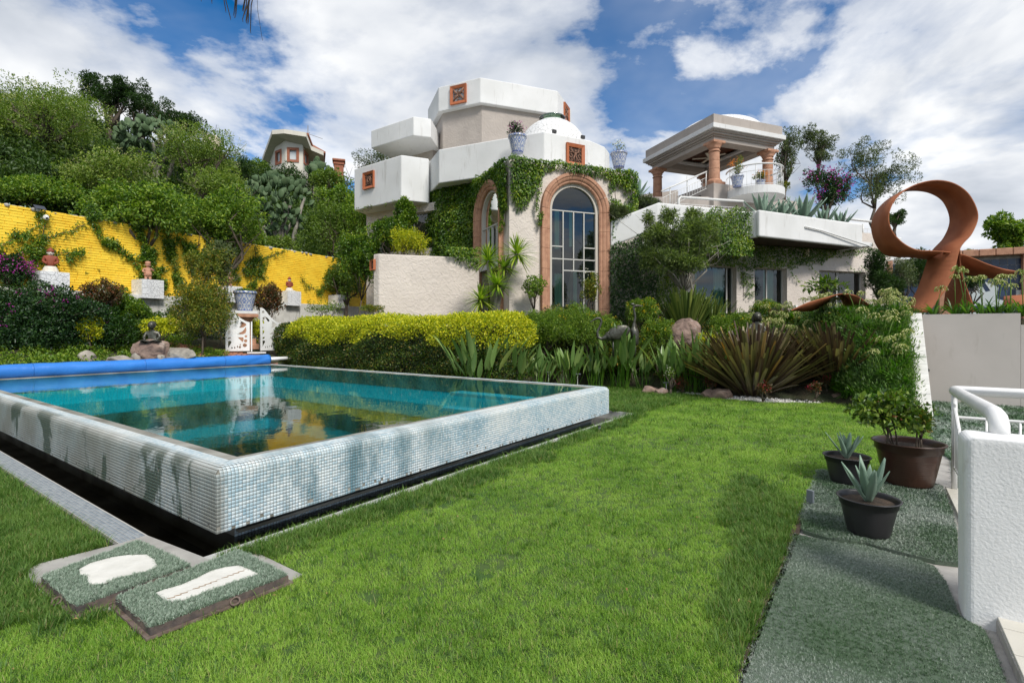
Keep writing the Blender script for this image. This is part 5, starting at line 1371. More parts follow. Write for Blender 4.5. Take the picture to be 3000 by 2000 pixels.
# brick paving between pool and gate
bpth = MB()
PAVM = pm('clay_paver', (0.42, 0.20, 0.12), .85, (0.30, 0.14, 0.09), 9, bump=.5, bscale=40, bdist=.005)
pav_root = thing('brick_path', 'reddish clay brick path curving from the pool to the gate', 'path', (-8, 14.8, .6))
bme = MB().box((0, 0, 0), (.215, .105, .05)).mesh('brick'); bme.materials.append(PAVM)
n_b = 0
for i in range(26):
    for j in range(9):
        x, y = -9.9 + i * .225 + (j % 2) * .11, 14.05 + j * .115 + i * .0
        a = R(18); cx, cy = -8, 14.5; X = cx + (x - cx) * math.cos(a) - (y - cy) * math.sin(a); Y = cy + (x - cx) * math.sin(a) + (y - cy) * math.cos(a)
        s_, t_ = ST(X, Y)
        if t_ < PT + .3 and s_ < PS + .1: continue
        if s_ < PS + .35 and t_ < PT: continue
        if s_ > 6.5: continue
        o = bpy.data.objects.new('brick', bme); COL.objects.link(o); o.parent = pav_root
        o.location = Vector((X, Y, float(terrain(X, Y)) + random.uniform(-.004, .004) + .01)) - ORG[pav_root.name]; o.rotation_euler = (0, 0, a + random.gauss(0, .02))
# bronze reading children
def reader(c, h, rz, name, label, variant):
    t = thing(name, label, 'statue', c, rz)
    J = lambda x, y, z, r: ((x * h, y * h, z * h), (r[0] * h, r[1] * h) if isinstance(r, tuple) else r * h)
    joints = [J(0, 0, .13, (.19, .15)), J(0, -.02, .32, (.15, .12)), J(0, -.05, .50, (.17, .11)), J(0, -.08, .60, .065), J(0, -.11, .66, .06),
              J(-.15, -.06, .16, .10), J(-.34, -.24, .12, .085), J(-.10, -.36, .07, .06), J(.02, -.38, .05, .045),
              J(.15, -.06, .16, .10), J(.34, -.24, .12, .085), J(.10, -.34, .09, .06), J(-.02, -.36, .08, .045),
              J(-.20, -.05, .50, .075), J(-.27, -.12, .33, .06), J(-.20, -.30, .24, .05), J(.20, -.05, .50, .075), J(.27, -.12, .33, .06), J(.20, -.30, .24, .05)]
    skin('body', joints, [(0, 1), (1, 2), (2, 3), (3, 4), (0, 5), (5, 6), (6, 7), (7, 8), (0, 9), (9, 10), (10, 11), (11, 12), (2, 13), (13, 14), (14, 15), (2, 16), (16, 17), (17, 18)], BRONZE, t, 2, False)
    hd = MB().ellipsoid((0, -.15 * h, .80 * h), (.125 * h, .145 * h, .15 * h), M=Matrix.Rotation(.35, 3, 'X'), nu=18, nv=14).ellipsoid((0, -.29 * h, .755 * h), (.02 * h, .03 * h, .03 * h)).ellipsoid((.13 * h, -.14 * h, .78 * h), (.02 * h, .03 * h, .04 * h)).ellipsoid((-.13 * h, -.14 * h, .78 * h), (.02 * h, .03 * h, .04 * h)).build('head', BRONZE, t, False, True)
    mb = MB().ellipsoid((0, -.10 * h, .845 * h), (.145 * h, .15 * h, .13 * h), M=Matrix.Rotation(.35, 3, 'X'), nu=18, nv=12)
    if variant: mb.ellipsoid((-.12 * h, -.03 * h, .74 * h), (.06 * h, .08 * h, .13 * h)).ellipsoid((.12 * h, -.03 * h, .74 * h), (.06 * h, .08 * h, .13 * h)).ellipsoid((0, .06 * h, .70 * h), (.12 * h, .07 * h, .16 * h))
    mb.build('hair', BRONZE, t, False, True)
    bk = MB()
    for sg in (-1, 1):
        V = []
        for i in range(5):
            f = i / 4; x = sg * f * .34 * h; z = (.20 + .05 * math.sin(f * 2.6) - .02) * h
            for y in (-.56, -.26): V.append((x, y * h, z))
        V += [(x, y, z - .025 * h) for x, y, z in V]
        fs = [(2 * i, 2 * i + 1, 2 * i + 3, 2 * i + 2) for i in range(4)] + [(10 + 2 * i, 12 + 2 * i, 13 + 2 * i, 11 + 2 * i) for i in range(4)] + [(2 * i, 2 * i + 2, 12 + 2 * i, 10 + 2 * i) for i in range(4)] + [(2 * i + 1, 11 + 2 * i, 13 + 2 * i, 2 * i + 3) for i in range(4)] + [(8, 9, 19, 18)]
        bk.add(V, fs)
    bk.build('book', BRONZE, t, False, True)
    return t
def rock(c, r, seed, label, mat=ROCKM, group='garden rocks', squash=(1, 1, 1), name='rock', sub=4):
    bm = bmesh.new(); bmesh.ops.create_icosphere(bm, subdivisions=sub, radius=1.0)
    me = bpy.data.meshes.new(name); bm.to_mesh(me); bm.free()
    from mathutils import noise
    rr_ = random.Random(seed); planes = [Vector((rr_.gauss(0, 1), rr_.gauss(0, 1), rr_.gauss(0, .8))).normalized() for _ in range(9)]
    for v in me.vertices:
        p = v.co.copy()
        for n_ in planes:
            d = p.dot(n_) - .72
            if d > 0: p -= n_ * d * .85
        p *= 1 + .10 * noise.noise(p * 2.5 + Vector((seed, 0, 0))) + .035 * noise.noise(p * 7 + Vector((seed, 3, 0)))
        v.co = Vector((p.x * squash[0], p.y * squash[1], p.z * squash[2])) * r
    o = link(name, me, mat, None, smooth=False); o.location = c; meta(o, label, 'rock', group); return o
rk = P(443, 1030, 12.6)
ROCK1 = rock(P(444, 1034, 12.6) , .43, 3, 'large reddish rock under the bronze reading child by the pool', squash=(1.15, .8, .85))
top = P(448, 1006, 12.6)
reader(Vector((top.x, top.y, top.z - .05)), .62, R(20), 'bronze_child', 'bronze child seated reading an open book on the reddish rock', 0)
rock(P(515, 1042, 12.9), .36, 8, 'pale flat rock lying right of the bronze reading child', ROCKG, squash=(1.6, .9, .7))
rock(P(402, 1052, 12.4), .20, 9, 'small pale rock left of the reddish rock', ROCKG, squash=(.8, .9, 1.2))
rock(P(470, 1048, 12.3), .10, 10, 'small dark rock wedged right under the reddish rock', ROCKG)
rock(P(258, 1053, 12.0), .22, 12, 'pale rock half buried in creeping plants left of the statue', ROCKG)
rock(P(350, 1055, 12.1), .20, 14, 'pale rock between creeping plants behind the blue cover', ROCKG, squash=(1.6, 1, .7))
c = P(2216, 978, 12.35); 
reader(Vector((c.x, c.y, c.z - .12)), .66, R(-12), 'bronze_girl', 'dark bronze girl seated reading behind the brown flax clump', 1)
rock(c - Vector((0, -.05, .55)), .48, 21, 'dark rock hidden under the bronze girl', ROCKM)
rock(P(2006, 985, 12.6), .50, 33, 'big pinkish boulder between the swan statue and the flax clumps', squash=(.95, .8, .88))
for i, (u, v, r_, l) in enumerate(((1903, 1137, .16, 'brown stone at the lawn edge left of the gravel'), (1938, 1141, .13, 'dark stone at the lawn edge beside the plant light'), (2112, 1150, .24, 'low dark stone in the gravel left of the brown flax'), (2075, 1148, .15, 'flat stone on white gravel under the bird of paradise leaves'),
                                  (2418, 1150, .22, 'brown stone right of the brown flax base'), (2455, 1160, .14, 'small stone by the slope at the lawn corner'))):
    p = PZ(u, v + 8, .05); rock(p, r_, 40 + i, l, ROCKM, squash=(1.3, .9, .8), sub=3)
# bronze birds
def bird(c, kind, rz, label, h):
    t = thing('bronze_' + kind, label, 'statue', c, rz)
    J = lambda x, y, z, r: ((x * h, y * h, z * h), r * h)
    if kind == 'swan':
        # body low, neck an S forward (toward -x), long beak
        j = [J(0, 0, .40, .17), J(.22, 0, .46, .15), J(.42, 0, .55, .07), J(-.18, 0, .34, .10), J(-.33, 0, .28, .055), J(-.44, 0, .33, .045), J(-.46, 0, .50, .038), J(-.38, 0, .66, .036), J(-.33, 0, .80, .036), J(-.38, 0, .90, .04), J(-.47, 0, .90, .045), J(-.58, 0, .84, .022), J(-.68, 0, .77, .010)]
        skin('body', j, [(0, 1), (1, 2), (0, 3), (3, 4), (4, 5), (5, 6), (6, 7), (7, 8), (8, 9), (9, 10), (10, 11), (11, 12)], BRONZE, t, 2, False)
        for sg in (-1, 1):
            mb = MB(); mb.ellipsoid((.18 * h, sg * .13 * h, .48 * h), (.33 * h, .05 * h, .20 * h), M=Matrix.Rotation(-.35, 3, 'Y'), nu=16, nv=10); mb.build('wing', BRONZE, t, False, True)
        for sg in (-1, 1): MB().tube([(0, sg * .05 * h, .3 * h), (.02 * h, sg * .05 * h, -.25 * h)], .018 * h, 8).build('leg', BRONZE, t, False, True)
    else:
        j = [J(0, 0, .42, .085), J(.02, 0, .32, .075), J(.05, 0, .20, .035), J(-.01, 0, .52, .05), J(-.0, 0, .62, .026), J(.02, 0, .74, .022), J(.0, 0, .86, .022), J(-.02, 0, .93, .026), J(.03, 0, .955, .035), J(.09, 0, .955, .018), J(.17, 0, .945, .006)]
        skin('body', j, [(0, 1), (1, 2), (0, 3), (3, 4), (4, 5), (5, 6), (6, 7), (7, 8), (8, 9), (9, 10)], BRONZE, t, 2, False)
        MB().ellipsoid((-.03 * h, 0, .985 * h), (.04 * h, .012 * h, .018 * h)).build('crest', BRONZE, t, False, True)
        for sg in (-1, 1):
            MB().ellipsoid((.01 * h, sg * .055 * h, .36 * h), (.05 * h, .025 * h, .14 * h), nu=12, nv=8).build('wing', BRONZE, t, False, True)
            MB().tube([(.01 * h, sg * .03 * h, .26 * h), (.02 * h, sg * .03 * h, .12 * h), (0, sg * .03 * h, -.02)], .012 * h, 8).build('leg', BRONZE, t, False, True)
p = P(1795, 985, 11.9); bird(Vector((p.x, p.y, p.z - .28)), 'swan', R(0), 'bronze swan with curved neck and half open wings among the bushes', .78)
p = P(1858, 893, 12.0); q = P(1858, 1012, 12.0); bird(Vector((p.x, p.y, q.z - .25)), 'crane', R(0), 'tall slim bronze crane standing upright beside the swan', (p.z - q.z + .25) / .97)

# ------------------------------------------------------------------ rust steel ribbon sculpture
def rustmat():
    return pm('rust_steel', (0.37, 0.135, 0.062), .78, (0.27, 0.09, 0.041), 2.6, bump=.2, bscale=60, bdist=.003, spec=.25, stain=((0.19, 0.062, 0.030), 3.5, .58, .85, (1.5, 1.5, .5)))
RUST = rustmat()
def catmull(pts, n=6):
    out = []; m = len(pts)
    for i in range(m - 1):
        p0, p1_, p2_, p3 = pts[max(i - 1, 0)], pts[i], pts[i + 1], pts[min(i + 2, m - 1)]
        for k in range(n):
            t = k / n; out.append(tuple(.5 * ((2 * b) + (c_ - a) * t + (2 * a - 5 * b + 4 * c_ - d) * t * t + (-a + 3 * b - 3 * c_ + d) * t ** 3) for a, b, c_, d in zip(p0, p1_, p2_, p3)))
    out.append(tuple(pts[-1])); return out
def ribbon(pairs, name, parent, thick=.018, org=(2400, 480, 3.267)):
    A_ = catmull([(a[0], a[1], a[2]) for a, b_ in pairs]); B_ = catmull([(b_[0], b_[1], b_[2]) for a, b_ in pairs])
    def w3(q): return P(org[0] + q[0] / org[2], org[1] + q[1] / org[2], q[2])
    A3 = [w3(q) for q in A_]; B3 = [w3(q) for q in B_]; V = []; n_ = len(A3)
    for i in range(n_):
        t = A3[min(i + 1, n_ - 1)] - A3[max(i - 1, 0)]; nrm = t.cross(B3[i] - A3[i])
        nrm = nrm.normalized() * thick / 2 if nrm.length > 1e-6 else Vector((0, 0, thick / 2))
        V += [A3[i] + nrm, B3[i] + nrm, B3[i] - nrm, A3[i] - nrm]
    Fc = []
    for i in range(n_ - 1):
        for k in range(4): l = (k + 1) % 4; Fc.append((4 * i + k, 4 * i + l, 4 * i + 4 + l, 4 * i + 4 + k))
    Fc += [(3, 2, 1, 0), tuple(4 * (n_ - 1) + k for k in range(4))]
    o = MB().add(V, Fc).build(name, RUST, parent, smooth=False)
    for i, p in enumerate(o.data.polygons): p.use_smooth = i % 4 in (0, 2) and i < 4 * (n_ - 1)
    return o
YN, YF = 11.2, 11.95
sculp = thing('ribbon_sculpture', 'tall looping rust steel ribbon sculpture on the planted terrace', 'sculpture', P(2720, 905, 11.4))
prs = [((1050, 1420, YN), (770, 1440, YF - .2)), ((1190, 1230, YN), (905, 1270, YF - .2)), ((1285, 1050, YN), (985, 1080, YF - .2)), ((1350, 805, YN), (1062, 860, YF - .1)), ((1462, 665, YN), (1190, 710, YF)), ((1520, 490, YN), (1250, 540, YF)),
       ((1440, 300, YN), (1190, 370, YF)), ((1300, 192, YN), (1070, 285, YF)), ((1130, 158, YN), (920, 258, YF)), ((950, 190, YN), (770, 278, YF)), ((800, 268, YN), (640, 355, YF)), ((700, 385, YN), (545, 460, YF)),
       ((665, 520, YN), (500, 590, YF)), ((700, 645, YN), (530, 745, YF)), ((800, 755, YN), (600, 845, YF)), ((930, 822, YN), (700, 887, YF)), ((1060, 832, YN), (880, 895, YF)), ((1190, 838, YN + .05), (1040, 915, YF))]
ribbon(prs, 'ribbon_loop', sculp)
ribbon([((1190, 838, YN + .06), (1180, 900, YF)), ((1350, 862, YN + .25), (1350, 1045, YF)), ((1480, 905, YN + .1), (1480, 1070, YF - .1)), ((1620, 962, YN), (1590, 1090, YF - .2)), ((1760, 1005, YN), (1740, 1097, YF - .4)), ((1900, 1030, YN), (1890, 1055, YF - .6))], 'ribbon_tail', sculp)
ribbon([((1345, 815, YN + .05), (1330, 840, YF)), ((1350, 930, YN + .12), (1290, 960, YF)), ((1375, 1080, YN + .12), (1262, 1090, YF)), ((1440, 1260, YN + .12), (1210, 1230, YF)), ((1500, 1420, YN + .1), (1190, 1400, YF))], 'ribbon_leg', sculp)
rib2 = thing('ribbon_sculpture', 'low arched rust steel ribbon rising out of the agapanthus bed', 'sculpture', P(2400, 900, 11.6))
# arch: left point rising to crest then dark underside curling down
A2 = [((-345, 1345), 11.0, 11.0), ]
ribbon([((-265, 1400, 11.0), (-270, 1402, 11.02)), ((-110, 1330, 11.0), (-70, 1405, 11.6)), ((70, 1278, 11.0), (80, 1330, 11.9)), ((210, 1243, 11.0), (170, 1255, 12.0)), ((330, 1255, 11.0), (250, 1380, 12.0)), ((420, 1300, 11.0), (300, 1440, 12.0)), ((520, 1390, 11.0), (420, 1500, 12.0)), ((600, 1480, 11.0), (520, 1580, 12.0))], 'ribbon', rib2)
rib3 = thing('ribbon_sculpture', 'low rust steel ribbon piece at the far right edge of the terrace', 'sculpture', P(2960, 900, 11))
ribbon([((1760, 1360, 11.0), (1765, 1270, 11.3)), ((1850, 1370, 10.8), (1850, 1262, 11.2)), ((1960, 1350, 10.7), (1960, 1255, 11.0)), ((2100, 1340, 10.6), (2100, 1240, 10.8))], 'ribbon', rib3)

# ------------------------------------------------------------------ retaining wall, side wall coping, mats, steps, handrail
RETW = pm('pale_warm_render', (0.53, 0.485, 0.45), 0.85, (0.48, 0.44, 0.405), 1.3, bump=0.2, bscale=10, bdist=0.006, stain=((0.36, 0.32, 0.28), 2.4, 0.60, 0.88, (2, 2, 0.6)))
rw = thing('retaining_wall', 'smooth beige retaining wall of the planted terrace on the right', 'wall', SW(11.6, -5.2, 0))
a, b_ = SW(11.47, -4.43), SW(11.47, -5.83)
xd = (b_ - a).normalized()
panel('wall', a, xd, rect(.0, 1.42, 0.0, 1.735), [], .22, RETW, rw)
panel('wall', a + xd * 1.424 , xd, rect(0, 4, 0.0, 1.52), [], .22, RETW, rw)
MB().tube([a + xd * .08 - Vector((0, 0, -.62)) + Vector((-xd.y, xd.x, 0)) * .05, a + xd * .08 + Vector((0, 0, .62)) + Vector((xd.y, -xd.x, 0)) * .02], .035, 12).build('drain_pipe', BLACKM, rw)
MB().tube([P(2878, 924, 10.1), P(2878, 896, 10.1)], .022, 8).build('pipe_stub', RAIL, rw)
sw = thing('sloping_coping', 'white tiled sloping coping at the left end of the beige retaining wall', 'coping', SW(9, -4.3, 0))
s0, s1, ntl = 9.0, 11.46, 11
def cz(s_): return 0.0 + 1.76 * (s_ - 8.98) / (s1 - 8.98)
mb = MB().prism([tuple(SW(s0, -4.20)[:2]), tuple(SW(s0, -4.40)[:2]), tuple(SW(s1, -4.40)[:2]), tuple(SW(s1, -4.20)[:2])], -.1, lambda p: cz(ST(p[0], p[1])[0]) - .012); mb.build('core', CONC, sw)
CT = pm('white_tile', (0.72, 0.71, 0.67), .35, (0.60, 0.59, 0.55), 6)
for i in range(ntl):
    a_, b2 = s0 + (s1 - s0) * i / ntl + .004, s0 + (s1 - s0) * (i + 1) / ntl - .004
    V = [SW(a_, -4.18, cz(a_) - .015), SW(a_, -4.42, cz(a_) - .015), SW(b2, -4.42, cz(b2) - .015), SW(b2, -4.18, cz(b2) - .015)]; V += [v + Vector((0, 0, .022)) for v in V]
    MB().add(V, [(0, 3, 2, 1), (4, 5, 6, 7), (0, 1, 5, 4), (1, 2, 6, 5), (2, 3, 7, 6), (3, 0, 4, 7)]).build('tile', CT, sw, bevel=.003)
# lower terrace slab beyond the lawn
gt = [tuple(PZ(u, v, 0)[:2]) for u, v in ((2712, 1216), (2716, 1165), (3010, 1186), (3300, 1205), (3500, 1500), (2800, 1424), (2790, 1345), (2738, 1310))]
TURFB = pm('turf_backing', (0.035, 0.095, 0.035), .95, (0.05, 0.12, 0.05), 3, bump=.8, bscale=150, bdist=.01)
mb = MB().prism(gt, -.03, .006); tt = mb.build('turf_carpet', TURFB); meta(tt, 'worn green artificial turf covering the terrace below the retaining wall', 'artificial turf')
slab = MB().prism([tuple(PZ(u, v, 0)[:2]) for u, v in ((2690, 1180), (2760, 1200), (3600, 1230), (4200, 1900), (3200, 3000), (2000, 3300), (2050, 2280), (2140, 2000), (2250, 1730), (2290, 1650), (2323, 1554), (2345, 1510), (2396, 1365), (2720, 1390), (2700, 1235))], -.08, -.022)
SL = slab.build('terrace_pavement', CONC); meta(SL, kind='structure')
SOILB = MB().prism(px_poly([(2400, 1372), (2730, 1405), (2735, 1416), (2405, 1384), (2362, 1500), (2340, 1560), (2310, 1655), (2272, 1735), (2172, 2010), (2060, 2300), (2030, 2300), (2140, 2000), (2246, 1730), (2284, 1650), (2316, 1554), (2336, 1505)]), -.02, -.004)
o = SOILB.build('soil_edge', SOIL); meta(o, kind='structure')
MATU = px_poly([(2396, 1379), (2480, 1382), (2727, 1417), (2758, 1424), (2785, 1490), (2804, 1557), (2808, 1651), (2740, 1643), (2636, 1618), (2544, 1592), (2426, 1577), (2352, 1554), (2347, 1510)])
MATL = px_poly([(2326, 1560), (2426, 1583), (2544, 1598), (2636, 1624), (2700, 1640), (2738, 1655), (2776, 1710), (2809, 1797), (2886, 1843), (2911, 1894), (2950, 2000), (3010, 2180), (2950, 2400), (2080, 2330), (2160, 2000), (2260, 1730), (2296, 1650)])
FIBM = pm('turf_mat_base', (0.05, 0.085, 0.045), .95, (0.10, 0.13, 0.10), 3)
def turfmat(name):
    m = bpy.data.materials.new(name); m.use_nodes = True; t = m.node_tree; b = t.nodes['Principled BSDF']
    g = t.nodes.new('ShaderNodeNewGeometry'); n = N(t, 'ShaderNodeTexNoise', i_Scale=1.5, i_Detail=3, i_Distortion=.5); t.links.new(g.outputs['Position'], n.inputs['Vector'])
    f = math_n(t, 'ADD', math_n(t, 'MULTIPLY', n.outputs[0], 1.0), math_n(t, 'MULTIPLY', g.outputs['Random Per Island'], .28))
    c = ramp(t, f, [(.42, (0.028, 0.085, 0.018)), (.56, (0.065, 0.13, 0.055)), (.68, (0.19, 0.245, 0.19)), (.88, (0.36, 0.40, 0.35))]); t.links.new(c, b.inputs['Base Color']); b.inputs['Roughness'].default_value = .38
    return m
FIB = turfmat('turf_fibre')
def fibres(name, poly, z, dens, hgt, parent=None, excl=None, mat=FIB, wdt=.0022, scale=1.0):
    xs = [p[0] for p in poly]; ys = [p[1] for p in poly]; n = int((max(xs) - min(xs)) * (max(ys) - min(ys)) * dens)
    x = rng.uniform(min(xs), max(xs), n); y = rng.uniform(min(ys), max(ys), n); k = in_poly(x, y, poly)
    if excl is not None: k &= ~in_poly(x, y, excl)
    x, y = x[k], y[k]; n = len(x)
    pr = proto_obj(name + '_tuft', blades(11, .012, hgt, wdt, 1.1, 2, 31), mat)
    fs = np.clip(y / 3.2, 1, 2.2) * scale
    sc3 = np.stack([fs, fs, rng.uniform(.7, 1.3, n)], 1); 
    if parent is not None: x, y, z = x - ORG[parent.name].x, y - ORG[parent.name].y, z - ORG[parent.name].z
    return scatter(name, np.stack([x, y, np.full(n, z)], 1), rots(n, .2), sc3, pr, parent=parent)
mu = thing('turf_mat', 'thick worn artificial turf mat under the three plant pots', 'turf mat', (2.8, 4.2, 0)); MB().prism(MATU, -.020, .006).build('backing', FIBM, mu); fibres('fibre', MATU, .005, 7000, .020, mu)
ml = thing('turf_mat', 'large faded artificial turf mat in front of the pots running to the bottom edge', 'turf mat', (2.0, 2.4, 0)); MB().prism(MATL, -.020, -.004).build('backing', FIBM, ml); fibres('fibre', MATL, -.005, 9000, .013, ml, wdt=.0018)
fibres('fibre', gt, .005, 900, .02, None, scale=1.6).name = 'turf_fibres'
# hatch slab and two turf-covered lids
hs_ = MB().prism(HATCH_SLAB, -.05, .008).build('concrete_slab', pm('pale_concrete', (0.40, 0.39, 0.36), .85, (0.27, 0.26, 0.24), 4, bump=.4, bscale=40, bdist=.005)); meta(hs_, kind='structure')
def hatch(poly, hole, z, label, rust=False):
    c = Vector((sum(p[0] for p in poly) / 4, sum(p[1] for p in poly) / 4, .008)); t = thing('hatch_cover', label, 'hatch', c, group='turf covered hatch lids')
    def sc_(f): return [(c.x + (x - c.x) * f, c.y + (y - c.y) * f) for x, y in poly]
    MB().prism(sc_(1.06), .009, .020).build('rusty_frame', pm('rusty_iron', (0.10, 0.065, 0.05), .85, (0.17, 0.13, 0.11), 20, bump=.6, bscale=40), t)
    MB().prism(sc_(1.0), .021, z - .006).build('lid', pm('lid_edge', (0.15, 0.11, 0.09), .9, (0.06, 0.05, 0.05), 14, bump=.8, bscale=30), t)
    MB().prism(sc_(.985), z - .0055, z - .001).build('turf_backing', FIBM, t)
    fibres('fibre', sc_(.985), z - .002, 16000, .020, t, excl=hole, mat=FIB2, wdt=.0028)
    MB().prism(hole, z - .001, z + .004).build('patch', pm('white_patch', (0.66, 0.65, 0.60), .8, (0.56, 0.55, 0.50), 8, bump=.3, bscale=40), t)
    for k, f in ((0, .35),): 
        p = Vector((poly[3][0] * .6 + poly[0][0] * .4, poly[3][1] * .6 + poly[0][1] * .4, .03)) if not rust else Vector((poly[3][0] * .45 + poly[2][0] * .55, poly[3][1] * .45 + poly[2][1] * .55, .035))
        d_ = (p - c); d_.z = 0; d_.normalize(); p += d_ * .02
        MB().tube([p + Vector((math.cos(q) * .022, math.sin(q) * .016, .012 * math.sin(q) + .004)) for q in [2 * math.pi * i / 12 for i in range(12)]], .005, 6, closed=True).build('ring_handle', pm('rusty_iron', (0, 0, 0)), t, smooth=True)
    return t
def fibmat2():
    m = bpy.data.materials.new('pale_fibre'); m.use_nodes = True; t = m.node_tree; b = t.nodes['Principled BSDF']; g = t.nodes.new('ShaderNodeNewGeometry')
    c = ramp(t, g.outputs['Random Per Island'], [(0, (0.10, 0.165, 0.105)), (.5, (0.20, 0.275, 0.20)), (1, (0.34, 0.41, 0.33))]); t.links.new(c, b.inputs['Base Color']); b.inputs['Roughness'].default_value = .4; return m
FIB2 = fibmat2()
LZ = .062
def sq(pts): return px_poly(pts, LZ)
hatch(sq([(121, 1686), (408, 1580), (561, 1654), (223, 1775)]), sq([(232, 1668), (265, 1650), (330, 1632), (380, 1626), (430, 1625), (452, 1640), (461, 1658), (440, 1672), (400, 1680), (345, 1693), (300, 1712), (262, 1713), (255, 1700), (258, 1690), (235, 1684)]), LZ, 'left hatch lid in faded turf with a rounded white bare patch')
hatch(sq([(338, 1746), (701, 1609), (845, 1682), (440, 1835)]), sq([(457, 1737), (480, 1728), (530, 1714), (580, 1692), (620, 1672), (660, 1662), (700, 1657), (730, 1668), (757, 1682), (730, 1692), (680, 1706), (640, 1720), (580, 1742), (540, 1757), (505, 1764), (480, 1757)]), LZ, 'right hatch lid with a long white bare strip and a rusty crack', True)
cr = MB(); a, b_ = PZ(490, 1752, LZ + .0055), PZ(712, 1668, LZ + .0055)
for i in range(14): p = a.lerp(b_, i / 13); cr.add([p + Vector((0, -.002, 0)), p + Vector((.03, .012, 0)) if i % 5 != 3 else p, p + Vector((.028, .017 + random.uniform(0, .003), 0)), p + Vector((0, .003, 0))], [(0, 1, 2, 3)])
o = cr.build('crack', pm('rust_crack', (.25, .12, .03), .9), bpy.data.objects['hatch_cover.001'])
# white rendered parapet, bottom right
SPRAY = pm('rough_white', (0.74, 0.745, 0.74), .8, (0.68, 0.685, 0.68), 5, bump=.7, bscale=75, bdist=.004, bdet=3, stain=((0.30, 0.27, 0.22), 5, .63, .80, (1, 1, .6)))
wc = Vector((2.2, 2.48)); e1, e2r = E1.copy(), -E2
ww = thing('parapet_wall', 'thick rough white rendered parapet wall at the bottom right corner', 'wall', (2.2, 2.48, 0))
a = wc; pts = [a, a + e2r * 2.2, a + e2r * 2.2 + e1 * .26, a + e1 * .26]
w_o = MB().prism([tuple(p) for p in pts], -.05, .885).build('wall', SPRAY, ww, bevel=.035, seg=5)
def pw(p, z): return Vector((p[0], p[1], z))
hr = thing('handrail', 'thick white pipe handrail rising from the white parapet wall', 'handrail', (2.49, 2.6, .88))
E1v, E2v = Vector((e1.x, e1.y, 0)), Vector((e2r.x, e2r.y, 0))
A0 = Vector((2.47, 2.585, .87)); A1 = Vector((3.93, 4.53, .875)); 
MB().tube([A0, A0 + Vector((.004, .005, .05)), A0 + E1v * .05 + Vector((0, 0, .085)), A0 + E1v * .14 + Vector((0, 0, .095)), A1 - E1v * .03 + Vector((0, 0, .0)), A1 - E1v * .008 + E2v * .008, A1 + E2v * .035 , A1 + E2v * 2.4], .042, 18).build('top_rail', METALW, hr, smooth=True)
MB().tube([Vector((3.93, 4.53, -.02)), Vector((3.93, 4.53, .85))], .022, 12).build('post', METALW, hr, smooth=True)
ang1 = math.atan2(e1.y, e1.x)
MB().box(Vector((3.91, 4.50, .47)), (.05, .012, .58), ang1).build('plate', METALW, hr)
pa = Vector((3.90, 4.49, 0)); pb = pa - E1v * .9
def bar(p, q, r_=.010): return MB().tube([p, q], r_, 8).build('baluster', METALW, hr, smooth=True)
for i in range(5):
    q = pa - E1v * (.10 + i * .085); bar(q + Vector((0, 0, .20)), q + Vector((0, 0, .66 - i * .04)))
MB().tube([pa + Vector((0, 0, .72)), pa - E1v * .55 + Vector((0, 0, .40))], .014, 8).build('lower_rail', METALW, hr)
MB().tube([pa + Vector((0, 0, .20)), pa - E1v * .6 + Vector((0, 0, .20))], .014, 8).build('lower_rail', METALW, hr)
pc_ = A1.copy(); 
MB().tube([Vector((pc_.x, pc_.y, .64)), Vector((pc_.x, pc_.y, .64)) + E2v * 2.4], .012, 8).build('lower_rail', METALW, hr)
MB().tube([Vector((pc_.x, pc_.y, .15)), Vector((pc_.x, pc_.y, .15)) + E2v * 2.4], .012, 8).build('lower_rail', METALW, hr)
for i in range(1, 12): q = Vector((pc_.x, pc_.y, .15)) + E2v * (i * .21); bar(q, q + Vector((0, 0, .49)), .009)
# white tiled kerb and steps
st = thing('tiled_step', 'cream tiled step edge running beside the parapet wall at the lower right', 'step', (2.3, 2.45, 0))
STT = pm('cream_tile', (0.58, 0.555, 0.49), .4, (0.50, 0.475, 0.41), 3)
k0 = PZ(2765, 1424, 0); dd = E1v
for i in range(14):
    p = Vector((k0.x, k0.y, 0)) - dd * (i * .235 + .12) + E2v * .13
    z = -.012 if i < 9 else .035
    if i in (5, 6, 7, 8): continue
    MB().box(p + Vector((0, 0, z)), (.229, .24 if i < 9 else .34, .03), ang1).build('tile', STT, st, bevel=.003)
for i in range(3):
    p = Vector((k0.x, k0.y, 0)) - dd * (i * .3 + 1.25) + E2v * .10
    MB().box(p + Vector((0, 0, -.01)), (.294, .13, .03), ang1).build('tile', STT, st, bevel=.003)
MB().box(Vector((k0.x, k0.y, 0)) - dd * 2.75 + E2v * -.035 + Vector((0, 0, .01)), (1.3, .02, .05), ang1).build('riser', CONC, st)
gate_h = None
# ------------------------------------------------------------------ pots in the foreground
def tub(c, r, h, label, mat, ribs=0, name='plant_pot', cat='plant pot', rimh=.12):
    t = thing(name, label, cat, c)
    pr = [(0, .0), (r * .66, 0), (r * .685, h * .03)]
    for k in range(1, 40 if ribs else 8):
        f = k / (40 if ribs else 8); rr = r * (.69 + .22 * f) + (r * .006 * math.sin(f * ribs * 6.28) if ribs and .25 < f < .8 else 0); pr.append((rr, h * (.03 + .77 * f)))
    pr += [(r * .92, h * .80)]
    MB().lathe(pr, 48).build('body', mat, t, False, True)
    MB().lathe([(r * .925, h * .80), (r * .955, h * .81), (r * .965, h * (1 - .04)), (r * 1.04, h * (1 - .03)), (r * 1.05, h * .985), (r * 1.03, h), (r * .97, h * .995), (r * .94, h * .96), (r * .90, h * .86)], 48).build('rim', mat, t, False, True)
    MB().lathe([(r * .92, h * .86), (r * .5, h * .865), (0, h * .88)], 40).build('potting_soil', SOIL, t, False, True)
    return t
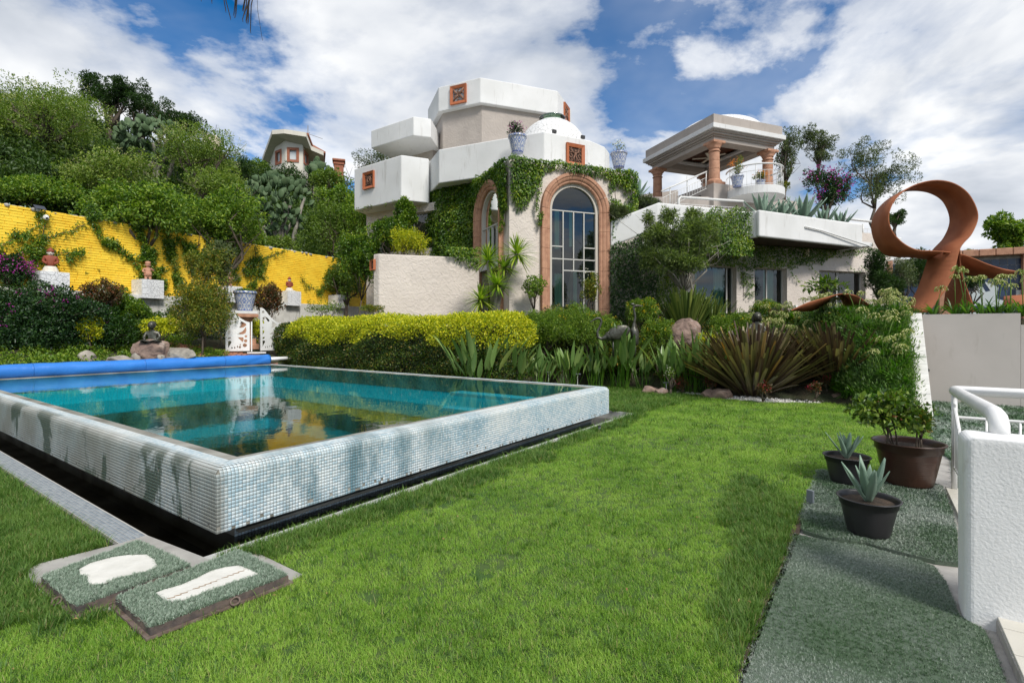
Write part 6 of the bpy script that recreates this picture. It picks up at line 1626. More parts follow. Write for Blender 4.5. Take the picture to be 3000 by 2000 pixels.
PBR = pm('brown_plastic', (0.060, 0.028, 0.018), .32, (0.05, 0.023, 0.015), 3, bump=.1, bscale=200, bdist=.001)
PBK = pm('black_plastic', (0.022, 0.021, 0.023), .38, (0.030, 0.029, 0.031), 8, bump=.1, bscale=200, bdist=.001)
POTB = Vector((3.62, 4.66, .012)); tub(POTB, .268, .385, 'big ribbed brown plastic pot with a leafy shrub', PBR, 16)
PK1 = Vector((3.09, 4.71, .012)); tub(PK1, .185, .245, 'small black plastic pot with an agave, beside the brown pot', PBK)
PK2 = Vector((2.46, 3.52, .012)); tub(PK2, .182, .245, 'black plastic pot with an agave, nearest the camera on the mat', PBK)
# spotlight stake on the mat edge, sprinkler head
p = PZ(2374, 1480, .0); t = thing('garden_spotlight', 'small grey stake spotlight at the edge of the upper turf mat', 'light', p)
GMET = pm('grey_plastic', (.16, .18, .20), .4)
MB().box(p + Vector((0, 0, .075)), (.022, .055, .10), .5, ).build('lamp_head', GMET, t, bevel=.004); MB().tube([p, p + Vector((0, 0, .05))], .008, 8).build('stake', GMET, t)
p = PZ(1756, 1262, 0); t = thing('sprinkler_head', 'small dark sprinkler head beside the pool kerb', 'sprinkler', p); MB().tube([p, p + Vector((0, 0, .06))], .018, 10).build('body', GMET, t); MB().lathe([(.022, .06), (.024, .075), (0, .08)], 12, p).build('cap', BLACKM, t)
# garden path lights between the bird-of-paradise plants
for i, (u, v, l) in enumerate(((1296, 1095, 'leftmost'), (1340, 1100, 'second from the left'), (1436, 1105, 'third, by the dense clump'), (1607, 1112, 'fourth, below the pink flowers'), (1692, 1118, 'fifth, close to the pool corner'), (1952, 1146, 'last, beside the white flowers on the gravel'))):
    Y = 12.2 if u < 1750 else 11.4; p = P(u, v + 15, Y); t = thing('path_light', 'stake path light before the tall leaves, ' + l, 'light', p, group='stake lights along the flower bed')
    MB().tube([p - Vector((0, 0, .1)), p + Vector((0, 0, .30))], .009, 6).build('stake', RAIL, t); MB().box(p + Vector((0, 0, .31)), (.13, .07, .02), .4).build('lamp_head', GMET, t)

# ------------------------------------------------------------------ blue tiled mural wall at the far right
mu_ = thing('mural_wall', 'blue tiled mural wall with pale abstract shapes and stone frame behind the sculpture', 'wall', P(2900, 900, 16.5))
BT = [pm('blue_tile_a', (0.018, 0.035, 0.075), .25), pm('blue_tile_b', (0.03, 0.055, 0.11), .25)]
PALE = pm('pale_tile', (.55, .60, .60), .3)
ma, mb_ = P(2612, 900, 17.5), P(3060, 900, 15.8); ma.z = mb_.z = 0; md = (mb_ - ma).normalized(); ML = (mb_ - ma).length
mn = Vector((md.y, -md.x, 0)); z0, z1 = 1.9, P(2900, 752, 16.4).z
panel('wall', ma, md, rect(0, ML, 1.6, z1 + .05), [], .2, CONC, mu_)
tsz = .20; cols = int(ML / tsz); rows = int((z1 - z0) / tsz)
tm = [MB().box((0, 0, 0), (tsz - .012, .01, tsz - .012)).mesh('tile') for _ in range(3)]
for m_, q in zip(tm, BT + [PALE]): m_.materials.append(q)
def inshape(x, z):
    # a few abstract pale sweeps
    for cx, cz_, rx, rz_ in ((ML * .70, 2.65, .75, .45), (ML * .25, 2.3, .35, .5), (ML * .52, 1.9, .5, .25)):
        d = ((x - cx) / rx) ** 2 + ((z - cz_) / rz_) ** 2
        if .45 < d < 1.0 and z < cz_ + .12: return True
    return False
Mq = Matrix((md, -mn, Vector((0, 0, 1)))).transposed().to_4x4()
cnt = 0
for i in range(cols):
    for j in range(rows):
        x, z = (i + .5) * tsz, z0 + (j + .5) * tsz
        if x < 1.3 and j % 1 == 0 and (x > .95): continue
        o = bpy.data.objects.new('tile', tm[2] if inshape(x, z) else tm[(i * 7 + j * 3) % 2]); COL.objects.link(o); o.parent = mu_
        o.matrix_local = Matrix.Translation(-ORG[mu_.name] + ma + md * x + Vector((0, 0, z)) + mn * .006) @ Mq; cnt += 1
# smooth pale painted figures of the mural, as thin reliefs
mbx = MB()
for cx, cz_, pts in ((ML * .70, 2.45, [(-.9, 1.0), (-.55, .95), (-.3, .3), (-.15, .35), (-.35, .8), (.1, .5), (.0, 0), (.35, -.15), (.75, .2), (.95, .1), (.5, -.35), (-.2, -.4), (-.7, -.3), (-.85, .1), (-.6, .3)]),
                     (ML * .22, 2.2, [(-.3, .3), (.1, .5), (.3, .9), (.35, .3), (.1, -.3), (-.2, -.5), (-.35, -.1)]), (ML * .55, 1.95, [(-.5, .1), (-.1, .25), (.3, .1), (.55, -.15), (.1, -.1), (-.3, -.2)])):
    tri = tessellate_polygon([[Vector((a, b2, 0)) for a, b2 in pts]]); V = [ma + md * (cx + a * .8) + Vector((0, 0, cz_ + b2 * .7)) + mn * .016 for a, b2 in pts]
    mbx.add(V, [tuple(t_) for t_ in tri])
mbx.build('pale_figure', PALE, mu_)
for (x0, x1) in ((-.15, .0), (1.25, 1.55), (ML - .55, ML - .25)):
    MB().box(ma + md * ((x0 + x1) / 2) + mn * .08 + Vector((0, 0, (1.7 + z1) / 2)), (x1 - x0, .2, z1 - 1.7), M=Mq.to_3x3()).build('frame_post', CANTERA, mu_, bevel=.01)
for i in range(7):
    MB().box(ma + md * (1.0 + (i + .5) * (ML - 1.0) / 7) + mn * .1 + Vector((0, 0, z1 + .11)), ((ML - 1.0) / 7 - .012, .34, .22), M=Mq.to_3x3()).build('cornice_stone', CANTERA, mu_, bevel=.02)

# ------------------------------------------------------------------ hilltop house, water tank, chimney
hh = P(850, 470, 44); hh.z = 13.5
hv = thing('hilltop_house', 'small white house with brick framed windows on the hilltop', 'house', hh)
HW = pm('offwhite_render', (0.66, 0.63, 0.55), .8, (0.60, 0.57, 0.50), 2); BRK = pm('brick_red', (0.35, 0.13, 0.07), .8, (0.26, 0.09, 0.05), 8)
ft = lambda u, Y: Vector(((u - 1500) / F * Y, Y, 0))
wallpts = [ft(782, 46.5), ft(806, 43.5), ft(837, 42.5), ft(887, 42.7), ft(904, 44.5)]
back = [ft(940, 46.5), ft(930, 50), ft(800, 50)]
zt = lambda v, Y: H + (V0 - v) / F * Y
zroof = zt(408, 43); zbase = zt(580, 43)
for i in range(len(wallpts) - 1):
    a, b_ = wallpts[i], wallpts[i + 1]; d_ = (b_ - a).normalized(); l = (b_ - a).length
    holes = {1: [(.05, .62)], 2: [(.08, .78)], 3: [(.12, .88)]}.get(i, [])
    hz0, hz1 = zt(480, 43), zt(438, 43)
    rc = [rect(l * f0 + .1, l * f1 - .1, hz0 + .12, hz1 - .12) for f0, f1 in holes]
    panel('wall', a, d_, rect(0, l, zbase, zroof), rc, .25, HW, hv)
    n_ = Vector((d_.y, -d_.x, 0)); Mx = Matrix((d_, -n_, Vector((0, 0, 1)))).transposed()
    for f0, f1 in holes:
        x0, x1 = l * f0, l * f1
        fr_ = panel('window_frame', a + n_ * .06, d_, rect(x0, x1, hz0, hz1), [rect(x0 + .2, x1 - .2, hz0 + .2, hz1 - .2)], .12, BRK, hv)
        mb = MB(); e = a - n_ * .1; mb.add([e + d_ * (x0 + .1) + Vector((0, 0, hz0 + .1)), e + d_ * (x1 - .1) + Vector((0, 0, hz0 + .1)), e + d_ * (x1 - .1) + Vector((0, 0, hz1 - .1)), e + d_ * (x0 + .1) + Vector((0, 0, hz1 - .1))], [(0, 1, 2, 3)])
        mb.build('pane', pm('blind', (.55, .60, .62), .4), fr_)
roofp = [ft(768, 45.5), ft(797, 41.8), ft(832, 41.6), ft(897, 41.8), ft(912, 43.2), ft(948, 44.5), ft(950, 50), ft(790, 51)]
def rz_(p):
    u = 1500 + p[0] / p[1] * F; return zroof + (.30 if 790 < u < 840 else (.1 if u < 905 else -.5) if u > 790 else -.7)
MB().prism([tuple(p[:2]) for p in roofp], lambda p: rz_(p) - .35, lambda p: rz_(p)).build('roof', HW, hv)
MB().prism([tuple((p + Vector((0, .5, 0)))[:2]) for p in roofp[2:6]] + [tuple(roofp[6][:2])], lambda p: rz_(p) - .02, lambda p: rz_(p) + .14).build('roof_tiles', BRK, hv)
mb = MB(); a = P(902, 432, 43.5); b_ = P(902, 368, 43.5); mb.tube([a, b_], .035, 5); mb.tube([P(888, 387, 43.5), P(945, 407, 43.5)], .02, 4); mb.tube([P(894, 395, 43.5), P(908, 389, 43.5)], .02, 4)
mb.build('antenna', pm('grey_metal', (.25, .25, .25), .5), hv); MB().tube([P(812, 400, 43.5), P(812, 390, 43.5)], .06, 5).build('vent', BLACKM, hv)
MB().box(ft(925, 46) + Vector((0, 0, zbase + 1.5)), (1.6, 2, 3.2), 0).build('porch', pm('porch_shade', (.3, .22, .17), .9), hv)
wt = P(620, 450, 46); tk = thing('water_tank', 'cream water tank standing on a brick block on the hilltop', 'water tank', wt)
MB().lathe([(0, 0), (.78, 0), (.80, .1), (.78, .5), (.80, .55), (.78, .95), (.70, 1.35), (.45, 1.6), (0, 1.65)], 20, wt).build('tank', pm('tank_cream', (.55, .47, .36), .5), tk, smooth=True)
MB().box(wt - Vector((0, 0, .8)), (2.0, 2.0, 1.55), .3).build('brick_base', BRK, tk)
MB().tube([P(612, 410, 46), P(612, 350 + 40, 46)], .02, 4).tube([P(630, 400, 46), P(634, 366, 46)], .02, 4).build('antenna', BLACKM, tk)
ch = P(993, 478, 46); t = thing('brick_chimney', 'brick chimney with a tiled cap peeking over the hill trees', 'chimney', ch)
ch.z -= .9
MB().box(ch, (.8, .8, 2.0), .3).build('shaft', BRK, t); MB().box(ch + Vector((0, 0, 1.05)), (1.1, 1.1, .2), .3).build('cap', BRK, t, bevel=.05); MB().box(ch + Vector((0, 0, .75)), (.95, .95, .15), .3).build('moulding', BRK, t)
# ================================================================== vegetation
def unit(a): return a / (np.linalg.norm(a, axis=1, keepdims=True) + 1e-9)
def leafarr(Pb, D, Nn, Lg, Wd, fold=0.18, bend=0.12):
    """two-triangle-wide folded leaves: (n,4,3) vertices, 2 triangles each"""
    S = unit(np.cross(D, Nn)); n = len(Pb)
    mid = Pb + D * (Lg * .45)[:, None] + Nn * (Lg * bend)[:, None]
    V = np.stack([Pb, mid + S * (Wd / 2)[:, None] + Nn * (Wd * fold)[:, None], Pb + D * Lg[:, None], mid - S * (Wd / 2)[:, None] + Nn * (Wd * fold)[:, None]], 1)
    b = (np.arange(n) * 4)[:, None]
    Fc = np.concatenate([b + np.array([[0, 1, 2]]), b + np.array([[0, 2, 3]])], 1).reshape(-1, 3)
    # move island connectivity: the two triangles share the midrib
    return V.reshape(-1, 3), Fc
def leafobj(name, arrs, mat, parent=None, world=False, kind=None):
    Vs, Fs, o_ = [], [], 0
    for V, Fc in arrs: Vs.append(V); Fs.append(Fc + o_); o_ += len(V)
    o = link(name, npmesh(name, np.concatenate(Vs), np.concatenate(Fs)), mat, parent, world)
    if kind: o['kind'] = kind
    return o
def sphere_dirs(n): return unit(rng.normal(size=(n, 3)))
def blobleaves(c, r, n, Lf, Wf, clumps=26, spread=.30, up=.35, inner=.25, droop=0.0, rag=.18):
    """leaves gathered in clumps over an ellipsoid; ragged outline, hollows between clumps"""
    c = np.array(c, float); r = np.array(r, float)
    cd = sphere_dirs(clumps); cd[:, 2] = np.where(cd[:, 2] < -.55, -cd[:, 2], cd[:, 2])
    cr = rng.uniform(1 - rag * 2.2, 1 + rag, clumps); csz = rng.uniform(.6, 1.25, clumps)
    w_ = csz / csz.sum(); k = rng.choice(clumps, n, p=w_)
    ctr = cd[k] * (cr[k] - spread * .55)[:, None]
    loc = sphere_dirs(n); rad = spread * csz[k] * rng.uniform(.45, 1.0, n) ** .6
    p = ctr + loc * rad[:, None]
    q = rng.uniform(size=n) < inner
    p[q] = sphere_dirs(q.sum()) * rng.uniform(.3, .85, q.sum())[:, None]
    out = unit(loc * .8 + p * .6 + rng.normal(size=(n, 3)) * .35)
    D = unit(out * .8 + rng.normal(size=(n, 3)) * .55 + np.array([0, 0, -droop])[None])
    Nn = unit(out * .6 + np.array([0, 0, up])[None] + rng.normal(size=(n, 3)) * .45)
    Nn = unit(Nn - D * (Nn * D).sum(1)[:, None])
    Lg = Lf * rng.uniform(.6, 1.3, n); Wd = Lg * (Wf / Lf) * rng.uniform(.8, 1.2, n)
    return leafarr(c + p * r, D, Nn, Lg, Wd)
def limbs(mb, base, tips, r0, wig=.12, split=.45, rt=.2):
    base = Vector(base); tips = [Vector(t) for t in tips]
    c = sum(tips, Vector()) / len(tips); fork = base.lerp(c, split)
    j = lambda s_: Vector((random.gauss(0, s_), random.gauss(0, s_), random.gauss(0, s_ * .5)))
    H_ = (c - base).length
    m1 = base.lerp(fork, .5) + j(wig * H_ * .3)
    mb.tube([base, m1, fork], [r0, r0 * .82, r0 * .7], 7)
    for t in tips:
        a = fork.lerp(t, .4) + j(wig * H_ * .5); b_ = fork.lerp(t, .75) + j(wig * H_ * .4)
        mb.tube([fork, a, b_, t], [r0 * .62, r0 * .42, r0 * .28, r0 * .08], 6)
        for _ in range(3):
            e = b_ + (t - fork) * random.uniform(.08, .22) + j((t - fork).length * .16)
            mb.tube([a.lerp(b_, random.random()), (a + e) / 2 + j(.05 * H_), e], [r0 * .22, r0 * .14, r0 * .05], 5, cap=False)
def tree(name, label, base, blobs, n, Lf, Wf, mat, r0=.09, bark=BARK, group=None, clumps=26, spread=.32, droop=0.0, inner=.2, cat='tree', extra=None, rag=.18):
    """base in world space; blobs = [(centre, radii)] in world space"""
    base = Vector(base); t = thing(name, label, cat, base, group=group)
    vol = [r[0] * r[1] * r[2] for c, r in blobs]; tv = sum(v ** .67 for v in vol)
    arr = [blobleaves(Vector(c) - base, r, max(50, int(n * (v ** .67) / tv)), Lf, Wf, clumps, spread, droop=droop, inner=inner, rag=rag) for (c, r), v in zip(blobs, vol)]
    leafobj('crown', arr, mat, t)
    mb = MB(); tips = []
    for c, r in blobs:
        for _ in range(2 if len(blobs) > 2 else 4): tips.append(Vector(c) - base + Vector((random.uniform(-.6, .6) * r[0], random.uniform(-.6, .6) * r[1], random.uniform(-.1, .6) * r[2])))
    limbs(mb, (0, 0, -.15), tips, r0); mb.build('trunk', bark, t, False, True)
    if extra:
        for nm, mt, nn_, lf, wf in extra:
            ar = []
            for (c, r), v in zip(blobs, vol):
                m_ = max(4, int(nn_ * (v ** .67) / tv)); d = sphere_dirs(m_); d[:, 2] = np.abs(d[:, 2]) * .9; d = unit(d)
                ctr = np.array(Vector(c) - base) + d * np.array(r) * rng.uniform(.9, 1.08, m_)[:, None]
                k = 7; cc = np.repeat(ctr, k, 0) + rng.normal(size=(m_ * k, 3)) * lf * 1.3
                D = sphere_dirs(m_ * k); Nn = unit(np.cross(D, sphere_dirs(m_ * k))); ar.append(leafarr(cc, D, Nn, np.full(m_ * k, lf), np.full(m_ * k, wf)))
            leafobj(nm, ar, mt, t)
    return t

L_HILL = leafmat('hill_leaf', [(0, (0.04, 0.085, 0.014)), (.4, (0.10, 0.175, 0.022)), (.75, (0.18, 0.26, 0.035)), (1, (0.30, 0.35, 0.075))], tint_by_object=.35)
L_DARK = leafmat('dark_leaf', [(0, (0.016, 0.042, 0.012)), (.6, (0.035, 0.080, 0.016)), (1, (0.07, 0.125, 0.028))], tint_by_object=.2)
L_BRIGHT = leafmat('bright_leaf', [(0, (0.04, 0.10, 0.010)), (.5, (0.12, 0.225, 0.018)), (1, (0.29, 0.38, 0.04))])
L_OLIVE = leafmat('olive_leaf', [(0, (0.045, 0.07, 0.03)), (.5, (0.09, 0.125, 0.05)), (1, (0.17, 0.20, 0.10))])
L_IVY = leafmat('ivy_leaf', [(0, (0.018, 0.055, 0.008)), (.45, (0.07, 0.155, 0.014)), (.8, (0.19, 0.28, 0.022)), (1, (0.38, 0.40, 0.04))], patch=.35, patchscale=1.6, rough=.35)
L_IVYD = leafmat('ivy_dark_leaf', [(0, (0.012, 0.038, 0.008)), (.6, (0.03, 0.080, 0.012)), (1, (0.07, 0.14, 0.02))], rough=.35)
L_YEL = leafmat('golden_leaf', [(0, (0.15, 0.25, 0.010)), (.35, (0.42, 0.46, 0.014)), (1, (0.72, 0.66, 0.025))], rough=.45, trans=.25)
L_HEDGE = leafmat('hedge_leaf', [(0, (0.016, 0.04, 0.009)), (.5, (0.045, 0.095, 0.013)), (.8, (0.11, 0.17, 0.02)), (1, (0.30, 0.22, 0.05))], rough=.35)
L_BOUG = leafmat('bougainvillea_leaf', [(0, (0.010, 0.035, 0.014)), (.7, (0.028, 0.07, 0.020)), (1, (0.06, 0.13, 0.03))], rough=.35)
L_PURP = leafmat('purple_bract', [(0, (0.26, 0.01, 0.24)), (1, (0.50, 0.03, 0.42))], trans=.35)
L_RED = leafmat('reddish_leaf', [(0, (0.04, 0.06, 0.018)), (.5, (0.09, 0.075, 0.025)), (1, (0.24, 0.07, 0.035))])
L_MIX = leafmat('mixed_leaf', [(0, (0.05, 0.09, 0.012)), (.5, (0.12, 0.17, 0.018)), (.85, (0.26, 0.26, 0.03)), (1, (0.42, 0.24, 0.04))])
L_YFL = leafmat('yellow_flower', [(0, (0.75, 0.50, 0.01)), (1, (0.85, 0.65, 0.02))])
L_WFL = leafmat('white_flower', [(0, (0.70, 0.70, 0.60)), (1, (0.80, 0.78, 0.70))])
L_CREAM = leafmat('cream_flower', [(0, (0.42, 0.42, 0.18)), (1, (0.60, 0.58, 0.32))])
L_RFL = leafmat('red_flower', [(0, (0.45, 0.02, 0.05)), (1, (0.60, 0.06, 0.12))])
L_OFL = leafmat('orange_flower', [(0, (0.75, 0.20, 0.02)), (1, (0.80, 0.30, 0.02))])
L_POT = leafmat('pot_shrub_leaf', [(0, (0.035, 0.08, 0.014)), (.5, (0.10, 0.18, 0.022)), (1, (0.24, 0.31, 0.05))], rough=.35)

L_AGP2 = leafmat('strappy_filler', [(0, (0.03, 0.09, 0.012)), (.6, (0.10, 0.20, 0.025)), (1, (0.22, 0.33, 0.05))])
L_SCRUB = leafmat('scrub_leaf', [(0, (0.018, 0.045, 0.010)), (.6, (0.05, 0.10, 0.018)), (1, (0.12, 0.18, 0.03))], patch=.3, patchscale=.5)  # shaded hollows between the crowns put into a darker leaf colour
def px_r(du, dv, Y, depth=None): return (du / F * Y, depth if depth else (du + dv) / 2 / F * Y, dv / F * Y)
def gz(x, y): return float(terrain(x, y))
# ------------------------------------------------------------------ hill
def hill_tree(label, u, v, Y, du, dv, n, mat, name='hill_shrub', Lf=.10, Wf=.05, nb=3, r0=.10, droop=0, extra=None, clumps=22, spread=.34, inner=.2, cat='shrub', bark=BARK, rag=.2):
    c = P(u, v, Y); r = px_r(du, dv, Y); z = min(gz(c.x, Y), c.z - r[2] * .6)
    blobs = []
    for i in range(nb):
        a = (i - (nb - 1) / 2) / max(nb, 1)
        blobs.append((c + Vector((a * r[0] * 1.25, random.uniform(-.3, .3) * r[1], random.uniform(-.22, .22) * r[2])), (r[0] * (.62 if nb > 1 else 1), r[1] * .7, r[2] * random.uniform(.7, .95))))
    return tree(name, label, (c.x + r[0] * random.uniform(-.2, .2), Y, z), blobs, n, Lf, Wf, mat, r0, bark, 'trees and shrubs on the hill', clumps, spread, droop, inner, cat, extra, rag)
hill_tree('broad green tree with dark forked limbs at the left end of the hill', 110, 390, 21, 200, 140, 16000, L_HILL, 'acacia_tree', .10, .04, 4, .22, extra=[('flowers', L_CREAM, 200, .05, .03)], cat='tree', inner=.08, clumps=34, spread=.26)
hill_tree('feathery dark green mesquite standing highest on the skyline', 315, 285, 29, 100, 62, 12000, L_DARK, 'mesquite_tree', .13, .05, 3, .2, cat='tree', inner=.05, rag=.3, clumps=36, spread=.22)
hill_tree('sparse thin crowned mesquite right of the highest skyline tree', 415, 315, 31, 75, 42, 4200, L_DARK, 'mesquite_tree', .12, .045, 2, .16, cat='tree', inner=.02, rag=.35, clumps=26, spread=.2)
hill_tree('rounded dark mesquite on the skyline left of the water tank', 520, 368, 31, 92, 52, 10000, L_DARK, 'mesquite_tree', .13, .05, 3, .18, cat='tree', inner=.08, rag=.28, clumps=34, spread=.22)
hill_tree('light green tree crown behind the forked tree on the skyline', 190, 340, 28, 120, 70, 7000, L_HILL, 'hill_tree', .11, .05, 3, .18, cat='tree', inner=.1)
hill_tree('green crown at the far left end of the skyline', 40, 350, 26, 120, 80, 7000, L_HILL, 'hill_tree', .11, .05, 2, .18, cat='tree', inner=.1)
hill_tree('pale flowering shrub in the middle of the slope', 330, 520, 19.5, 150, 75, 8000, L_HILL, Lf=.09, extra=[('flowers', L_CREAM, 160, .04, .02)])
hill_tree('cream flowering acacia in mid slope under the skyline mesquites', 570, 440, 24, 130, 80, 8000, L_HILL, Lf=.09, extra=[('flowers', L_CREAM, 260, .05, .025)])
hill_tree('green shrub below the forked tree, just above the yellow wall', 90, 570, 16.5, 150, 62, 7000, L_BRIGHT, Lf=.09)
hill_tree('dark tangled shrub between forked tree and spilling shrub', 240, 610, 17.5, 90, 55, 4500, L_DARK, Lf=.09)
hill_tree('large glossy shrub spilling over the yellow wall, left half', 430, 620, 15.6, 140, 100, 12000, L_BRIGHT, 'overhanging_shrub', .11, .045, 4, .1, .25, clumps=40, spread=.24)
hill_tree('large glossy shrub spilling over the yellow wall, right half', 640, 650, 17.4, 130, 95, 12000, L_BRIGHT, 'overhanging_shrub', .11, .045, 4, .1, .25, clumps=40, spread=.24)
hill_tree('mid green shrub below the skyline between the two cactus stands', 640, 545, 22, 110, 65, 6000, L_HILL, Lf=.10)
hill_tree('shrub with cream flower heads left of the water tank block', 590, 480, 27, 95, 60, 5000, L_HILL, Lf=.11, extra=[('flowers', L_CREAM, 200, .06, .03)])
hill_tree('dark green shrub right below the water tank', 690, 500, 33, 70, 50, 4000, L_DARK, Lf=.13)
hill_tree('dark bush directly below the hilltop house', 850, 540, 38, 95, 46, 5000, L_DARK, Lf=.15, Wf=.08)
hill_tree('green bush left of the hilltop house', 745, 500, 38, 60, 42, 4200, L_HILL, Lf=.15, Wf=.08)
hill_tree('leafy bush between hilltop house and brick chimney', 960, 530, 36, 60, 42, 4200, L_HILL, Lf=.15, Wf=.08)
hill_tree('bright creeper covered shrub below the brick chimney', 1000, 600, 27, 75, 60, 6000, L_BRIGHT, Lf=.13, Wf=.07)
hill_tree('feathery olive tree touching the left end of the villa balconies', 1100, 490, 29, 70, 68, 5200, L_OLIVE, 'pepper_tree', .12, .03, 2, .12, .5, cat='tree', inner=.05, rag=.3)
hill_tree('slender young tree behind the right end of the yellow wall', 965, 685, 23.6, 75, 108, 9000, L_HILL, 'young_tree', .10, .045, 3, .09, cat='tree', clumps=36, spread=.24)
hill_tree('pale shrub at the foot of the prickly pears above the wall', 800, 735, 21, 75, 45, 4500, L_HILL, Lf=.09)
hill_tree('green shrub between spilling shrub and prickly pears', 715, 690, 20, 60, 55, 4500, L_BRIGHT, Lf=.09)
hill_tree('dense bush on the slope behind the lower left balcony', 1050, 680, 24, 60, 90, 6000, L_BRIGHT, Lf=.10)
hill_tree('leafy shrub in front of the right end of the yellow wall', 1010, 830, 21.5, 60, 55, 4500, L_HILL, Lf=.09)
# scrub that carpets the rest of the slope, seen as one mass
scr = [blobleaves((0, 0, .3), (.75, .75, .5), 420, .12, .06, 10, .4)]
V, Fc = scr[0]; pr = proto_obj('scrub_clump', npmesh('scrub_clump', V, Fc), L_SCRUB)
n = 7500; a = rng.uniform(-3, 60, n); d = rng.uniform(.6, 30, n)
x = YW0.x + YWD.x * a - YWN.x * d; y = YW0.y + YWD.y * a - YWN.y * d
k = (np.abs(x) < 1.25 * y) & (y < 70); x, y = x[k], y[k]; n = len(x)
s_ = rng.uniform(.7, 1.5, n) * np.clip(y / 22, .8, 1.15)
scatter('hillside_scrub', np.stack([x, y, terrain(x, y) - .1], 1), rots(n, .2), np.stack([s_, s_, s_ * rng.uniform(.7, 1.2, n)], 1), pr)
# prickly pears
PADM = pm('cactus_pad', (0.045, 0.092, 0.035), .7, (0.085, 0.135, 0.055), 2.5, bump=.3, bscale=30, bdist=.01)
padm = MB().ellipsoid((0, 0, .5), (.36, .085, .5), nu=8, nv=6).mesh('pad'); padm.shade_smooth(); padm.materials.append(PADM)
def prickly(label, u, v, Y, du, dv, n, pad):
    c = P(u, v, Y); r = px_r(du, dv, Y); t = thing('prickly_pear', label, 'cactus', (c.x, Y, min(gz(c.x, Y), c.z - r[2])), group='prickly pears on the hill')
    mb = MB()
    for i in range(9):
        a_ = Vector((random.uniform(-.5, .5) * r[0], random.uniform(-.4, .2) * r[1], 0)); b_ = Vector((random.uniform(-.9, .9) * r[0], random.uniform(-.6, .1) * r[1], c.z - t.location.z + random.uniform(-.5, .4) * r[2]))
        mb.tube([a_, (a_ + b_) / 2 + Vector((random.gauss(0, .15), 0, 0)), b_], [.12, .09, .06], 6)
    mb.build('trunk', BARKL, t, False, True)
    for i in range(n):
        th = random.uniform(0, 6.28); rr_ = math.sqrt(random.random())
        px_, pz_ = math.cos(th) * rr_ * r[0], math.sin(th) * rr_ * r[2]
        py = -r[1] * math.sqrt(max(0, 1 - rr_ * rr_)) * random.uniform(.4, 1)
        o = bpy.data.objects.new('pad', padm); COL.objects.link(o); o.parent = t
        o.location = (px_, py, c.z - t.location.z + pz_); s0_ = pad * random.uniform(.7, 1.15); o.scale = (s0_, s0_, s0_)
        o.rotation_euler = (random.gauss(0, .45), random.gauss(0, .55), random.uniform(-1.2, 1.2))
prickly('large prickly pear thicket on the slope above the yellow wall', 812, 612, 24, 112, 86, 290, .36)
prickly('prickly pear stand high on the slope below the skyline mesquites', 450, 425, 25, 95, 66, 190, .38)
prickly('small prickly pear beside the hilltop house', 935, 515, 38, 30, 32, 40, .65)
prickly('prickly pear pads at the foot of the slope by the young tree', 880, 830, 21.5, 30, 45, 45, .38)

# ------------------------------------------------------------------ straps: long leaves with several segments
def straps(Pb, D, Lg, Wd, droop, prof, segs=6, fold=.25, twist=0.0):
    n = len(Pb); t = np.linspace(0, 1, segs + 1); S = unit(np.cross(D, np.tile([0, 0, 1.0], (n, 1)) + rng.normal(size=(n, 3)) * .02))
    up = unit(np.cross(S, D)); hor = D * np.array([1, 1, 0]); hor = unit(hor)
    Vs = []
    w = np.interp(t, *prof)
    for k, f in enumerate(t):
        c = Pb + D * (Lg * f)[:, None] + (np.array([0, 0, -1.0])[None] * .75 + hor * .3) * (droop * Lg * f * f * f ** .3)[:, None]
        ww = (Wd * w[k] / 2)[:, None]
        if twist: 
            a = twist * f; S_ = S * math.cos(a) + up * math.sin(a)
        else: S_ = S
        Vs.append(np.stack([c - S_ * ww + up * ww * fold, c, c + S_ * ww + up * ww * fold], 1))
    V = np.stack(Vs, 1).reshape(n, -1, 3); m = V.shape[1]
    q = []
    for k in range(segs):
        for j in (0, 1): a = k * 3 + j; q.append((a, a + 1, a + 4, a + 3))
    Fc = (np.array(q)[None] + (np.arange(n) * m)[:, None, None]).reshape(-1, 4)
    return V.reshape(-1, 3), Fc
def dirs(n, tilt0, tilt1, az0=0, az1=6.2832):
    az = rng.uniform(az0, az1, n); tl = rng.uniform(tilt0, tilt1, n)
    return np.stack([np.sin(tl) * np.cos(az), np.sin(tl) * np.sin(az), np.cos(tl)], 1)
S_STREL = leafmat('strelitzia_leaf', [(0, (0.055, 0.12, 0.03)), (.5, (0.15, 0.25, 0.07)), (.88, (0.25, 0.34, 0.11)), (1, (0.32, 0.36, 0.10))], rough=.35, trans=.2)
S_BRFLAX = leafmat('brown_flax_leaf', [(0, (0.045, 0.028, 0.020)), (.35, (0.105, 0.066, 0.046)), (.6, (0.12, 0.115, 0.045)), (.82, (0.25, 0.21, 0.10)), (.95, (0.36, 0.30, 0.16)), (1, (0.42, 0.20, 0.04))], rough=.4, trans=.12)
S_GRFLAX = leafmat('green_flax_leaf', [(0, (0.05, 0.09, 0.02)), (.5, (0.11, 0.17, 0.035)), (1, (0.26, 0.30, 0.07))], rough=.4, trans=.15)
S_AGAVE = leafmat('agave_leaf', [(0, (0.15, 0.24, 0.17)), (1, (0.24, 0.34, 0.26))], rough=.5, trans=.03)
S_YUCCA = leafmat('yucca_leaf', [(0, (0.08, 0.17, 0.012)), (.5, (0.21, 0.34, 0.025)), (1, (0.45, 0.52, 0.07))], rough=.38)
S_AGAP = leafmat('agapanthus_leaf', [(0, (0.03, 0.09, 0.010)), (.5, (0.075, 0.19, 0.018)), (1, (0.16, 0.30, 0.03))], rough=.35)
S_SUCC = leafmat('slope_succulent_leaf', [(0, (0.035, 0.09, 0.022)), (.5, (0.10, 0.20, 0.04)), (1, (0.25, 0.34, 0.09))], rough=.4, patch=.3)

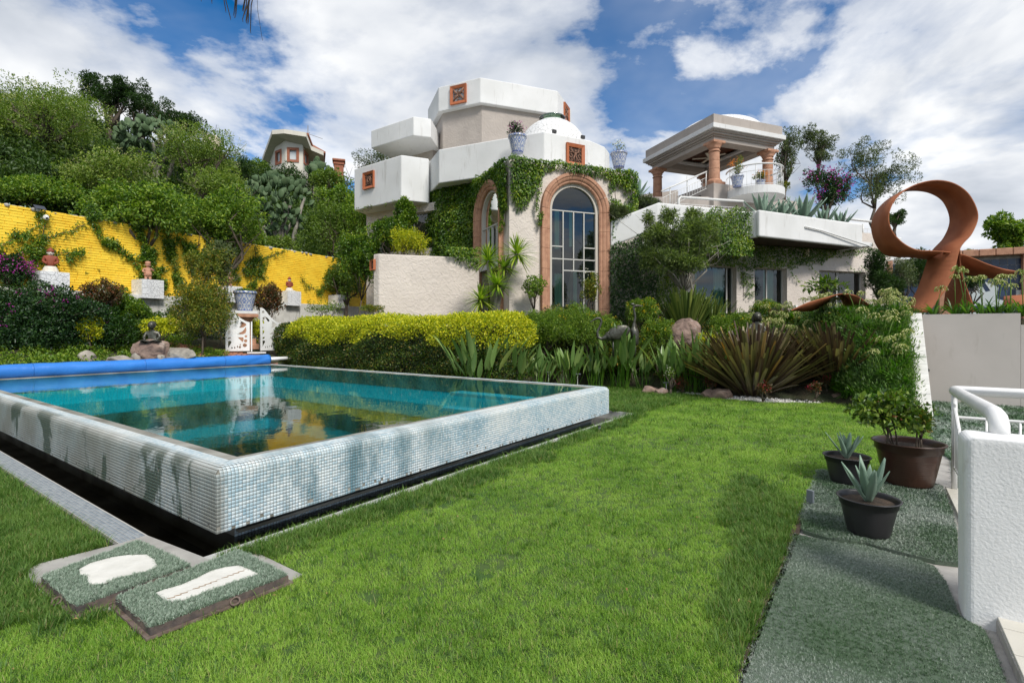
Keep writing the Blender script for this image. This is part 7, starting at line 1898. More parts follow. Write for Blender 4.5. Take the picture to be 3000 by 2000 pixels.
def strelitzia(c, h, n, label, wd=.35):
    t = thing('bird_of_paradise', label, 'plant', c, group='bird of paradise clumps along the lawn')
    a = rng.uniform(0, 6.28, n); r_ = wd * .5 * np.sqrt(rng.uniform(size=n)); Pb = np.stack([np.cos(a) * r_, np.sin(a) * r_, np.zeros(n)], 1)
    D = unit(dirs(n, .03, .55) + np.concatenate([Pb[:, :2] * .9, np.zeros((n, 1))], 1)); Lg = h * rng.uniform(.65, 1.12, n)
    V1, F1 = straps(Pb, D, Lg * .62, np.full(n, .016), np.full(n, .05), ([0, 1], [1, .8]), 3)
    tip = Pb + D * (Lg * .60)[:, None] - np.array([0, 0, .75 * .05 * .6])[None] * Lg[:, None] * .6
    D2 = unit(D + rng.normal(size=(n, 3)) * .10)
    V2, F2 = straps(tip, D2, Lg * .56, h * rng.uniform(.08, .12, n), rng.uniform(.03, .22, n), ([0, .12, .4, .75, 1], [.25, .8, 1, .6, .02]), 6, .35)
    leafobj('stalks', [(V1, F1)], S_AGAP, t); leafobj('leaves', [(V2, F2)], S_STREL, t)
    return t
yb = lambda u: np.interp(u, [1330, 1405, 1500, 1600, 1700, 1820, 1900, 1979, 2110], [11, 11, 11.3, 11.8, 12.4, 12.5, 12.2, 11.7, 11.3])
for u, h_, n_, wd, lb in ((1405, .92, 30, .55, 'leftmost bird of paradise clump, broad and dense beside the golden hedge'), (1500, .82, 18, .35, 'second bird of paradise clump, with a tall leaf at its left'),
                       (1580, .66, 16, .35, 'third bird of paradise clump, low, behind the pool edge'), (1665, .72, 18, .35, 'bird of paradise clump in front of the green bushes'),
                       (1745, .66, 16, .35, 'bird of paradise clump behind the pool corner'), (1815, .92, 26, .42, 'tallest bird of paradise clump just right of the pool corner'),
                       (1880, .55, 14, .35, 'low arching bird of paradise clump at the lawn edge'), (1962, .74, 18, .34, 'bird of paradise clump by the white flowers and stake light'),
                       (2030, .82, 20, .34, 'bird of paradise clump with broad dark leaves on the white gravel'), (2075, .68, 12, .26, 'narrow bird of paradise clump nearest the brown flax')):
    Y = float(yb(u)) - .1; x = (u - 1500) / F * Y; strelitzia((x, Y, gz(x, Y) - .02), h_ * 1.45, int(n_ * 2.1), lb, wd * 1.15)
def flax(c, h, rad, n, mat, label, name='flax_clump', wd=.045, spread=.95):
    t = thing(name, label, 'plant', c)
    a = rng.uniform(0, 6.28, n); r_ = rad * np.sqrt(rng.uniform(size=n)); Pb = np.stack([np.cos(a) * r_, np.sin(a) * r_, np.zeros(n)], 1)
    tl = spread * (r_ / rad) ** .8 * rng.uniform(.6, 1.1, n); D = np.stack([np.sin(tl) * np.cos(a), np.sin(tl) * np.sin(a), np.cos(tl)], 1)
    D = unit(D + rng.normal(size=(n, 3)) * .06); Lg = h * rng.uniform(.68, 1.06, n)
    V, Fc = straps(Pb, D, Lg, np.full(n, wd) * rng.uniform(.7, 1.2, n), rng.uniform(0, .10, n), ([0, .3, .8, .93, 1], [.6, 1, .95, .85, .65]), 5, .5)
    leafobj('leaves', [(V, Fc)], mat, t)
    return t
p = PZ(2235, 1160, 0.03); flax((p.x, p.y + .45, .03), 1.60, .44, 860, S_BRFLAX, 'large bronze brown flax clump in white gravel at the lawn edge', wd=.066, spread=1.12)
q = P(2450, 1105, 10.8); flax((q.x, 10.8, q.z - .05), 1.28, .40, 560, S_BRFLAX, 'darker brown flax clump behind and right of the large one', wd=.06, spread=1.05)
q = P(2010, 960, 14.0); flax((q.x, 14.0, gz(q.x, 14.0) - .1), 1.35, .26, 200, S_GRFLAX, 'green striped flax clump under the windows behind the boulder', wd=.055, spread=.6)
q = P(2085, 960, 14.2); flax((q.x, 14.2, gz(q.x, 14.2) - .1), .85, .18, 90, S_GRFLAX, 'smaller green flax fan right of the striped flax clump', wd=.05, spread=.6)

def agave(c, h, n, label, group=None, rz=0, mat=S_AGAVE, tilt=.95):
    t = thing('agave', label, 'plant', c, rz, group=group)
    i = np.arange(n); az = i * 2.39996; f = (i + .5) / n; tl = tilt * (1 - f * .88)
    D = np.stack([np.sin(tl) * np.cos(az), np.sin(tl) * np.sin(az), np.cos(tl)], 1); Lg = h * (1.0 - .12 * f) * rng.uniform(.85, 1.08, n)
    Pb = D * .02 * h
    V, Fc = straps(Pb, D, Lg, np.full(n, h * .175), np.full(n, -.10) * (tl > .3), ([0, .15, .45, .75, .93, 1], [.55, .7, 1, .62, .2, .01]), 8, .45)
    # give the leaves flesh: second skin below
    me = npmesh('leaves', V, Fc); o = link('leaves', me, mat, t, False, True); sd_ = o.modifiers.new('flesh', 'SOLIDIFY'); sd_.thickness = h * .018; sd_.offset = -1
    return t
agave(PK1 + Vector((0, 0, .205)), .27, 12, 'small grey green agave in the black pot beside the brown pot', 'agaves', .3, tilt=.75)
agave(PK2 + Vector((0, 0, .20)), .32, 12, 'blue green agave in the black pot nearest the camera', 'agaves', 1.9, tilt=.78)
for u, hh_, lb in ((2235, .95, 'first agave in the white terrace planter, at its left end'), (2290, .85, 'second agave in the terrace planter'), (2352, 1.15, 'largest agave, third in the terrace planter'), (2412, .85, 'fourth agave in the terrace planter, leaning right'), (2462, .8, 'last agave in the terrace planter, before the railing')):
    k_ = (u - 1500) / F; o0 = B0 + bn * .6; s1_ = (k_ * o0.y - o0.x) / (bd.x - k_ * bd.y); p = o0 + bd * s1_
    agave((p.x, p.y, 5.05), hh_, 15, lb, 'agaves', random.random() * 6, tilt=1.0)
p = P(1868, 570, 18.2); agave((p.x, p.y, p.z - .15), .75, 12, 'agave between the ivy tower and the left pavilion column', 'agaves', .5)
# yucca by the tower
yt = P(1445, 905, 13.9); yb_ = Vector((yt.x, 13.9, gz(yt.x, 13.9)))
t = thing('yucca_tree', 'spiky yucca with twisted trunks against the tower wall', 'tree', yb_)
mb = MB(); heads = [(1430, 765, 13.9, .56), (1515, 745, 13.7, .58), (1408, 880, 13.5, .50), (1458, 835, 13.5, .48), (1478, 785, 13.8, .42)]
arr = []
for i, (u, v, Y, sz) in enumerate(heads):
    tp = P(u, v, Y) - yb_; m_ = Vector((.12 * math.sin(i * 2), 0, tp.z * .45)); mb.tube([Vector((.05 * i - .1, 0, -.1)), m_, tp - Vector((0, 0, .05)), tp], [.085, .07, .055, .05], 8)
    n_ = 110; D = sphere_dirs(n_); D[:, 2] = np.where(D[:, 2] < -.75, -D[:, 2], D[:, 2]); D = unit(D + np.array([0, 0, .12])); Pb = np.tile(np.array(tp), (n_, 1)) + D * .04
    arr.append(straps(Pb, D, sz * rng.uniform(.8, 1.1, n_), np.full(n_, .042), rng.uniform(.0, .35, n_), ([0, .3, .7, 1], [.8, 1, .7, .03]), 4, .3))
mb.build('trunk', BARKL, t, False, True); leafobj('leaves', arr, S_YUCCA, t)

# ------------------------------------------------------------------ clipped hedge, golden on top
def hedge_at(t_, s_off): return SW(PS + s_off, t_)
hd = thing('clipped_hedge', 'long clipped hedge behind the pool, dark green below and golden on top', 'hedge', SW(PS + 1.2, 6, .2))
def hedgepts(n):
    # surface of a long rounded box in pool frame: t in (2.6 , 9.6) , s from PS+.55 to PS+1.9, z .2 to 1.78
    t0_, t1_ = 2.7, 11.3; hgt = 1.30; dep = 1.3; Lh = t1_ - t0_
    face = rng.uniform(size=n) * (hgt + dep + .5)
    t_ = rng.uniform(t0_, t1_, n); s_ = np.zeros(n); z = np.zeros(n); nn_ = np.zeros((n, 3))
    f = face < hgt; z[f] = face[f]; nn_[f] = (-E1.x, -E1.y, .15)
    g = (face >= hgt) & (face < hgt + dep); s_[g] = face[g] - hgt; z[g] = hgt; nn_[g] = (0, 0, 1)
    e = face >= hgt + dep; z[e] = rng.uniform(0, hgt, e.sum()); s_[e] = rng.uniform(0, dep, e.sum()); left = rng.uniform(size=e.sum()) < .6; t_[e] = np.where(left, t1_, t0_); nn_[e] = np.where(left[:, None], np.array([E2.x, E2.y, .1]), np.array([-E2.x, -E2.y, .1]))
    # round the corners
    rr_ = .28; ds = np.minimum(s_, dep - s_); dz_ = hgt - z; cut = np.clip(rr_ - ds, 0, rr_) * 0
    z = np.where((ds < rr_) & ~f, np.minimum(z, hgt - rr_ + np.sqrt(np.maximum(0, rr_ ** 2 - (rr_ - ds) ** 2))), z)
    s_ = np.where(f & (z > hgt - rr_), rr_ - np.sqrt(np.maximum(0, rr_ ** 2 - (z - hgt + rr_) ** 2)), s_)
    dt = np.minimum(t1_ - t_, 10); z = np.where(dt < .5, np.minimum(z, hgt - .5 + np.sqrt(np.maximum(0, .25 - (.5 - dt) ** 2))), z)
    lump = .07 * np.sin(t_ * 2.1) + .05 * np.sin(t_ * 5.3 + z * 4) + .04 * np.sin(z * 9 + t_ * 3)
    s2 = PS + .50 + s_ - lump * (f | e) ; z2 = .36 + z + lump * .8 * g
    p = np.stack([PO.x + E1.x * s2 + E2.x * t_, PO.y + E1.y * s2 + E2.y * t_, z2], 1)
    return p, unit(nn_), z, t_, f
p, nn_, zz, tt_, fr_ = hedgepts(80000)
p = p + nn_ * rng.uniform(-.10, .035, len(p))[:, None]
gold_line = .80 + .10 * np.sin(tt_ * 1.3) + .07 * np.sin(tt_ * 4.1) + rng.normal(0, .05, len(p))
gold = (zz > gold_line) & (tt_ < 10.3 + rng.normal(0, .15, len(p)))
og = np.array(ORG[hd.name])
for nm, sel, mt, lf in (('green_foliage', ~gold, L_HEDGE, .050), ('golden_foliage', gold, L_YEL, .050)):
    q, m_ = p[sel], nn_[sel]; n_ = len(q)
    if nm[0] == 'g' and nm[1] == 'o': q = q + m_ * rng.uniform(0, .06, n_)[:, None] + np.array([0, 0, 1.0]) * rng.uniform(0, .05, n_)[:, None]
    D = unit(m_ * .5 + rng.normal(size=(n_, 3)) * .6 + np.array([0, 0, .35])); Nn = unit(m_ + rng.normal(size=(n_, 3)) * .5); Nn = unit(Nn - D * (Nn * D).sum(1)[:, None])
    lg = lf * rng.uniform(.6, 1.3, n_); leafobj(nm, [leafarr(q - og, D, Nn, lg, lg * .52)], mt, hd)
t0_, t1_ = 2.75, 11.0
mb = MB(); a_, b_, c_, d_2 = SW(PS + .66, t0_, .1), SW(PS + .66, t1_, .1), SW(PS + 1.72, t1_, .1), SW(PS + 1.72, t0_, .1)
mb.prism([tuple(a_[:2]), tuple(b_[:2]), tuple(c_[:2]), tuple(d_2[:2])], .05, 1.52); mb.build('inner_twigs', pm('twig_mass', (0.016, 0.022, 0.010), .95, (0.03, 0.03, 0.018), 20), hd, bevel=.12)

# ------------------------------------------------------------------ bushes and small trees of the garden
def bush(label, u, v, Y, du, dv, n, mat, name='bush', Lf=.05, Wf=.022, nb=3, extra=None, cat='shrub', r0=.03, group='garden bushes', clumps=24, spread=.34, inner=.2, rag=.16, droop=0, bark=BARK, foot=True):
    c = P(u, v, Y); r = px_r(du, dv, Y); zb = gz(c.x, Y) - .03 if foot else c.z - r[2] * .9
    blobs = []
    for i in range(nb):
        a = (i - (nb - 1) / 2) / max(nb, 1)
        blobs.append((c + Vector((a * r[0] * 1.3, random.uniform(-.25, .25) * r[1], random.uniform(-.15, .15) * r[2])), (r[0] * (.6 if nb > 1 else 1), r[1] * .75, r[2] * random.uniform(.8, 1.0))))
    return tree(name, label, (c.x, Y, min(zb, c.z - r[2] * .5)), blobs, n, Lf, Wf, mat, r0, bark, group, clumps, spread, droop, inner, cat, extra, rag)
YF = lambda n: [('flowers', L_YFL, n, .022, .018)]
bush('glossy dark bougainvillea mass with purple bracts at the left edge', 80, 960, 12.2, 175, 118, 30000, L_BOUG, 'bougainvillea', .065, .038, 4, [('bracts', L_PURP, 60, .035, .03)], clumps=60, spread=.22)
bush('upper bougainvillea spray with vivid purple bracts left of the first pedestal', 30, 800, 12.6, 70, 60, 4500, L_BOUG, 'bougainvillea', .065, .038, 2, [('bracts', L_PURP, 110, .04, .032)], spread=.3, foot=False)
bush('leafy shrub with purple bracts under the first pedestal', 195, 912, 12.7, 80, 48, 7000, L_DARK, 'bougainvillea', .06, .032, 2, [('bracts', L_PURP, 45, .04, .032)])
bush('red tinged rose shrub between the first two pedestals', 300, 868, 13.2, 60, 48, 5200, L_RED, 'rose_bush', .05, .028, 2, [('flowers', L_WFL, 2, .03, .025)])
bush('dense green shrub between the bronze child and the second pedestal', 365, 930, 13.8, 75, 75, 13000, L_IVY, 'shrub', .055, .032, 3, clumps=40, spread=.26)
bush('low dark shrub behind the bronze child', 340, 965, 13.1, 70, 60, 7000, L_IVYD, 'shrub', .055, .032, 2)
bush('small golden clipped shrub right of the bougainvillea', 262, 965, 12.7, 36, 42, 4600, L_YEL, 'golden_shrub', .045, .024, 1)
bush('wide golden clipped shrub behind the bronze child', 470, 955, 13.6, 58, 28, 5200, L_YEL, 'golden_shrub', .045, .024, 2)
bush('large olive and gold leaved bush left of the gate', 590, 915, 14.0, 85, 105, 17000, L_MIX, 'shrub', .055, .026, 3, clumps=46, spread=.25)
bush('tall twiggy shrub rising in front of the yellow wall', 600, 790, 14.6, 75, 85, 5200, L_MIX, 'twiggy_shrub', .06, .028, 3, rag=.3, inner=.03, clumps=40, spread=.2)
bush('thin grey stemmed magnolia with sparse glossy leaves above the talavera pot', 655, 780, 15.3, 50, 72, 2200, L_OLIVE, 'magnolia', .09, .04, 2, rag=.3, inner=.02, clumps=26, spread=.22, bark=BARKL, cat='tree')
bush('reddish leaved bush right of the talavera pot', 785, 880, 16.9, 45, 58, 5600, L_RED, 'rose_bush', .06, .035, 2)
bush('yellow green shrub seen behind the gate leaves', 757, 975, 16.6, 28, 48, 3200, L_YEL, 'golden_shrub', .05, .028, 1)
bush('low green plants at the foot of the left gate leaf', 600, 1035, 14.2, 60, 16, 3200, L_BRIGHT, 'low_plants', .05, .018, 3)
bush('thin shoots in front of the stained white wall', 950, 905, 17.2, 55, 26, 1500, L_BRIGHT, 'shrub', .05, .022, 3, rag=.35, inner=.02)
bush('leaf covered mound at the foot of the villa left corner', 1060, 760, 17.3, 75, 100, 14000, L_IVY, 'creeper_mound', .075, .04, 3, clumps=44, spread=.25)
bush('ivy like mound below the lower left balcony window', 1150, 690, 17.0, 70, 50, 8000, L_IVY, 'creeper_mound', .075, .04, 2)
bush('dense leafy column under the corner of the lower balcony', 1185, 630, 17.2, 32, 42, 4600, L_IVY, 'creeper_mound', .075, .04, 1, foot=True)
bush('feathery yellow green bamboo behind the low garden wall', 1200, 715, 15.7, 55, 42, 3600, L_YEL, 'bamboo', .10, .014, 3, droop=.3, rag=.25)
bush('low tufts at the foot of the low garden wall', 1090, 905, 14.0, 40, 12, 900, L_MIX, 'low_plants', .06, .02, 2)
bush('climbing rose left of the big arched window', 1565, 850, 13.9, 38, 45, 1900, L_BRIGHT, 'rose_bush', .055, .03, 2, rag=.3, inner=.03, spread=.25)
bush('climbing white rose in front of the right jamb of the big window', 1730, 850, 14.1, 30, 62, 2600, L_MIX, 'rose_bush', .05, .028, 2, [('flowers', L_WFL, 9, .035, .03)], rag=.3, inner=.03, spread=.25)
bush('rounded bright green bush left of the swan statue', 1590, 975, 12.9, 110, 72, 17000, L_BRIGHT, 'daisy_bush', .045, .016, 3, YF(12), clumps=60, spread=.22)
bush('green daisy bush behind the swan statue', 1725, 970, 13.1, 95, 70, 15000, L_BRIGHT, 'daisy_bush', .045, .016, 3, YF(14), clumps=50, spread=.22)
bush('dark bush in front of the big arched window', 1655, 930, 13.6, 75, 40, 5000, L_HEDGE, 'bush', .045, .02, 2, YF(5))
bush('yellow flowering daisy bush behind the crane statue', 1880, 915, 13.3, 52, 46, 9000, L_BRIGHT, 'daisy_bush', .045, .016, 2, YF(60), clumps=50, spread=.22)
bush('yellow flowering daisy bush left of the boulder', 1925, 990, 12.5, 55, 58, 9000, L_BRIGHT, 'daisy_bush', .045, .016, 2, YF(34), clumps=50, spread=.22)
bush('low yellow green cover behind the bird of paradise row', 1850, 1050, 12.7, 120, 40, 8000, L_MIX, 'bush', .045, .024, 3, YF(30))
bush('bright fern like shrub right of the boulder', 2062, 1010, 12.3, 30, 44, 1600, L_YEL, 'fern', .09, .016, 1, rag=.3)
bush('green bush left of the bronze girl', 2140, 965, 12.8, 62, 58, 8000, L_BRIGHT, 'daisy_bush', .045, .018, 2, YF(14), clumps=40)
bush('leafy undergrowth between hedge and daisy bushes', 1500, 1010, 12.9, 50, 60, 7000, L_HEDGE, 'bush', .045, .024, 2)
bush('low green filler plants between the two brown flax clumps', 2400, 1090, 11.0, 45, 40, 3000, L_AGP2, 'border_plants', .10, .02, 2)
bush('brown twigged bush right of the bronze girl', 2285, 930, 13.6, 45, 30, 4200, L_RED, 'bush', .04, .018, 2, YF(14), rag=.25)
bush('yellow topped bush behind the head of the bronze girl', 2240, 905, 14.0, 45, 22, 4200, L_BRIGHT, 'daisy_bush', .04, .018, 2, YF(26))
for i, (u, v, Y, lb) in enumerate(((1485, 1075, 12.9, 'pink flowered geranium at the left of the leaf row'), (1625, 1085, 12.5, 'red flowered geranium behind the pool edge'), (1995, 1125, 11.3, 'dark red euphorbia on the gravel left of the flax'),
                                   (2085, 1120, 11.1, 'dark leaved euphorbia in front of the narrow leaf clump'), (2236, 1135, 9.95, 'red flowered euphorbia at the foot of the large flax'), (2385, 1135, 10.0, 'pale stemmed euphorbia right of the large flax'), (2425, 1120, 10.4, 'red leaved euphorbia at the foot of the slope'))):
    bush(lb, u, v, Y, 17, 20, 420, L_RED if i > 1 else L_MIX, 'euphorbia', .045, .024, 1, [('flowers', L_RFL, 9, .022, .018)], rag=.25, inner=.1, group='euphorbias in the border')
bush('white flowering vinca by the stake light on the gravel', 1965, 1095, 11.2, 12, 20, 260, L_BRIGHT, 'vinca', .04, .02, 1, [('flowers', L_WFL, 7, .028, .026)], rag=.25)
# brown pot shrub
t = bush('leafy green shrub with dark red leaves growing in the brown pot', 2600, 1212, 4.62, 78, 66, 1700, L_POT, 'potted_shrub', .052, .034, 3, [('dark_leaves', L_RED, 14, .03, .018)], rag=.3, inner=.12, spread=.24, clumps=30, foot=False, r0=.012)
t2 = bush('thin twiggy stem with sparse leaves at the right of the brown pot', 2695, 1240, 4.6, 42, 42, 420, L_MIX, 'potted_shrub', .042, .026, 2, [('dark_leaves', L_RED, 6, .026, .016)], rag=.35, inner=.04, spread=.2, foot=False, r0=.010)
for o_ in (t, t2): pass
mb = MB()
for dx in (-.13, -.10, -.07, .05, .07): mb.tube([POTB + Vector((dx, random.uniform(-.04, .04), .30)), POTB + Vector((dx * 1.6, 0, .45)), POTB + Vector((dx * 2.1, 0, .60))], [.008, .007, .004], 6)
mb.build('stems', BARK, t)
# podocarpus tree in front of the wing
pt_ = P(2015, 925, 13.9); ptb = Vector((pt_.x, 13.9, gz(pt_.x, 13.9)))
blobs = [(P(u, v, Y), px_r(du * .8, dv * .82, Y)) for u, v, Y, du, dv in ((1925, 690, 13.9, 62, 52), (2020, 700, 13.7, 72, 62), (1985, 770, 13.6, 90, 55), (2045, 740, 13.9, 40, 40), (1960, 640, 13.9, 34, 30), (2030, 640, 14, 30, 32), (1905, 760, 13.9, 45, 45), (2085, 700, 14.1, 24, 26), (1900, 645, 14, 22, 26), (2080, 665, 14, 22, 26))]
L_PODO = leafmat('podocarpus_leaf', [(0, (0.05, 0.09, 0.028)), (.5, (0.13, 0.19, 0.05)), (1, (0.28, 0.35, 0.10))], rough=.45)
tree('podocarpus_tree', 'soft needled podocarpus tree in front of the ivy covered terrace wall', ptb, blobs, 18000, .11, .014, L_PODO, .05, BARKL, None, 26, .32, 0, .12, 'tree', None, .28)
MB().tube([ptb + Vector((.28, .1, -.1)), ptb + Vector((.24, .1, .8)), P(2010, 760, 13.8)], [.045, .04, .025], 8).build('second_stem', BARKL, bpy.data.objects['podocarpus_tree'])
# conifer-like columns behind the agapanthus bed and trees at the back right
for lb, u, v, Y, du, dv, n_, mt, nm, lf, wf in (('upright dark podocarpus column at the end of the guest wing', 2575, 800, 15.5, 26, 75, 5200, L_DARK, 'podocarpus_column', .10, .014),
                             ('low podocarpus shrub beneath the rust loop, left', 2600, 850, 15.0, 42, 45, 4200, L_DARK, 'podocarpus_column', .10, .014),
                             ('grey green shrub between rust loop and mural wall', 2650, 810, 15.2, 38, 60, 3200, L_OLIVE, 'shrub', .06, .02),
                             ('dark shrub directly behind the rust leg', 2700, 800, 15.4, 34, 58, 4200, L_DARK, 'podocarpus_column', .10, .014),
                             ('small dark shrub in front of the blue mural, right of the legs', 2850, 830, 14.4, 30, 34, 2400, L_DARK, 'shrub', .06, .02)):
    bush(lb, u, v, Y, du, dv, n_, mt, nm, lf, wf, 2, rag=.25, group='shrubs behind the rust sculpture')
for lb, u, v, Y, du, dv, n_, mt, nm, lf, wf, ext in (('slim olive tree just right of the pavilion', 2300, 450, 26, 30, 95, 4200, L_OLIVE, 'olive_tree', .11, .035, None),
                             ('olive tree with two tufted heads behind the bougainvillea', 2400, 430, 26.5, 52, 62, 4600, L_OLIVE, 'olive_tree', .11, .035, None),
                             ('wide airy olive tree reaching towards the rust loop', 2570, 520, 25, 85, 105, 8500, L_OLIVE, 'olive_tree', .11, .032, None),
                             ('purple flowering bougainvillea on the roof terrace', 2430, 560, 23, 62, 72, 7200, L_BOUG, 'bougainvillea', .08, .045, [('bracts', L_PURP, 110, .08, .06)]),
                             ('dark low shrub under the airy olive tree', 2620, 640, 22, 30, 26, 2400, L_DARK, 'shrub', .08, .035, None),
                             ('fresh green tree behind the mural wall at the right edge', 2965, 690, 24, 62, 58, 5200, L_BRIGHT, 'far_tree', .17, .08, None),
                             ('low green crown peeking over the mural wall', 2838, 745, 24, 24, 12, 900, L_HILL, 'far_tree', .14, .07, None),
                             ('small shrub at the end of the white parapet by the pavilion', 2290, 545, 22.5, 22, 18, 1100, L_MIX, 'shrub', .08, .035, None)):
    c = P(u, v, Y); r = px_r(du, dv, Y)
    nb_ = 3 if du > 40 else 2
    blobs = [(c + Vector((math.sin(i * 2.4) * r[0] * .5, 0, (i / nb_ - .33) * r[2] * 1.1)), (r[0] * .72, r[1] * .6, r[2] * .62)) for i in range(nb_)]
    tree(nm, lb, (c.x, Y, c.z - r[2] * 1.6), blobs, n_, lf, wf, mt, .09, BARK, 'trees behind the terrace', 30, .24, 0.1, .05, 'tree' if 'tree' in nm else 'shrub', ext, .32)
bush('lavender cushion on the terrace beside the ivy tower', 1880, 600, 15.9, 60, 24, 7000, L_OLIVE, 'lavender_bush', .09, .012, 3, [('flowers', leafmat('lavender_flower', [(0, (0.16, 0.12, 0.32)), (1, (0.22, 0.17, 0.40))]), 26, .03, .015)], foot=False)
bush('lavender bush lower down behind the sloping white parapet', 1812, 628, 15.2, 34, 20, 3200, L_OLIVE, 'lavender_bush', .09, .012, 2, foot=False)
# talavera pots on roof and balcony, with plants
TP = []
for (u, vtop, vbot, Y, lb, fl, pl) in ((1516, 399, 448, 15.2, 'talavera pot with purple bougainvillea on the parapet left of the dome', L_PURP, 'small purple bougainvillea in the parapet pot'), (1813, 448, 492, 17.2, 'talavera pot with thin twigs on the right end of the tower', L_WFL, 'thin dry twigs in the pot at the tower right end'),
                           (2160, 504, 537, 20.3, 'talavera pot standing left on the round balcony', L_OFL, 'wispy shrub with a few orange flowers, left balcony pot'), (2228, 516, 540, 20.5, 'wider talavera pot with orange flowers right on the round balcony', L_OFL, 'orange flowering plant in the right balcony pot')):
    a_, b_ = P(u, vtop, Y), P(u, vbot, Y); h_ = a_.z - b_.z
    if Y > 20: b_.z = 7.122
    pot, top_ = talpot(b_, h_, h_ * (.56 if Y > 16 else .56), lb)
    nn_l = 700 if 'dry' not in pl else 120
    sz_ = (.24, .24, .22) if 'wispy' not in pl else (.30, .3, .38)
    tree('potted_plant', pl, top_, [(top_ + Vector((0, 0, sz_[2] * .9)), sz_)], nn_l, .05, .025, L_MIX if fl is not L_PURP else L_BOUG, .012, BARK, None, 12, .4, 0, .1, 'plant', [('flowers', fl, 14 if 'dry' not in pl else 2, .04, .032)], .3)
tree('potted_plant', 'low green plant in the large talavera pot by the gate', pt1, [(pt1 + Vector((0, 0, .05)), (.26, .26, .07))], 900, .05, .02, L_BRIGHT, .01, BARK, None, 14, .4, 0, .2, 'plant')

# ------------------------------------------------------------------ ivy on walls
def ivy(label, patches, mat=L_IVY, name='ivy', Lf=.075, density=900, group='ivy and creepers on the walls'):
    """patches: (origin, along, normal, length, z0, z1, coverfn(a,z)->probability, thickness)"""
    o0 = Vector(patches[0][0]); t = thing(name, label, 'climbing plant', o0, group=group); arr = []; stems = MB()
    for (O, xd, nr, ln, z0, z1, fn, th) in patches:
        n_ = int(ln * (z1 - z0) * density); a = rng.uniform(0, ln, n_); z = rng.uniform(z0, z1, n_)
        pr_ = fn(a, z); k_ = rng.uniform(size=n_) < pr_; a, z, pr_ = a[k_], z[k_], pr_[k_]; n_ = len(a)
        lump = .5 + .5 * pnoise(a, z, 2.6, 5); out = th * (.25 + .75 * lump) * rng.uniform(.3, 1.0, n_) * np.clip(pr_ * 1.4, .2, 1)
        O_ = np.array(Vector((O[0], O[1], 0)) - Vector((o0.x, o0.y, o0.z))); x_, r__ = np.array(xd), np.array(nr)
        p = O_ + x_ * a[:, None] + np.array([0, 0, 1.0]) * z[:, None] + r__ * (out + .01)[:, None]
        D = unit(r__ * .35 + np.array([0, 0, -.75]) + rng.normal(size=(n_, 3)) * .45); Nn = unit(r__ * .9 + np.array([0, 0, .45]) + rng.normal(size=(n_, 3)) * .35); Nn = unit(Nn - D * (Nn * D).sum(1)[:, None])
        lg = Lf * rng.uniform(.55, 1.25, n_); arr.append(leafarr(p, D, Nn, lg, lg * .6))
        for _ in range(int(ln * 3)):
            a0_ = random.uniform(0, ln); z_ = z0; pts = []
            for k2 in range(6):
                pp = O_ + x_ * a0_ + np.array([0, 0, z_]) + r__ * .012
                if float(fn(np.array([min(max(a0_, 0), ln)]), np.array([z_]))[0]) > .2: pts.append(Vector(pp))
                a0_ = min(max(a0_ + random.gauss(0, .15), 0), ln); z_ += (z1 - z0) / 6
            if len(pts) > 2: stems.tube(pts, .007, 4, cap=False)
    leafobj('foliage', arr, mat, t)
    if stems.v: stems.build('stems', BARK, t, False)
    return t
v3 = lambda v: Vector((v[0], v[1], 0)).normalized()
ss = lambda a, b_, x: sstep(a, b_, x)
def cov_ledgeA(a, z):      # tower front: thick along the top, thin hanging strands
    edge = 5.88 - .28 * pnoise(a, a * 0 + 1, 3.1, 4) - 1.0 * np.exp(-((a - .3) / .5) ** 2) + .12 * (a > 1) * (a < 3)
    p_ = ss(edge - .12, edge + .18, z)
    strand = (np.abs(a - .82 - .06 * np.sin(z * 6)) < .035) & (z > 4.45) & (z < 5.9); strand2 = (np.abs(a - .95 - .1 * np.sin(z * 4)) < .05) & (z > 4.4) & (z < 5.2)
    right = ss(3.12, 3.25, a) * ss(3.95, 4.3, z) * ss(0, .3, pnoise(a, z, 3, 9) + .55)
    ring_ = (np.hypot(a - 2.03, z - 4.9) > 1.09) | (z < 4.9) & (np.abs(a - 2.03) > 1.09)
    return np.clip(np.maximum(np.maximum(p_, .75 * (strand | strand2)), right), 0, 1) * ring_
def cov_ledgeB(a, z):
    edge = 4.95 + .6 * ss(.5, 1.0, a) + .25 * pnoise(a, a * 0, 3.3, 7)
    return np.clip(ss(edge - .15, edge + .15, z) * ((np.hypot(a - BC, z - 4.9) > 1.0)) + .7 * ((np.abs(a - .28 - .05 * np.sin(z * 5)) < .06) & (z > 4.2)), 0, 1)
ivy('bright creeper crowning the tower above the arched windows and spilling over its edge', [(C0, AD, nA, TLEN, 3.9, 6.25, cov_ledgeA, .30), (C0, BD, nBo, 2.9, 4.0, 6.25, cov_ledgeB, .24),
     (C0 - nA * .35, AD, nA, TLEN, 6.1, 6.42, lambda a, z: np.full(len(a), .9) * (z < 6.28 + .12 * np.sin(a * 5) + .06 * np.sin(a * 13)), .4),
     (p1, RD_, Vector((.94, .342, 0)), 3.5, 3.5, 6.25, lambda a, z: np.full(len(a), .9), .15)], density=2300, Lf=.08)
O1, x1_ = U(-2.35, 17.55), v3((1.25, -.75)); n1_ = Vector((x1_.y, -x1_.x, 0))
O2, x2_ = U(-3.2, 18.6), v3((.85, -1.05)); n2_ = Vector((x2_.y, -x2_.x, 0))
full = lambda a, z: np.full(len(a), .95)
ivy('dense ivy wall between the low garden wall and the sweeping parapet', [(O1, x1_, n1_, 1.5, 3.0, 6.3, full, .30), (O2, x2_, n2_, 1.35, 3.0, 6.3, full, .30)], density=2000, Lf=.09)
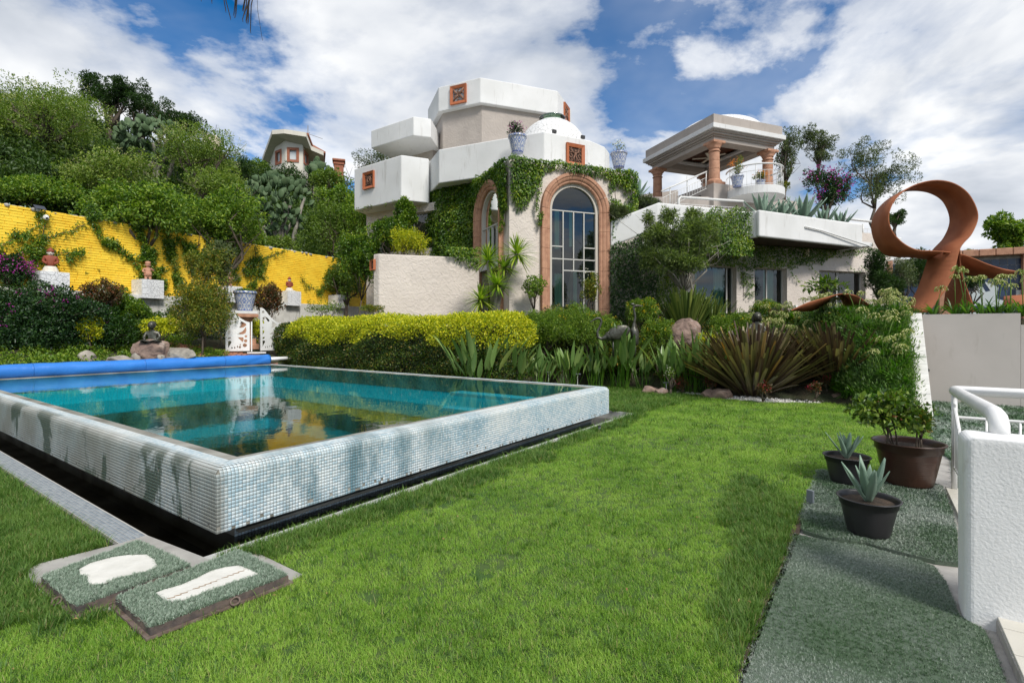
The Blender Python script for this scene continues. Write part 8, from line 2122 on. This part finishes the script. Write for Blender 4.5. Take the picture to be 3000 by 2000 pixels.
lwd = v3((2.8, .83)); lwn = Vector((lwd.y, -lwd.x, 0))
ivy('ivy tips hanging over the top right of the low garden wall', [(U(-3.78, 14.49) + lwd * 1.9, lwd, lwn, 1.0, 3.1, 3.9, lambda a, z: ss(3.62 - .45 * np.clip(a, 0, 1), 3.75 - .3 * np.clip(a, 0, 1), z), .22)], density=1300, Lf=.08)
wd_ = v3((1.36, -.11)); wn_ = Vector((wd_.y, -wd_.x, 0))
ivy('dark ivy sheet covering the wall between tower and podocarpus', [(U(2.92, 15.15), wd_, wn_, 1.40, GZ, 4.5, lambda a, z: (z < 3.93 + .36 * a + .06 * np.sin(a * 9)) * .95, .16)], L_IVYD, density=1500)
def cov_fac(a, z):
    w1 = ss(0.1, .0, a - fs_(1985)) * .95
    top = 4.30 - .62 * ss(fs_(2480), fs_(2240), a) - .18 * ss(fs_(2560), fs_(2380), a) + .22 * pnoise(a, a * 0 + 2, 2.6, 12)
    band_ = ss(top - .05, top + .22, z) * (1 - .75 * ss(fs_(2440), fs_(2560), a))
    pil = (np.abs(a - fs_(2185) - .08 * np.sin(z * 3)) < .28) * .55 * (pnoise(a, z, 5, 3) > -.15)
    lowl = ss(fs_(2035), fs_(1960), a) * .45 * (pnoise(a, z, 4, 6) > -.1)
    strands = np.zeros(len(a))
    for a0_, am, z0_ in ((fs_(2330), .5, 3.3), (fs_(2395), .7, 3.5), (fs_(2500), .45, 3.7), (fs_(2545), .5, 3.55)):
        strands = np.maximum(strands, (np.abs((a - a0_) * .55 + (z - z0_) - .06 * np.sin(a * 7)) < .03) * (np.abs(a - a0_) < am) * .8)
    return np.clip(np.maximum.reduce([w1, band_, pil, lowl, strands]), 0, 1)
fn_ = Vector((FD.y, -FD.x, 0))
def inwin(a, z):
    m_ = np.zeros(len(a), bool)
    for w0, w1 in (W1, W2, W3): m_ |= (a > w0) & (a < w1) & (z < ZTW)
    return m_
ivy('creeper trailing along the top of the guest wing over the windows', [(F0, FD, fn_, FL, GZ, 4.55, lambda a, z: cov_fac(a, z) * ~inwin(a, z), .16)], density=1100, Lf=.07)
q1v, q2v = Vector((*Q1, 0)), Vector((*Q2, 0)); qd = (q2v - q1v).normalized(); qn = Vector((qd.y, -qd.x, 0)); ql = (q2v - q1v).length
ivy('thick ivy swallowing the terrace parapet left of the planter box', [(q1v, qd, qn, ql, 3.9, 5.3, lambda a, z: ss(.7, 1.35, a + .2 * np.sin(z * 5)) * (z < 4.95 + .3 * ss(1.0, 2.6, a) + .07 * np.sin(a * 7)) * .97, .26),
     (q1v + qn * .05, qd, qn, ql, 3.75, 4.3, lambda a, z: ss(.9, 1.6, a) * .9, .3)], density=1500, Lf=.075)
ivy('fringe of leaves along the underside of the lower left balcony', [(U(*P4[0]), v3((P4[1][0] - P4[0][0], P4[1][1] - P4[0][1])), Vector((-.59, -.8, 0)), 2.55, 5.75, 5.95, lambda a, z: (pnoise(a, a * 0, 4, 2) > 0) * .35, .06)], density=700, Lf=.06)
# creepers over the yellow wall
def wallvine(label, paths, leafn, mat=L_IVY, dens=60, Lf=.07):
    t = thing('wall_creeper', label, 'climbing plant', (yo.x, yo.y, 0) if 0 else (on_wall(*paths[0][0])), group='creepers on the yellow wall'); o0 = ORG[t.name]; mb = MB(); pts_all = []
    for path in paths:
        w3 = [on_wall(u, v, .04) for u, v in path]
        def grow(pts, dep):
            segs_ = []
            for a_, b_ in zip(pts[:-1], pts[1:]):
                m_ = max(2, int((b_ - a_).length / .12))
                for i in range(m_):
                    q = a_.lerp(b_, i / m_) + yd * random.gauss(0, .02) + Vector((0, 0, random.gauss(0, .02))); segs_.append(q)
            segs_.append(pts[-1]); mb.tube([s_ - o0 for s_ in segs_], .006 if dep else .011, 4, cap=False); pts_all.extend(segs_)
            if dep < 2:
                for q in segs_[::3 if dep == 0 else 4]:
                    if random.random() < .65:
                        d__ = (pts[-1] - pts[0]).normalized(); s__ = random.choice((-1, 1)); pr_ = Vector((0, 0, 1)).lerp(d__, .5); e = q + (yd * random.uniform(-.5, .5) + Vector((0, 0, random.uniform(-.35, .45)))) * (.8 if dep == 0 else .45)
                        grow([q, q.lerp(e, .5) + Vector((0, 0, .03)), e], dep + 1)
        grow(w3, 0)
    mb.build('stems', BARK, t, False)
    c_ = np.array([tuple(q - o0) for q in pts_all]); k_ = rng.integers(0, len(c_), leafn); p = c_[k_] + rng.normal(size=(leafn, 3)) * .055 + np.array(yn) * rng.uniform(0, .08, leafn)[:, None]
    D = unit(np.array(yn) * .3 + rng.normal(size=(leafn, 3)) * .7); Nn = unit(np.array(yn) + np.array([0, 0, .4]) + rng.normal(size=(leafn, 3)) * .4); Nn = unit(Nn - D * (Nn * D).sum(1)[:, None]); lg = Lf * rng.uniform(.5, 1.1, leafn)
    leafobj('foliage', [leafarr(p, D, Nn, lg, lg * .6)], mat, t); return t
wallvine('sparse creeper net on the left part of the yellow wall behind the first figure', [[(0, 790), (60, 740), (130, 700), (250, 660)], [(0, 720), (60, 690), (100, 668)], [(30, 830), (110, 760), (180, 740), (240, 735)], [(100, 800), (125, 700), (135, 650)], [(0, 850), (60, 800), (90, 760)]], 4200)
wallvine('dense dark creeper under the spilling shrub in the middle of the yellow wall', [[(440, 840), (390, 760), (300, 700), (265, 640)], [(470, 840), (430, 740), (400, 670)], [(520, 830), (500, 730), (490, 680)], [(560, 800), (600, 740), (640, 700)], [(600, 800), (560, 730), (520, 700)], [(640, 800), (620, 740), (600, 690)], [(680, 800), (700, 740), (690, 690)]], 14000, Lf=.08)
wallvine('creeper strands on the yellow wall right of the magnolia', [[(720, 860), (740, 800), (750, 720)], [(720, 800), (760, 760), (830, 735)], [(740, 830), (770, 790), (760, 750)]], 2600)
wallvine('leafy creeper around the last pedestal at the right end of the yellow wall', [[(1010, 900), (985, 840), (960, 800)], [(1020, 880), (1005, 800), (1020, 760)], [(985, 850), (930, 850), (895, 838)], [(1010, 840), (1000, 790), (990, 770)]], 3400)
# leaf wall hiding the lower white wall at left
def cov_low(a, z): return np.full(len(a), .93) * (z < 2.35 + .25 * np.sin(a * 1.1) + .15 * np.sin(a * 3.7))
ivy('leafy hedge of climbers covering the low wall under the first pedestals', [(yo + yn * .45 + yd * -1.5, yd, yn, 6.8, .8, 2.8, cov_low, .35)], L_IVYD, 'climber_hedge', .075, 1100)

# ------------------------------------------------------------------ ground covers, slope planting
def scatter_tufts(name, proto_arr, mat, xs, ys, s0_, s1_, label=None, tilt=.15, zoff=0):
    V, Fc = proto_arr; pr = proto_obj(name + '_clump', npmesh(name, V, Fc), mat); n_ = len(xs); s_ = rng.uniform(s0_, s1_, n_)
    o = scatter(name, np.stack([xs, ys, terrain(xs, ys) - .05 + zoff], 1), rots(n_, tilt), np.stack([s_, s_, s_], 1), pr); return o
# creeping cover round the rocks and along the back of the pool
n_ = 2600; x = rng.uniform(-15.5, -5, n_); y = rng.uniform(9, 17, n_); s_, t_ = ST(x, y); k_ = (t_ > PT + .35) & (t_ < PT + 5.5) & (s_ > -4) & (s_ < 5.2)
scatter_tufts('creeping_cover', blobleaves((0, 0, .04), (.16, .16, .08), 60, .05, .03, 6, .5), L_BRIGHT, x[k_], y[k_], .7, 1.4)
n_ = 5200; x = rng.uniform(-3.5, 8, n_); y = rng.uniform(10.5, 16, n_); s_, t_ = ST(x, y)
front = np.interp(x, [-6, -1.2, 0, 1.2, 2.5, 3.68, 5.0, 5.9, 6.9, 9], [17, 11.5, 12.0, 12.7, 13.0, 12.1, 11.3, 11.0, 10.6, 9.8]); k_ = (y > front + .25) & (s_ > PS + .7)
scatter_tufts('border_cover', blobleaves((0, 0, .06), (.20, .20, .12), 70, .05, .022, 6, .5), L_HEDGE, x[k_], y[k_], .7, 1.5)
# slope beside the coping: succulents and agapanthus leaves
sp = leafarr(*(lambda m: (np.concatenate([rng.normal(0, .08, (m, 2)), rng.uniform(0, .12, (m, 1))], 1), unit(dirs(m, .0, .9)), unit(rng.normal(size=(m, 3))), rng.uniform(.05, .10, m), np.full(m, .016)))(60))
n_ = 15000; s_ = rng.uniform(8.95, 12.6, n_); t_ = rng.uniform(-4.28, -.6, n_); x = PO.x + E1.x * s_ + E2.x * t_; y = PO.y + E1.y * s_ + E2.y * t_
k_ = (t_ < -3.95 + .55 * (s_ - 9)) | (t_ < -1.0) & (s_ > 11.5); scatter_tufts('slope_succulents', sp, S_SUCC, x[k_], y[k_], .6, 1.15, tilt=.35)
def agap_proto(n_, h_): 
    a = rng.uniform(0, 6.28, n_); D = dirs(n_, .2, .95); return straps(np.concatenate([rng.normal(0, .025, (n_, 2)), np.zeros((n_, 1))], 1), D, h_ * rng.uniform(.7, 1.1, n_), np.full(n_, .03), rng.uniform(.25, .6, n_), ([0, .4, .8, 1], [.8, 1, .7, .05]), 5, .3)
V, Fc = agap_proto(16, .34); pr = proto_obj('slope_tuft', npmesh('slope_tuft', V, Fc), S_AGAP)
n_ = 420; s_ = rng.uniform(9.2, 12, n_); t_ = rng.uniform(-4.15, -2.2, n_); k_ = t_ < -3.8 + .55 * (s_ - 9); x = PO.x + E1.x * s_ + E2.x * t_; y = PO.y + E1.y * s_ + E2.y * t_; x, y = x[k_], y[k_]
scatter('slope_straps', np.stack([x, y, terrain(x, y)], 1), rots(len(x), .3), np.tile(rng.uniform(.7, 1.2, len(x))[:, None], (1, 3)), pr)
AG_ME = []
for q in range(3):
    V, Fc = agap_proto(26, .42); m_ = npmesh('leaves', V, Fc); m_.materials.append(S_AGAP); AG_ME.append(m_)
STK = leafmat('green_stalk', [(0, (0.11, 0.20, 0.03)), (1, (0.16, 0.26, 0.05))])
def umbel_mesh(seed):
    n_ = 46; D = sphere_dirs(n_); D[:, 2] = np.abs(D[:, 2]) * 1.0 - .25; D = unit(D)
    V1, F1 = straps(np.zeros((n_, 3)), D, np.full(n_, .055), np.full(n_, .003), np.full(n_, .0), ([0, 1], [1, 1]), 1)
    Dd = unit(D * .6 + np.array([0, 0, -.8])); Pt = D * .055; Nn = unit(np.cross(Dd, sphere_dirs(n_)))
    V2, F2 = leafarr(Pt, Dd, Nn, np.full(n_, .034), np.full(n_, .013))
    m_ = npmesh('flower_head', V2, F2); m_.materials.append(L_UMB); m2 = npmesh('pedicels', V1, F1); m2.materials.append(STK); return m_, m2
L_UMB = leafmat('umbel_bud', [(0, (0.20, 0.25, 0.06)), (.5, (0.38, 0.40, 0.14)), (1, (0.58, 0.54, 0.30))], trans=.2)
UMB = [umbel_mesh(i) for i in range(2)]
def agapanthus(c, label, heads, hs, lean=.2, leaves=True, sc3=1.0, group='agapanthus plants with seed heads'):
    t = thing('agapanthus', label, 'plant', c, random.random() * 6, group=group)
    if leaves: o = bpy.data.objects.new('leaves', random.choice(AG_ME)); COL.objects.link(o); o.parent = t; o.scale = (sc3,) * 3
    for i in range(heads):
        a = random.uniform(0, 6.28); l = random.uniform(0, lean); h_ = random.uniform(*hs); tip = Vector((math.cos(a) * l, math.sin(a) * l, h_)); mid = tip * .55 + Vector((0, 0, .04))
        MB().tube([Vector((0, 0, 0)), mid, tip], [.008, .007, .006], 5).build('stalk', STK, t, False, True)
        u1, u2 = random.choice(UMB)
        for m_ in (u1,):
            o = bpy.data.objects.new('flower_head', m_); o['kind'] = 'stuff'; COL.objects.link(o); o.parent = t; o.location = tip; s_ = random.uniform(1.15, 1.6); o.scale = (s_,) * 3
            o2 = bpy.data.objects.new('pedicels', u2); COL.objects.link(o2); o2.parent = o
    return t
# named seed heads on the terrace edge above the retaining wall
edgeA = SW(11.75, -4.5); xdr = (SW(11.75, -6.8) - edgeA)
k_i = 0
for u, lb, hd_, hs_2 in ((2590, 'agapanthus left of the white coping top', 3, (.35, .6)), (2640, 'agapanthus behind the top of the coping', 3, (.35, .6)), (2740, 'agapanthus at the left end of the retaining wall top, one head before the rust leg', 1, (.55, .62)), (2800, 'agapanthus under the rust legs with leaning stalks', 2, (.65, .8)),
                       (2832, 'agapanthus with the tallest straight seed head', 2, (.85, .98)), (2880, 'agapanthus with two heads before the blue mural', 2, (.75, .9)), (2920, 'agapanthus near the pipe stub on the wall top', 3, (.55, .7)), (2960, 'agapanthus toward the right edge of the retaining wall', 3, (.55, .78)), (2998, 'agapanthus cut by the right picture edge', 3, (.65, .85))):
    k2 = (u - 1500) / F; s1_ = (k2 * edgeA.y - edgeA.x) / (xdr.x - k2 * xdr.y); p = edgeA + xdr * s1_
    agapanthus((p.x, p.y, 1.68), lb, hd_, hs_2, .22, True, 1.15)
for i in range(52):
    s_ = random.uniform(11.2, 13.4) if i < 40 else random.uniform(9.6, 11); t_ = random.uniform(-4.3, -1.0) if i < 40 else random.uniform(-4.1, -3.7); p = SW(s_, t_); z = gz(p.x, p.y)
    pos = ('agapanthus among many on the planted slope left of the white coping')
    agapanthus((p.x, p.y, z - .03), pos, random.choice((2, 3, 3)) if i < 40 else 1, (.30, .55), .25, random.random() < .8, .9, 'agapanthus massed on the slope')
for u, v, lb in ((2420, 1150, 'grassy agapanthus without flowers right of the flax base'), (2490, 1160, 'bright agapanthus at the lawn corner below the slope'), (2560, 1175, 'agapanthus at the foot of the slope behind the brown pot'), (2620, 1185, 'agapanthus beside the foot of the coping')):
    p = PZ(u, v, .03); agapanthus((p.x, p.y + .25, gz(p.x, p.y + .25)), lb, 1 if u > 2500 else 0, (.45, .6), .2, True, 1.0)
for u, v, Y, lb in ((2330, 935, 12.9, 'dark strap leaved clivia under the low rust ribbon, left'), (2400, 930, 12.8, 'dark strap leaved clivia under the low rust ribbon, right')):
    p = P(u, v, Y); t = thing('clivia', lb, 'plant', (p.x, Y, gz(p.x, Y))); V, Fc = agap_proto(40, .65); leafobj('leaves', [(V, Fc)], L_IVYD if 0 else S_AGAP, t)
bush('plumeria with star shaped leaf heads behind the low rust ribbon', 2420, 840, 13.4, 50, 28, 150, L_BRIGHT, 'plumeria', .17, .05, 4, rag=.25, inner=0, spread=.3, clumps=7)

# ------------------------------------------------------------------ white gravel in the border
n_ = 9000; x = rng.uniform(2.5, 8.2, n_); y = rng.uniform(9.0, 13.2, n_)
GRV = px_poly([(1900, 1141), (1979, 1150), (2110, 1166), (2250, 1177), (2396, 1179), (2440, 1172), (2440, 1160), (2250, 1150), (2100, 1120), (2040, 1095), (1960, 1110)], .01)
k_ = in_poly(x, y, GRV); x, y = x[k_], y[k_]; n_ = len(x)
bm = bmesh.new(); bmesh.ops.create_icosphere(bm, subdivisions=1, radius=.016); me = bpy.data.meshes.new('pebble'); bm.to_mesh(me); bm.free()
for v in me.vertices: v.co *= random.uniform(.8, 1.2); v.co.z *= .7
pr = proto_obj('pebble', me, pm('white_pebble', (.70, .69, .65), .7, (.52, .51, .48), 30))
mb = MB().prism(GRV, -.03, .006); o = mb.build('gravel_bed', pm('gravel_base', (.50, .49, .46), .9, (.30, .29, .27), 40, bump=.8, bscale=90)); meta(o, kind='structure')
s_ = rng.uniform(.6, 1.5, n_); scatter('white_gravel', np.stack([x, y, np.full(n_, .012)], 1), rots(n_, 1.5), np.stack([s_, s_, s_], 1), pr)
# fallen leaves and petals
mb_l = []
n_ = 70; q = lp[rng.integers(0, len(lp), n_)]; pbb = np.concatenate([q, np.full((n_, 1), .03)], 1)
mats_p = [leafarr(pbb, dirs(n_, 1.2, 1.6), unit(np.tile([0, 0, 1.0], (n_, 1)) + rng.normal(size=(n_, 3)) * .3), rng.uniform(.012, .03, n_), rng.uniform(.008, .015, n_))]
o = leafobj('fallen_leaves', mats_p, leafmat('dry_leaf', [(0, (.25, .12, .05)), (1, (.40, .30, .12))])); o['kind'] = 'stuff'
# ------------------------------------------------------------------ dry palm threads hanging into the top of the picture
pf = P(700, -60, 5.0); t = thing('palm_frond', 'dry dark palm frond strands hanging in at the top of the picture', 'palm frond', pf)
mb = MB(); mb.tube([Vector((-1.9, -.6, 1.5)), Vector((-1.1, -.3, 1.35)), Vector((-.45, -.1, .8)), Vector((-.15, 0, .3)), Vector((0, 0, .1)), Vector((.12, 0, .02))], [.03, .024, .018, .012, .01, .006], 6)
for i in range(26):
    q = Vector((-1.5 + i * .05, -.42 + i * .014, 1.40 - max(0, i - 8) * .035)); mb.tube([q, q + Vector((.06, random.uniform(-.2, .2), -.12)), q + Vector((.08, random.uniform(-.25, .25), -random.uniform(.25, .45)))], [.006, .005, .002], 4)
for (u0, u1, v1) in ((590, 590, 5), (620, 621, 12), (652, 662, 38), (662, 676, 60), (686, 690, 52), (700, 688, 54), (712, 690, 50), (722, 712, 66), (728, 726, 72), (738, 722, 70), (745, 718, 45), (740, 724, 68), (750, 735, 99), (752, 770, 120), (735, 710, 32), (728, 712, 36)):
    a_ = P(u0, -50, 5.0) - pf; b_ = P(u1, v1, 5.0) - pf; m_ = (a_ + b_) / 2 + Vector((random.uniform(-.02, .03), random.uniform(-.05, .05), 0))
    mb.tube([Vector((0, 0, .1)), a_, m_, b_ + Vector((random.uniform(-.01, .01), 0, .03)), b_], [.006, .006, .005, .004, .002] if u1 != 770 else [.002] * 5, 5)
mb.build('strands', pm('dry_strand', (.035, .025, .018), .9), t, False)
